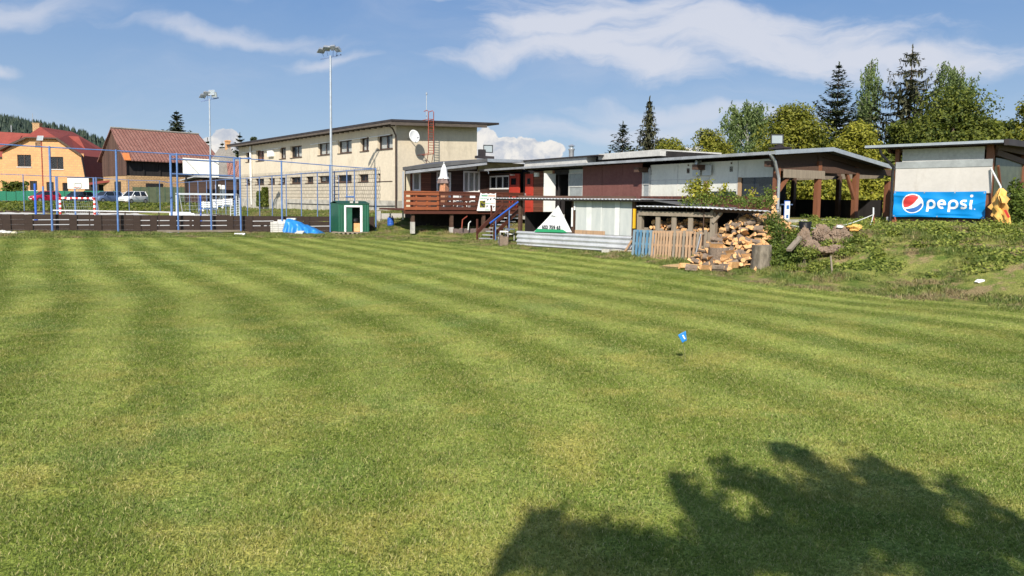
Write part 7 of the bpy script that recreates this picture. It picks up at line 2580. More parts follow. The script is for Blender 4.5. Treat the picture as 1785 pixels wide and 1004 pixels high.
# orange house -----------------------------------------
YH = 118
FH = Frame(0, YH, 0)
hh = lambda px, py, y=0: (FH.hy(px, py, y)[0], FH.hy(px, py, y)[1])
house = thing('orange_house', 'orange-yellow house with red half-hipped roof and brown windows', 'house', FH, (hh(70, 300)[0], 0, 1.2))
zg = 1.0
xa = hh(5, 300)[0]; xb = hh(147, 300)[0]
gp = [(xa, zg), (xb, zg), (xb, hh(147, 306)[1]), (hh(138, 272)[0], hh(138, 272)[1]), hh(97, 243), hh(44, 240), (xa, hh(0, 266)[1])]
wins = [(31, 55, 270, 291), (88.5, 111, 273, 294.5), (64, 74.5, 248, 255), (51, 64, 315.5, 332), (80, 93, 317, 333), (108, 118, 318, 333)]
wb = [(hh(a, 300)[0], hh(c, 300)[0], hh(70, e)[1], hh(70, d)[1]) for a, c, d, e in wins]
m = MB()
m.prism(gp, .25, 12)
# front skin with window openings
zs_ = [p[1] for p in gp]
m2 = MB(); m2.wall(xa, xb, zg, hh(0, 266)[1], [w for w in wb if w[3] < hh(0, 266)[1]], 0, .25)
m2.prism([(xa, hh(0, 266)[1]), (hh(138.5, 266)[0] + 1.2, hh(0, 266)[1]), (hh(138, 272)[0], hh(0, 266)[1] + .001), hh(97, 243), hh(44, 240)], 0, .25)
m.v = [(x * .985 + (-.015 * 80), y, z - .4 if z > zg + 4 else z) for x, y, z in m.v]
house.part('wall', m2, 'house_orange'); house.part('body_wall', m, 'house_orange')
for a, c, d, e in wb: 
    w = window(house, a, c, d, e, .1 if d < hh(0, 266)[1] - 3 or e < hh(0, 266)[1] else -.08, 'window_brown', 2 if c - a > 1.5 else 1, ('curtain', [(.05, .3)], .5) if c - a > 1.5 else None, fw=.09, back=.14)
    m = MB(); m.box(a - .1, c + .1, -.12, .05, d - .1, d - .01); house.part('sill', m, 'white_frame')
# roofs
def rp_(px, py, y): return (hh(px, py, y)[0], y, hh(px, py, y)[1])
m = MB()
r0, r1, rt = rp_(43, 239.5, -.6), rp_(100, 241, -.6), rp_(70, 221, 2.2)
m.slab([r0, r1, rt], .12)
ea, eb_ = rp_(-12, 268, -.6), rp_(143, 271, -.6)
bk = lambda p, z=None: (p[0], 11.5, p[2])
m.slab([rp_(-6, 262, -.6), r0, rt, (rt[0], 11, rt[2]), bk(rp_(-6, 262, -.6))], .12)
m.slab([r1, rp_(141, 271, -.6), bk(rp_(141, 271, -.6)), (rt[0], 11, rt[2]), rt], .12)
m.slab([rp_(141, 271, -.6), rp_(149, 308, -.6), (hh(149, 308)[0] + .2, 11.5, hh(149, 308)[1]), bk(rp_(141, 271, -.6))], .12)
house.part('roof', m, 'red_roof')
m = MB(); m.bar(Vector(rp_(-6, 262, -.62)), Vector(rp_(44, 240, -.62)), .1, .3); m.bar(Vector(rp_(99, 241.5, -.62)), Vector(rp_(142, 271, -.62)), .1, .3); m.bar(Vector(rp_(142, 271, -.62)), Vector(rp_(149, 308, -.62)), .1, .35); m.bar(Vector(r0), Vector(r1), .12, .2); house.part('verge', m, 'window_brown')
m = MB(); y0 = 3.5; m.prism([(hh(-60, 300, y0)[0], zg), (hh(154, 300, y0)[0], zg), (hh(154, 275, y0)[0], hh(154, 276, y0)[1]), (hh(-60, 275, y0)[0], hh(-60, 276, y0)[1])], y0, 10); house.part('wing_wall', m, 'house_orange')
m = MB()
A_, B_, C_, D_ = rp_(-60, 270, 3.0), rp_(158, 277, 3.0), rp_(137, 238, 6.5), rp_(-60, 226, 6.5)
m.slab([A_, B_, C_, D_], .15); E_ = (B_[0], 10.5, B_[2]); m.slab([B_, E_, C_], .15); house.part('wing_roof', m, 'red_roof')
x, z = hh(69, 226, 2.6); m = MB(); m.box(x - 1.0, x + .1, 2.4, 3.2, z - 1, z + .9); m.box(x - 1.05, x + .15, 2.35, 3.25, z + .9, z + 1.05); house.part('chimney', m, 'brick_tan')
m = MB(); m.tube([(x - 1.3, 3, z), (x - 1.3, 3, z + 2.6)], .04, 5); m.tube([(hh(20, 230, 4)[0], 4, hh(20, 230, 4)[1]), (hh(20, 230, 4)[0], 4, hh(20, 218, 4)[1])], .08, 5); house.part('aerial', m, 'grey_metal')

# white house glimpsed between
YW = 150
FWh = Frame(0, YW, 0); ww = lambda px, py, y=0: (FWh.hy(px, py, y)[0], FWh.hy(px, py, y)[1])
t = thing('white_house', 'white house with dark roof glimpsed between the orange house and the barn', 'house', FWh, (ww(170, 300)[0], 0, 1.2))
m = MB(); m.prism([(ww(150, 300)[0], 1), (ww(190, 300)[0], 1), (ww(190, 300)[0], ww(190, 290)[1]), (ww(178, 300)[0], ww(178, 286)[1]), (ww(163, 300)[0], ww(163, 271)[1]), (ww(150, 300)[0], ww(150, 280)[1])], 0, 8); t.part('wall', m, 'white_paint')
m = MB(); m.slab([(ww(148, 283)[0], -.5, ww(148, 283)[1]), (ww(163, 264)[0], -.5, ww(163, 264)[1]), (ww(163, 264)[0], 8, ww(163, 264)[1]), (ww(148, 283)[0], 8, ww(148, 283)[1])], .3)
m.slab([(ww(163, 264)[0], -.5, ww(163, 264)[1]), (ww(180, 289)[0], -.5, ww(180, 289)[1]), (ww(180, 289)[0], 8, ww(180, 289)[1]), (ww(163, 264)[0], 8, ww(163, 264)[1])], .3); t.part('roof', m, 'grey_roof')
m = MB(); m.box(ww(156, 300)[0], ww(162, 300)[0], -.1, -.01, ww(160, 296)[1], ww(160, 287)[1]); t.part('window', m, 'dark_glass')
# red awning by the barn
a_, b_ = yw(153, 319, 112), yw(212, 311, 108)
t = thing('lean_roof', 'low rust-red sloping roof over a dark opening between the orange house and the barn', 'shed', Frame(a_.x, a_.y, 0), (0, 0, 1.2))
m = MB(); d = b_ - a_; 
zt1_ = a_.z; zt2_ = b_.z
m.slab([(0, 0, zt1_), (d.x, -4, zt2_), (d.x, 1, zt2_ + .6), (0, 5, zt1_ + .6)], .3); t.part('roof', m, 'red_roof')
m = MB(); m.box(.5, d.x - 1.5, 2, 2.2, 1, zt1_ - .2); m.box(.3, .6, .2, .5, 1, zt1_ - .3); t.part('back', m, 'black_timber')

# barn --------------------------------------------------
pb_ = yw(221, 345, 105); FBn = Frame(pb_.x, 105, R(47))
bl_len = FBn.hy(384, 300, 0)[0]
ze_, zri = FBn.hy(300, 281.5, -.8)[1] + .32, FBn.hy(300, 231, 4.5)[1]
D_ = 9.0
barn = thing('barn', 'big barn with a patched red tiled roof, black timber front and brown plank gable', 'barn', FBn, (bl_len / 2, 0, 1.2))
zsp = FBn.hy(225, 306, 0)[1]
m = MB(); m.box(0, bl_len, .0, .4, .8, zsp); m.box(0, .4, .401, D_, .8, zsp); barn.part('brick_wall', m, 'brick_tan')
m = MB(); m.box(2.6, 5.0, -.05, -.005, 1, zsp - 1.0) ; m.box(-.05, -.005, 2, 4.4, 1, zsp - .8); barn.part('dark_gate', m, 'black_timber')
m = MB(); m.box(.1, bl_len, .25, .35, zsp + .001, ze_ + .5); barn.part('timber_front', m, 'black_timber')
m = MB()
for k_ in range(7): x = .1 + k_ * (bl_len - .3) / 6; m.box(x, x + .22, .1, .249, zsp, ze_)
barn.part('timber_posts', m, 'black_timber')
m = MB(); m.prism([(.36, zsp + .001), (D_, zsp + .001), (D_, ze_ + .1), (D_ / 2, zri - .25), (-.05, ze_ + .1), (-.05, zsp + .001)], -.08, .06, 'yz'); barn.part('plank_gable', m, 'plank_brown')
m = MB()
m.slab([(-.5, -.8, ze_ - .35), (bl_len + .3, -.8, ze_ - .35), (bl_len - 1.2, D_ / 2, zri), (-.35, D_ / 2, zri)], .14)
barn.part('front_roof', m, 'tile_roof')
m = MB(); m.slab([(-.5, D_ + .8, ze_ - .35), (bl_len + .3, D_ + .8, ze_ - .35), (bl_len - 1.2, D_ / 2, zri), (-.35, D_ / 2, zri)], .14); m.slab([(bl_len + .3, -.8, ze_ - .35), (bl_len + .3, D_ + .8, ze_ - .35), (bl_len - 1.2, D_ / 2, zri)], .14)
barn.part('rear_roof', m, 'tile_roof')
m = MB(); m.slab([(-.5, -.85, ze_ - .34), (.4, -.85, ze_ - .34), (.4, -.1, ze_ + .58), (-.48, -.1, ze_ + .58)], .10); barn.part('orange_tiles', m, 'ink_orange')
m = MB(); m.tube([(-.35, D_ / 2, zri + .08), (bl_len - 1.2, D_ / 2, zri + .08)], .14, 6); barn.part('ridge', m, 'grey_roof')
# white panel with a brace
YP = 92; a_, b_ = yw(319, 309, YP), yw(379, 277, YP)
t = thing('white_board', 'big white board with a dark diagonal brace standing before the barn', 'board', Frame(a_.x, YP, R(6)), (0, 0, 1.2))
w_ = b_.x - a_.x; z0, z1 = a_.z, b_.z
m = MB(); m.add([(0, 0, z0 + .3), (w_, 0, z0), (w_, 0, z1 - .1), (0, 0, z1 + .1), (0, .12, z0 + .3), (w_, .12, z0), (w_, .12, z1 - .1), (0, .12, z1 + .1)], [(0, 1, 2, 3), (7, 6, 5, 4), (0, 4, 5, 1), (1, 5, 6, 2), (2, 6, 7, 3), (3, 7, 4, 0)]); t.part('panel', m, 'white_panel')
m = MB(); m.bar((.3, -.06, z1 - .1), (w_ * .52, -.06, z0 + .1), .1); m.bar((w_ - .6, -.06, z1 - .25), (w_, -.06, z1 - .6), .1); m.bar((0, -.06, z0 + .35), (w_, -.06, z0 + .05), .08); t.part('brace', m, 'grey_metal')
for x in (.3, w_ - .3):
    m = MB(); m.box(x - .1, x + .1, .13, .33, .8, z0 + 1.5); t.part('post', m, 'black_timber')
# low shed beneath and the small house beside
Y = 97; a_, b_ = yw(322, 345, Y), yw(414, 345, Y)
t = thing('low_shed', 'low dark brown shed under the white board', 'shed', Frame(a_.x, Y, R(4)), (0, 0, 1.2))
w_ = b_.x - a_.x; zt_ = yw(340, 314, Y).z
m = MB(); m.box(0, w_, 0, 4, .8, zt_); t.part('wall', m, 'siding_dark')
m = MB(); m.slab([(-.4, -.5, zt_), (w_ * .2, -.5, zt_ + .5), (w_ + .3, -.5, zt_ + .35), (w_ + .3, 4.3, zt_ + .6), (-.4, 4.3, zt_ + .2)], .12); t.part('roof', m, 'grey_metal')
m = MB(); x0 = w_ * .57; m.box(x0, x0 + .7, -.08, -.01, 1.3, zt_ - .55); m.box(x0 + .8, x0 + 1.2, -.08, -.01, 1.9, zt_ - .6); dr_ = t.part('door', m, 'white_paint')
m = MB(); m.box(x0 + .1, x0 + .31, -.1, -.085, 2.0, zt_ - .75); m.box(x0 + .38, x0 + .6, -.1, -.085, 2.0, zt_ - .75); dr_.part('pane', m, 'dark_glass')
Y = 106; FSm = Frame(yw(378, 345, Y).x, Y, R(38)); 
t = thing('small_house', 'small house with grey hipped end, red tiled side and yellow chimney', 'house', FSm, (3, 0, 1.2))
zE, zR = FSm.hy(400, 306, 0)[1], yw(386, 256, Y + 2).z
w_ = 4.4
m = MB(); m.box(0, w_, 0, 7, .8, zE); t.part('wall', m, 'siding_dark')
m = MB(); A_ = (-.4, -.4, zE); B_ = (w_ + .4, -.4, zE); C_ = (w_ + .4, 7.4, zE); D_ = (-.4, 7.4, zE); R0 = (w_ / 2, 1.3, zR); R1 = (w_ / 2, 6, zR)
m.slab([A_, B_, R0], .1); m.slab([A_, R0, R1, D_], .1); t.part('grey_roof', m, 'grey_roof')
m = MB(); m.slab([B_, C_, R1, R0], .1); m.slab([C_, D_, R1], .1); t.part('red_roof', m, 'tile_roof')
m = MB(); m.box(w_ / 2 - .3, w_ / 2 + .3, 1.5, 2.1, zR - .4, zR + 1.0); m.box(w_ / 2 - .38, w_ / 2 + .38, 1.42, 2.18, zR + .8, zR + .92); t.part('chimney', m, 'house_orange')
Y = 104; a_, b_ = yw(388, 344, Y), yw(419, 280, Y)
t = thing('tiled_outbuilding', 'steep red tiled roof end between the small house and the cream block', 'outbuilding', Frame(a_.x, Y, 0), (0, 0, 1.2))
m = MB(); zE = yw(400, 307, Y).z; zT = yw(400, 279, Y).z; m.slab([(.8, 0, zE), (3.4, 0, zE), (2.9, 2.5, zT), (-.3, 2.5, zT)], .12); t.part('roof', m, 'tile_roof')
m = MB(); m.box(.6, 3.2, .3, 4, .8, zE); t.part('wall', m, 'black_timber')

# white garden frames
for i, (p0, p1, q0, q1, Y) in enumerate(((346, 366, 333, 354, 80), (367, 386, 333, 356, 82), (387, 402, 333, 354, 81), (352, 376, 341, 357, 78))):
    a_, b_ = yw(p0, q1, Y), yw(p1, q0, Y); w_, h_ = b_.x - a_.x, b_.z - a_.z
    g = ht(a_.x, Y); f = Frame(a_.x, Y, R(5 * i - 6))
    t = thing('garden_bench', ['white slatted bench, left one of the group before the low shed', 'white slatted bench, middle one of the group before the low shed', 'white slatted bench, right one nearest the cream block', 'white slatted bench standing in front of the other benches'][i], 'bench', f, (0, 0, g), 'white garden benches')
    hb = max(h_, .9)
    m = MB(); m.box(0, w_, 0, .5, g + .42, g + .48); t.part('seat', m, 'blue_paint')
    m = MB()
    for k_ in range(3): m.box(0, w_, .5, .55, g + .6 + k_ * .22, g + .76 + k_ * .22)
    t.part('backrest', m, 'white_paint')
    for x in (.03, w_ - .03):
        m = MB(); m.box(x - .04, x + .04, .02, .1, g, g + .42); t.part('leg', m, 'white_paint')
        m = MB(); m.box(x - .04, x + .04, .45, .53, g, g + 1.25); t.part('leg', m, 'white_paint')
# flower pots on the court-side slope
# ------------------------------------------------------------------ wooded hill
def hill_z(x, Y0=500):
    """height of the ridge above each point of its line"""
    px = 892.5 + 1300 * x / Y0
    prof = [(-700, 24), (-300, 48), (-120, 50), (0, 45), (60, 41), (120, 36), (185, 28), (240, 12), (300, 2), (500, 0), (900, 0)]
    for (a, za), (c, zc_) in zip(prof[:-1], prof[1:]):
        if a <= px <= c: return za + (zc_ - za) * (px - a) / (c - a)
    return 0.0


xs = np.arange(-620, -120, 8.0); ysl = np.arange(380, 640, 8.0)
V = []; 
def hill_at(x, y):
    base = hill_z(x * 500 / max(y, 1) if y > 400 else x * 500 / 400.0)
    f = max(0, min(1, (y - 385) / 115)); f = f * f * (3 - 2 * f)
    b = max(0, min(1, (660 - y) / 120))
    return base * f * b + 2.5 * mnoise.noise(Vector((x * .02, y * .02, 0))) * f - 1
for y in ysl:
    for x in xs: V.append((x, y, hill_at(x, y)))
nx = len(xs); F = [(j * nx + i, j * nx + i + 1, (j + 1) * nx + i + 1, (j + 1) * nx + i) for j in range(len(ysl) - 1) for i in range(nx - 1)]
me = np_mesh('hill', V, F, 4, ['hill_ground']); o = bpy.data.objects.new('hill', me); COL.objects.link(o); o['kind'] = 'structure'
# conifers of the wood: ragged tiers
rg = np.random.default_rng(77)
Vs = []; Fs_ = []; k = 0
cnt = 0
while cnt < 4600:
    x = rg.uniform(-600, -225); y = rg.uniform(400, 545)
    px = 892 + 1300 * x / y
    if px > 330 or px < -120: continue
    z = hill_at(x, y)
    if z < .5: continue
    h = rg.uniform(8, 14); r = h * rg.uniform(.19, .36); cnt += 1
    conifer = rg.random() < .8
    tiers = 5
    for ti in range(tiers):
        zb0 = z + h * (.08 + .80 * ti / tiers); zt0 = z + h * min(1.0, .08 + .80 * (ti + 1.7) / tiers)
        rr = r * (1 - ti / (tiers + .4)) * (1 if conifer else 1.25 * math.sin(.6 + ti * .5))
        n = 7; a0 = rg.uniform(0, 6)
        base = [(x + rr * (1 + .35 * rg.uniform(-1, 1)) * math.cos(a0 + j * 6.283 / n), y + rr * math.sin(a0 + j * 6.283 / n), zb0 - rg.uniform(0, .6)) for j in range(n)]
        Vs += base + [(x + rg.uniform(-.2, .2), y, zt0)]
        for j in range(n): Fs_.append((k + j, k + (j + 1) % n, k + n))
        k += n + 1
me = np_mesh('forest', np.array(Vs), np.array(Fs_), 3, ['needle_far']); o = bpy.data.objects.new('forest', me); COL.objects.link(o); tag(o, 'dark conifer wood covering the far hill above the orange house', 'forest', None, 'stuff')

# leafy slope between the court and the parked cars, and below the cream block
rg = np.random.default_rng(31)
X, Y = jitter_grid(-78, -6, 46, 100, .55, rg, .5)
nz = np.array([mnoise.noise(Vector((a * .25, b * .25, 9))) for a, b in zip(X, Y)])
k_ = visible(X, Y) & ~in_poly(X, Y, _ct) & ~in_poly(X, Y, _pk) & ~in_poly(X, Y, [ctw(-38, -.5), ctw(.3, -.5), ctw(.3, YB + .3), ctw(-38, YB + .3)]) & ~in_poly(X, Y, [(-7.4, 58.5), (-9.3, 57.0), (-31, 84.5), (0, 90)]) & (Y > 50)
far_ = (X < -30) | (Y > 84)
C = []; N_ = []; S = []
for a, b, c, f, z in zip(X[k_], Y[k_], HT(X[k_], Y[k_]), far_[k_], nz[k_]):
    top = (.14 + .3 * z) if f else .14
    for q in range(5 if f else 3):
        C.append((a + rg.normal() * .25, b + rg.normal() * .25, c + max(.05, top) * rg.uniform(.1, 1.0))); N_.append((rg.normal() * .7, rg.normal() * .7 - .3, 1)); S.append((.34 if f else .2) * rg.uniform(.6, 1.4))
me = leaves('slope_weeds', C, N_, S, 'leaf_maple', .6, rg)
o = bpy.data.objects.new('slope_weeds', me); COL.objects.link(o); tag(o, 'rank green weeds on the slopes around the ball court', 'weeds', None, 'stuff')
X, Y = jitter_grid(-40, -5, 48, 90, .6, rg)
k_ = visible(X, Y) & ~in_poly(X, Y, [ctw(-38, -.5), ctw(.3, -.5), ctw(.3, YB + .3), ctw(-38, YB + .3)]) & ~in_poly(X, Y, [(-7.4, 58.5), (-9.5, 57.0), (-34, 86), (0, 90)])
grass_field('rough_grass', 'unmown grass on the slope below the cream block', 'grass', np.stack([X[k_], Y[k_], HT(X[k_], Y[k_]) - .01], 1), 'rough_blade', 0.9, 380, 0.15, 0.018, 0.10, 18, 3, (0.7, 1.3))
# ------------------------------------------------------------------ trees
def trunk_mb(pts, rs, branches=(), n=10):
    m = MB(); m.tube(pts, rs, n)
    for p, r in branches: m.tube(p, r, 6)
    return m


def broadleaf(name, lab, cat, x, y, h, w, seed, mat, n=9000, leaf=.26, base=.22, lobes=26, grp='trees behind the clubhouse', sq=1.0, trunkmat='bark', top=.0, z0=None, lobe_r=.16):
    rg = np.random.default_rng(seed)
    g = ht(x, y) if z0 is None else z0
    t = thing(name, lab, cat, Frame(x, y, 0), (0, 0, g), grp)
    w *= 1.28
    zc = h * (base + (1 - base) / 2); rz = h * (1 - base) / 2; rx = w / 2
    # lobe centres inside an egg-shaped envelope
    L = []
    while len(L) < lobes:
        v = rg.normal(size=3); v /= np.linalg.norm(v); v *= rg.uniform(.25, 1) ** .5
        k_ = 1 - .25 * max(0, v[2]) * sq
        L.append((v[0] * rx * .80 * k_, v[1] * rx * .80 * k_, zc + v[2] * rz * .84, w * lobe_r * rg.uniform(.7, 1.3)))
    L = np.array(L)
    pick = rg.integers(0, len(L), n)
    d = rg.normal(size=(n, 3)); d[:, 2] += .35; d /= np.linalg.norm(d, axis=1, keepdims=True)
    rad = L[pick, 3] * (1 + .18 * rg.normal(size=n)) * np.where(rg.random(n) < .8, 1, rg.random(n))
    # clumpy surface: sprays within each lobe
    C = L[pick, :3] + d * rad[:, None] * np.array([1, 1, .78])
    spray = np.sin(C[:, 0] * 4.1 + seed) * np.sin(C[:, 1] * 3.7) * np.sin(C[:, 2] * 4.6 + seed)
    keep = spray > -.42 + .15 * rg.random(n)
    C = C[keep]; d = d[keep]
    N = d + rg.normal(size=d.shape) * .55 + np.array([0, 0, .35])
    C[:, 2] += g
    me = leaves(name + '_crown', C, N, leaf * rg.uniform(.6, 1.35, len(C)), mat, .62, rg)
    t.base = (0, 0, 0); 
    o = bpy.data.objects.new('crown', me); COL.objects.link(o); o.parent = t.o; o.location = (0, 0, -g)
    m = MB(); r = max(.12, w * .035)
    m.tube([(0, 0, g - .2), (.1, 0, g + h * base), (0, .1, g + h * .6), (0, 0, g + h * .85)], [r * 1.3, r, r * .55, r * .15], 10)
    for i in range(7):
        l = L[rg.integers(0, len(L))]; z_ = g + h * rg.uniform(base * .9, .5)
        m.tube([(0, 0, z_), (l[0] * .5, l[1] * .5, (z_ + g + l[2]) / 2), (l[0], l[1], g + l[2])], [r * .5, r * .3, r * .08], 6)
    q = t.part('trunk', m, trunkmat, True); q.o.location = (0, 0, -g)
    return t


def spruce(lab, x, y, h, w, seed, mat='needle', whorls=26, droop=.25, base=.06, gap=.0, grp='trees behind the clubhouse', size=.34, dens=1.0, name='spruce_tree', z0=None, power=.85):
    rg = np.random.default_rng(seed)
    g = ht(x, y) if z0 is None else z0
    t = thing(name, lab, 'tree', Frame(x, y, 0), (0, 0, g), grp)
    w *= 2.75; size *= 1.75; whorls = int(whorls * 1.2)
    C = []; N = []; T = []; S = []
    m = MB(); m.tube([(0, 0, g - .2), (0, 0, g + h * .5), (0, 0, g + h * .99)], [max(.1, h * .016), h * .009, .015], 8)
    for wi in range(whorls):
        f = (wi + rg.uniform(-.3, .3)) / whorls; f = min(max(f, 0), 1)
        z = h * (base + (1 - base) * f)
        R_ = w / 2 * (.45 * (1 - f) ** power + .55 * (1 - f)) * rg.uniform(.8, 1.15) + .06
        nb = int(7 + 6 * (1 - f))
        a0 = rg.uniform(0, 6.28)
        for b in range(nb):
            a = a0 + 6.283 * b / nb + rg.uniform(-.25, .25); Rb = R_ * rg.uniform(.62, 1.15)
            ca, sa = math.cos(a), math.sin(a)
            k_ = max(4, int(Rb / .22 * dens))
            lastp = None
            for s_ in range(k_):
                u = (s_ + .5) / k_
                zz = z - droop * Rb * math.sin(u * 2.2) + .30 * Rb * u ** 3 + (.25 * Rb * u if droop < .2 else 0)
                wd = .42 * (1 - u) * min(1, Rb) + .16
                for side in (-1, 0, 1):
                    p = (ca * Rb * u - sa * side * wd * .6, sa * Rb * u + ca * side * wd * .6, g + zz + rg.uniform(-.06, .06) - .05 * abs(side))
                    C.append(p); T.append((ca * .8 - sa * side * .9, sa * .8 + ca * side * .9, -.15)); N.append((rg.normal() * .35, rg.normal() * .35, 1)); S.append(size * (.45 + .55 * (1 - f)) * rg.uniform(.7, 1.4))
                if gap > 0 and rg.random() < gap:      # hanging sprays
                    for q in range(2):
                        p = (ca * Rb * u + rg.normal() * .08, sa * Rb * u + rg.normal() * .08, g + zz - .18 - .2 * q)
                        C.append(p); T.append((rg.normal() * .15, rg.normal() * .15, -1)); N.append((ca + rg.normal() * .4, sa + rg.normal() * .4, .1)); S.append(size * (.4 + .5 * (1 - f)) * rg.uniform(.9, 1.5))
            if wi % 2 == 0 and b % 2 == 0:
                m.tube([(0, 0, g + z), (ca * Rb * .5, sa * Rb * .5, g + z - droop * Rb * .8), (ca * Rb * .9, sa * Rb * .9, g + z - droop * Rb * .75)], [.04, .025, .01], 4)
    for i in range(26):
        C.append((0, 0, g + h * (.93 + .08 * i / 26))); T.append((rg.normal() * .5, rg.normal() * .5, 1)); N.append((rg.normal(), rg.normal(), .2)); S.append(.32)
    me = leaves('spruce_crown', C, N, S, mat, .34, rg, T)
    o = bpy.data.objects.new('crown', me); COL.objects.link(o); o.parent = t.o; o.location = (0, 0, -g)
    t.base = (0, 0, 0); q = t.part('trunk', m, 'bark', True); q.o.location = (0, 0, -g)
    return t


def birch(lab, x, y, h, w, seed, strands=340, grp='trees behind the clubhouse', base=.25, leaf=.23):
    rg = np.random.default_rng(seed); w *= 1.2; strands = int(strands * 1.4)
    g = ht(x, y)
    t = thing('birch_tree', lab, 'tree', Frame(x, y, 0), (0, 0, g), grp)
    m = MB(); m.tube([(0, 0, g - .2), (.15, 0, g + h * .4), (-.1, .1, g + h * .75), (0, 0, g + h * .98)], [.22, .16, .08, .02], 9)
    C = []; N = []; T = []
    limbs = []
    for i in range(26):
        f = rg.uniform(.25, .97); a = rg.uniform(0, 6.283); R_ = w / 2 * math.sin(min(1, (1.04 - f) * 2.6 + .10) * 1.5) * rg.uniform(.45, 1.05)
        p0 = (0, 0, g + h * f * .9); p1 = (math.cos(a) * R_, math.sin(a) * R_, g + h * min(.99, f + .06 * R_))
        limbs.append((p0, p1)); m.tube([p0, ((p0[0] + p1[0]) / 2, (p0[1] + p1[1]) / 2, (p0[2] + p1[2]) / 2 + .2), p1], [.06, .035, .012], 5)
    for i in range(strands):
        p0, p1 = limbs[rg.integers(0, len(limbs))]
        u = rg.uniform(.25, 1.05); sx, sy, sz = [p0[k] + (p1[k] - p0[k]) * u + rg.normal() * .25 for k in range(3)]
        Ls = rg.uniform(.5, 2.1) * min(1.2, h / 11); k_ = int(Ls / .085)
        dx_, dy_ = rg.normal() * .12, rg.normal() * .12
        for s_ in range(k_):
            v = s_ / k_
            C.append((sx + dx_ * v + rg.normal() * .07, sy + dy_ * v + rg.normal() * .07, sz - Ls * v)); N.append((rg.normal(), rg.normal(), .35)); T.append((rg.normal() * .4, rg.normal() * .4, -1))
    me = leaves('birch_crown', C, N, leaf * rg.uniform(.7, 1.3, len(C)), 'leaf_birch', .6, rg, T)
    o = bpy.data.objects.new('crown', me); COL.objects.link(o); o.parent = t.o; o.location = (0, 0, -g)
    t.base = (0, 0, 0); q = t.part('trunk', m, 'birch_bark', True); q.o.location = (0, 0, -g)
    return t


def xy(px, Y): return atY(px, 350, Y).x, Y
def hgt(px, py, Y):
    p = atY(px, py, Y); return p.z - ht(p.x, Y)
def wid(p0, p1, Y): return atY(p1, 350, Y).x - atY(p0, 350, Y).x


Y = 75
x, y = xy(1083, Y); spruce('small blue-green spruce behind the clubhouse roof, leftmost of its trees', x, y, hgt(1083, 213, Y), wid(1062, 1104, Y), 1, whorls=14, droop=-.25, size=.42, dens=.9, power=.8)
Y = 68; x, y = xy(1128, Y); spruce('slim dark drooping spruce beside the small leftmost spruce', x, y, hgt(1133, 170, Y), wid(1100, 1150, Y), 2, 'needle_brown', whorls=22, droop=.55, gap=.7, size=.36, power=.95)
Y = 66; x, y = xy(1170, Y); broadleaf('linden_tree', 'round low yellow-green linden right of the slim drooping spruce', 'tree', x, y, hgt(1172, 231, Y), wid(1136, 1206, Y), 3, 'leaf_linden', 15000, .22, .12, 40)
Y = 70; x, y = xy(1240, Y); broadleaf('linden_tree', 'darker olive linden left of the taller birch', 'tree', x, y, hgt(1238, 222, Y), wid(1200, 1278, Y), 4, 'leaf_linden', 15000, .22, .12, 40)
Y = 74; x, y = xy(1300, Y); birch('tall pale birch between two lindens, behind the eave of the white-panelled front', x, y, hgt(1302, 178, Y), wid(1262, 1346, Y), 5, 620, base=.1)
Y = 66; x, y = xy(1378, Y); broadleaf('linden_tree', 'tall yellow-green linden behind the black-framed floodlight', 'tree', x, y, hgt(1380, 172, Y), wid(1332, 1428, Y), 6, 'leaf_linden', 24000, .23, .10, 54)
Y = 67; x, y = xy(1418, Y); broadleaf('maple_tree', 'small shaded tree at the foot of the dark spruce', 'tree', x, y, hgt(1418, 215, Y), wid(1380, 1450, Y), 66, 'leaf_maple', 12000, .24, .10, 30)
Y = 72; x, y = xy(1452, Y); spruce('dense dark spruce left of the two birches', x, y, hgt(1455, 110, Y), wid(1416, 1486, Y), 7, whorls=28, droop=.1, size=.40, dens=1.2, power=.72)
Y = 76; x, y = xy(1506, Y); birch('slender light birch between the two big spruces', x, y, hgt(1510, 103, Y), wid(1482, 1530, Y), 8, 520, base=.2)
Y = 60; x, y = xy(1488, Y); broadleaf('linden_tree', 'bright yellow-green tree in front of the slender birch, above the gable', 'tree', x, y, hgt(1492, 197, Y), wid(1452, 1526, Y), 9, 'leaf_lime', 20000, .21, .08, 46)
Y = 68; x, y = xy(1577, Y); spruce('tallest spruce with long hanging sprays and open whorls', x, y, hgt(1583, 80, Y), wid(1524, 1630, Y), 10, 'needle_brown', whorls=16, droop=.22, gap=.5, size=.42, dens=1.15, power=.62, base=.12)
Y = 80; x, y = xy(1665, Y); birch('spreading birch behind the dark maple', x, y, hgt(1668, 108, Y), wid(1622, 1710, Y), 11, 720, base=.2)
Y = 60; x, y = xy(1655, Y); broadleaf('maple_tree', 'wide dark green maple behind the shelter with the banner', 'tree', x, y, hgt(1660, 153, Y), wid(1590, 1728, Y), 12, 'leaf_maple', 42000, .24, .08, 80)
Y = 62; x, y = xy(1735, Y); broadleaf('maple_tree', 'lower green tree right of the wide maple', 'tree', x, y, hgt(1735, 195, Y), wid(1690, 1785, Y), 13, 'leaf_maple', 16000, .24, .08, 40)
Y = 58; x, y = xy(1806, Y); broadleaf('linden_tree', 'olive tree cut by the right edge of the view', 'tree', x, y, hgt(1806, 152, Y), wid(1762, 1850, Y), 14, 'leaf_linden', 18000, .23, .08, 44)
Y = 62; x, y = xy(1560, Y); broadleaf('maple_tree', 'low dark tree filling the gap under the tallest spruce', 'tree', x, y, hgt(1560, 205, Y), wid(1525, 1610, Y), 15, 'leaf_maple', 14000, .24, .08, 34)
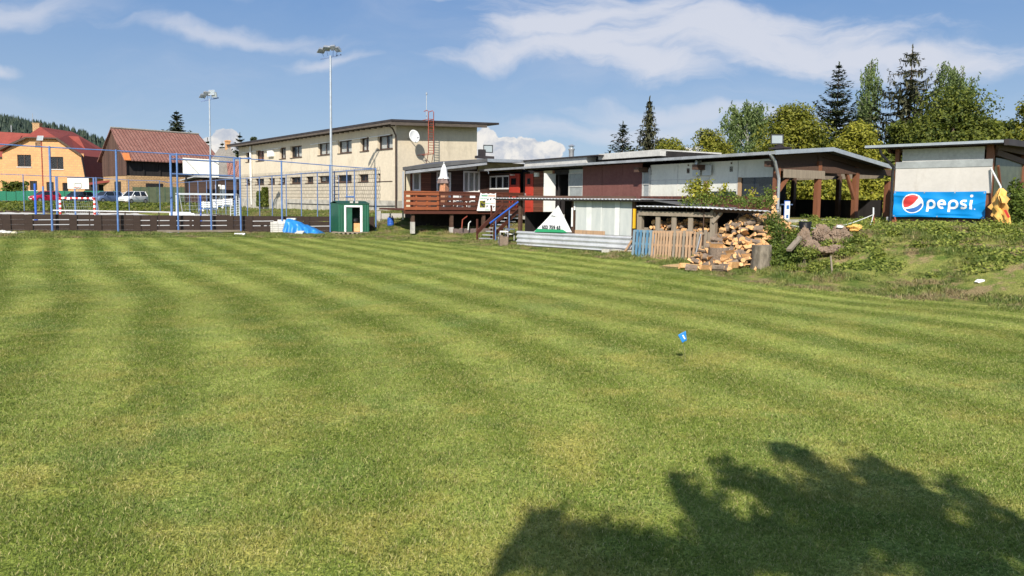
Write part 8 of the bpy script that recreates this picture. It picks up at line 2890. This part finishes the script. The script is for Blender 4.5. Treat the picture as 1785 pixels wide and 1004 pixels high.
# greenery seen through the open pavilion and shelter
for i, (p, Y, py, w_, lb) in enumerate(((1390, 52, 300, 70, 'green bush seen through the left bay of the open pavilion'), (1450, 50, 300, 70, 'sunlit bush seen through the middle bay of the open pavilion'), (1510, 50, 300, 66, 'yellow-green bush seen through the right bay of the open pavilion'), (1570, 52, 290, 60, 'bush seen in the gap between the pavilion and the shelter'), (1655, 50, 300, 90, 'bush behind the shelter with the banner'), (1745, 46, 290, 80, 'bush seen past the end of the shelter'))):
    x, y = xy(p, Y); broadleaf('bush', lb, 'bush', x, y, hgt(p, py, Y), wid(p - w_ / 2, p + w_ / 2, Y) * 1.25, 30 + i, 'leaf_lime' if i in (1, 2) else 'leaf_linden', 9000, .22, .0, 26, 'bushes behind the pavilion')
# left side
Y = 150; x, y = xy(311, Y); spruce('broad dark spruce showing above the ridge of the barn', x, y, hgt(311, 193, Y), wid(294, 328, Y), 40, whorls=22, droop=-.3, size=.85, dens=.7, grp='trees behind the barn', z0=1.3, power=.6)
for i, (p, py, Y, w_, lb) in enumerate(((364, 240, 160, 16, 'thin dark spruce behind the right end of the barn'), (420, 232, 130, 28, 'small spruce before the white cloud, left of the cream block'), (389, 247, 150, 20, 'pale conifer just left of the yellow chimney'))):
    x, y = xy(p, Y); spruce(lb, x, y, hgt(p, py, Y), wid(p - w_ / 2, p + w_ / 2, Y), 41 + i, whorls=14, size=.7, dens=.6, grp='trees behind the barn', droop=-.1, z0=1.3)
Y = 125; x, y = xy(449, Y); broadleaf('pine_tree', 'round dark pine top showing over the left end of the cream block', 'tree', x, y, hgt(449, 229, Y), wid(436, 462, Y), 45, 'needle', 5000, .4, .4, 20, 'trees behind the barn', z0=1.3)
Y = 140; x, y = xy(405, Y); broadleaf('linden_tree', 'low green tree behind the small house', 'tree', x, y, hgt(405, 255, Y), wid(385, 440, Y), 46, 'leaf_maple', 6000, .4, .1, 20, 'trees behind the barn', z0=1.3)
Y = 125; x, y = xy(175, Y); broadleaf('small_tree', 'fresh green small tree between the white house and the barn', 'tree', x, y, hgt(175, 288, Y), wid(160, 190, Y), 47, 'leaf_bush', 5000, .35, .1, 18, None, z0=1.2)
Y = 112; x, y = xy(28, Y); broadleaf('bush', 'dark round bush before the orange house', 'bush', x, y, hgt(28, 308, Y), wid(14, 40, Y), 48, 'leaf_maple', 4000, .32, .0, 14, 'bushes before the orange house', z0=1.2)
Y = 111; x, y = xy(8, Y); broadleaf('bush', 'sparse brownish bush at the left edge before the orange house', 'bush', x, y, hgt(6, 314, Y), wid(-6, 16, Y), 49, 'leaf_bush', 900, .3, .0, 12, 'bushes before the orange house', z0=1.2)
Y = 111; x, y = xy(48, Y); broadleaf('bush', 'sparse brownish bush right of the dark round bush', 'bush', x, y, hgt(48, 312, Y), wid(42, 56, Y), 50, 'leaf_bush', 500, .3, .0, 12, 'bushes before the orange house', z0=1.2)


# creepers on the long wall
for i, (p0, p1, pt, lb) in enumerate(((454, 461, 334, 'shorter column of dark creeper climbing the cream block'), (463, 470, 327, 'taller column of creeper climbing the cream block'))):
    rg = np.random.default_rng(60 + i)
    ya, yb = sorted((FB.hx(p0, 350)[0], FB.hx(p1, 350)[0])); z1 = FB.hx((p0 + p1) / 2, pt)[1]; z0 = zb
    n = 1500
    u = rg.uniform(0, 1, n); C = np.stack([-.12 - rg.uniform(0, .35, n), ya + (yb - ya) * (.5 + (rg.uniform(-.5, .5, n)) * (1.1 - .5 * u)), z0 + (z1 - z0) * u], 1); N_ = rg.normal(size=(n, 3)) + [-1, 0, .3]
    me = leaves('creeper', C - np.array([0, ya, z0]), N_, .26, 'leaf_maple', .7, rg)
    o = bpy.data.objects.new('creeper', me); COL.objects.link(o); o.location = FB.w((0, ya, z0)); o.rotation_euler = (0, 0, FB.a); tag(o, lb, 'creeper', 'creepers on the cream block')


# ------------------------------------------------------------------ shrubs and weeds on the near bank
def shrub(name, lab, pts, n, size, mat, seed, grp=None, hang=.0, stems=6, cat='bush'):
    """pts: ellipsoids (centre, radii) holding sprays of leaves"""
    rg = np.random.default_rng(seed)
    pts = [((c[0], c[1], max(c[2], ht(c[0], c[1]) + .35 * r[2])), r) for c, r in pts]
    c0 = pts[0][0]; g = ht(c0[0], c0[1])
    t = thing(name, lab, cat, Frame(c0[0], c0[1], 0), (0, 0, g), grp); t.base = (0, 0, 0)
    vol = np.array([p[1][0] * p[1][2] for p in pts]); pr = vol / vol.sum()
    C = []; N = []
    idx = rg.choice(len(pts), n // 7, p=pr)
    for i in idx:
        c, r = pts[i]
        v = rg.normal(size=3); v /= np.linalg.norm(v); v *= rg.uniform(.55, 1.05)
        q = np.array([c[0] - c0[0] + v[0] * r[0], c[1] - c0[1] + v[1] * r[1], c[2] - g + v[2] * r[2]])
        if q[2] < -.1: continue
        for k_ in range(7):
            C.append(q + rg.normal(size=3) * size * .8); N.append(v * .6 + rg.normal(size=3) * .6 + [0, 0, .6])
    me = leaves(name + '_leaves', C, N, size * rg.uniform(.6, 1.4, len(C)), mat, .58, rg)
    o = bpy.data.objects.new('foliage', me); COL.objects.link(o); o.parent = t.o
    m = MB()
    for i in range(stems):
        c, r = pts[rg.integers(0, len(pts))]; e = (c[0] - c0[0] + rg.normal() * .1, c[1] - c0[1], c[2] - g + r[2] * .5)
        m.tube([(e[0] * .5 + rg.normal() * .1, e[1] * .5, -.1), e], [.02, .008], 5)
    q = t.part('stems', m, 'bark'); q.o.location = (0, 0, 0)
    return t


def E(px, py, Y, rx, rz, ry=None):
    p = atY(px, py, Y); s = Y / 1300.0
    return ((p.x, p.y, p.z), (rx * s, (ry or rx * .8) * s, rz * s))


shrub('bush', 'dense green bush growing between the log heap and the black plant pot', [E(1365, 425, 24.6, 26, 34), E(1385, 445, 23.8, 26, 26), E(1360, 455, 23.6, 22, 22), E(1352, 400, 25.2, 20, 24), E(1392, 415, 24.6, 20, 18), E(1345, 385, 25.6, 16, 16)], 7000, .075, 'leaf_bush', 70)
shrub('bush', 'tangled bush along the plank skirt above the woodshed roof', [E(1225, 348, 27.8, 26, 11), E(1265, 345, 27.6, 26, 12), E(1300, 350, 27.4, 24, 9), E(1330, 352, 27.0, 20, 12), E(1200, 350, 28.2, 14, 8), E(1340, 338, 27.2, 10, 10)], 2500, .085, 'leaf_bush', 71)
shrub('vine', 'pale young vine shoots rising against the white panels', [E(1213, 325, 27.9, 10, 12), E(1206, 335, 27.8, 13, 9), E(1222, 332, 27.9, 7, 12), E(1233, 322, 27.9, 5, 12), E(1234, 338, 27.9, 8, 10), E(1262, 330, 27.7, 6, 8), E(1312, 333, 27.5, 4, 7)], 900, .12, 'leaf_lime', 72, stems=8, cat='vine')
shrub('bush', 'leafy green shrub growing up the right end of the shelter', [E(1772, 328, 25.4, 10, 14), E(1774, 352, 25.2, 14, 20), E(1770, 380, 25.0, 12, 16), E(1782, 368, 25.0, 12, 24)], 2600, .10, 'leaf_bush', 73)
rg0 = random.Random(3)
for i, (px, py, Y, r, lb) in enumerate(((1655, 390, 26.4, 10, 'tuft of leafy weeds under the middle of the banner'), (1625, 391, 26.6, 12, 'small tuft of weeds left of the middle of the banner'), (1420, 385, 27.8, 10, 'weeds at the foot of the second pavilion post'), (1730, 425, 22.6, 22, 'dark clump of weeds on the bank below the concrete block'), (1745, 435, 22.0, 16, 'clump of weeds at the right of the bank'), (1440, 462, 22.4, 12, 'broad-leaved weed beside the thin stake'), (1420, 468, 22.2, 12, 'low green weeds left of the thin stake'), (1212, 450, 26.2, 6, 'tuft of grass at the foot of the narrow pallet'), (1640, 440, 22.6, 14, 'low weeds in the middle of the bank'), (1560, 425, 23.2, 14, 'low weeds on the bank below the pointed board'), (1600, 455, 21.8, 14, 'weeds low on the bank under the left of the banner'), (1380, 478, 22.8, 14, 'weeds at the foot of the dense bush'), (1770, 460, 20.6, 16, 'low weeds near the bare foot of the bank'), (1530, 450, 22.0, 12, 'weeds low on the bank right of the root wood'), (1410, 440, 23.0, 16, 'green weeds growing over the lower left of the root wood'), (1475, 440, 22.8, 16, 'green weeds growing over the lower right of the root wood'), (1440, 425, 23.4, 8, 'small green weeds between the root lumps'), (1500, 420, 23.4, 14, 'weeds right of the yellow sack'))):
    shrub('weeds', lb, [E(px, py, Y, r, r * .62)], 700 if r > 8 else 200, .07, 'leaf_weed', 80 + i, 'weed clumps on the bank', stems=2, cat='weeds')
# ground weeds over the whole bank: leafy low cover
rg = np.random.default_rng(91)
bx = []
X, Y_ = jitter_grid(7.5, 24, 12, 30, .11, rg, .5)
Hh = HT(X, Y_)
nz = np.array([mnoise.noise(Vector((a * .9, b * .9, 5))) for a, b in zip(X, Y_)])
k_ = ~in_poly(X, Y_, [fk(.1, -.3), fk(1.6, -.3), fk(1.6, 9), fk(.1, 9)]) & ~in_poly(X, Y_, PITCH_POLY) & (Hh > .16) & visible(X, Y_) & (nz > .0) & ~in_poly(X, Y_, [fk(-12, .3), fk(.9, .3), fk(.9, 9), fk(-12, 9)])
X, Y_, Hh = X[k_], Y_[k_], Hh[k_]
C = []; N_ = []
for a, b, c in zip(X, Y_, Hh):
    hh_ = .05 + .16 * rg.random()
    for q in range(4):
        C.append((a + rg.normal() * .05, b + rg.normal() * .05, c + hh_ * rg.uniform(.3, 1.1))); N_.append((rg.normal() * .7, rg.normal() * .7 - .3, 1))
me = leaves('ground_weeds', C, N_, .085 * rg.uniform(.6, 1.5, len(C)), 'leaf_weed', .6, rg)
o = bpy.data.objects.new('ground_weeds', me); COL.objects.link(o); tag(o, 'low leafy ground cover growing over the bank', 'weeds', None, 'stuff')

# ------------------------------------------------------------------ the tree behind the viewer whose shade falls on the turf
sh_px = [(1272, 832, 55, 14), (1185, 858, 18, 10), (1205, 875, 25, 14), (1225, 895, 35, 18), (1250, 905, 40, 18), (1345, 855, 35, 12), (1370, 868, 40, 14), (1352, 789, 9, 4), (1378, 797, 14, 5), (1400, 806, 18, 7), (1420, 815, 20, 9), (1440, 830, 18, 8), (1465, 845, 24, 10),
         (1530, 828, 38, 14), (1510, 838, 30, 12), (1560, 845, 40, 12), (1590, 860, 40, 14), (1620, 870, 40, 10), (1680, 868, 50, 9), (1420, 880, 80, 18), (1500, 885, 100, 20), (1580, 890, 70, 18), (1260, 920, 40, 28), (1290, 950, 60, 28), (1370, 915, 70, 18), (1480, 920, 70, 22),
         (1600, 920, 50, 24), (1720, 920, 36, 14), (1770, 915, 30, 18), (1660, 955, 50, 24), (1770, 965, 34, 24), (1350, 960, 60, 22), (1470, 960, 70, 22), (1580, 960, 60, 24), (1660, 1000, 90, 24), (1430, 1000, 60, 16), (1750, 1005, 60, 22), (1150, 985, 80, 24), (1090, 975, 50, 20), (1220, 980, 60, 20), (1260, 1003, 40, 12), (1050, 1000, 60, 14),
         (915, 937, 9, 4), (940, 942, 20, 6), (975, 948, 26, 7), (1010, 956, 26, 8), (1045, 965, 30, 9), (880, 985, 12, 12)]
k3 = Vector((-sdir.x / sdir.z, -sdir.y / sdir.z))         # shade offset per metre of height
rg = np.random.default_rng(5)
tx0, ty0 = 5.2, -7.5
C = []; N_ = []; cl = []
for (px, py, rx, rz) in sh_px:
    for rep in range(2):
        q = W0.hz(px + rg.uniform(-.25, .25) * rx, py + rg.uniform(-.2, .2) * rz, 0)
        sc = math.hypot(*q) / 1300
        hgt_ = rg.uniform(5.6, 7.2)
        c = (q[0] - k3.x * hgt_, q[1] - k3.y * hgt_, hgt_); 
        rr = (rx * sc * .66, rz * sc * 1.35 + .06)
        if rep == 0: cl.append(c)
        nn_ = int((60 if px < 1060 and py < 970 else 22) + 90 * rx * rz / 2000)
        for s_ in range(nn_):
            r_ = math.sqrt(rg.random()); a = rg.uniform(0, 6.283)
            C.append((c[0] + rr[0] * r_ * math.cos(a), c[1] + rr[1] * r_ * math.sin(a), c[2] + rg.normal() * .15)); N_.append(rg.normal(size=3) + [0, 0, .8])
# the rest of the crown, rising behind
for s_ in range(9000):
    v = rg.normal(size=3); v /= np.linalg.norm(v)
    C.append((tx0 + v[0] * 4.2, ty0 - 9.5 + v[1] * 3.6, 8.6 + v[2] * 2.6)); N_.append(v + rg.normal(size=3) * .6)
t = thing('shade_tree', 'leafy tree standing behind the viewer, its branches shading the near turf', 'tree', Frame(tx0, ty0, 0), (0, 0, 0))
me = leaves('shade_crown', np.array(C) - np.array([tx0, ty0, 0]), N_, .13 * rg.uniform(.7, 1.3, len(C)), 'leaf_bush', .6, rg)
o = bpy.data.objects.new('crown', me); COL.objects.link(o); o.parent = t.o
m = MB(); m.tube([(0, 0, -.2), (.1, 0, 2.6), (0, 0, 5), (0, -6, 8)], [.34, .26, .2, .06], 12)
for c in cl:
    e = Vector((c[0] - tx0, c[1] - ty0, c[2])); m.tube([(0, 0, 2.8 + rg.uniform(0, 1.5)), e * .5 + Vector((0, 0, 2.0)), e], [.07, .04, .012], 6)
t.part('trunk', m, 'bark', True)
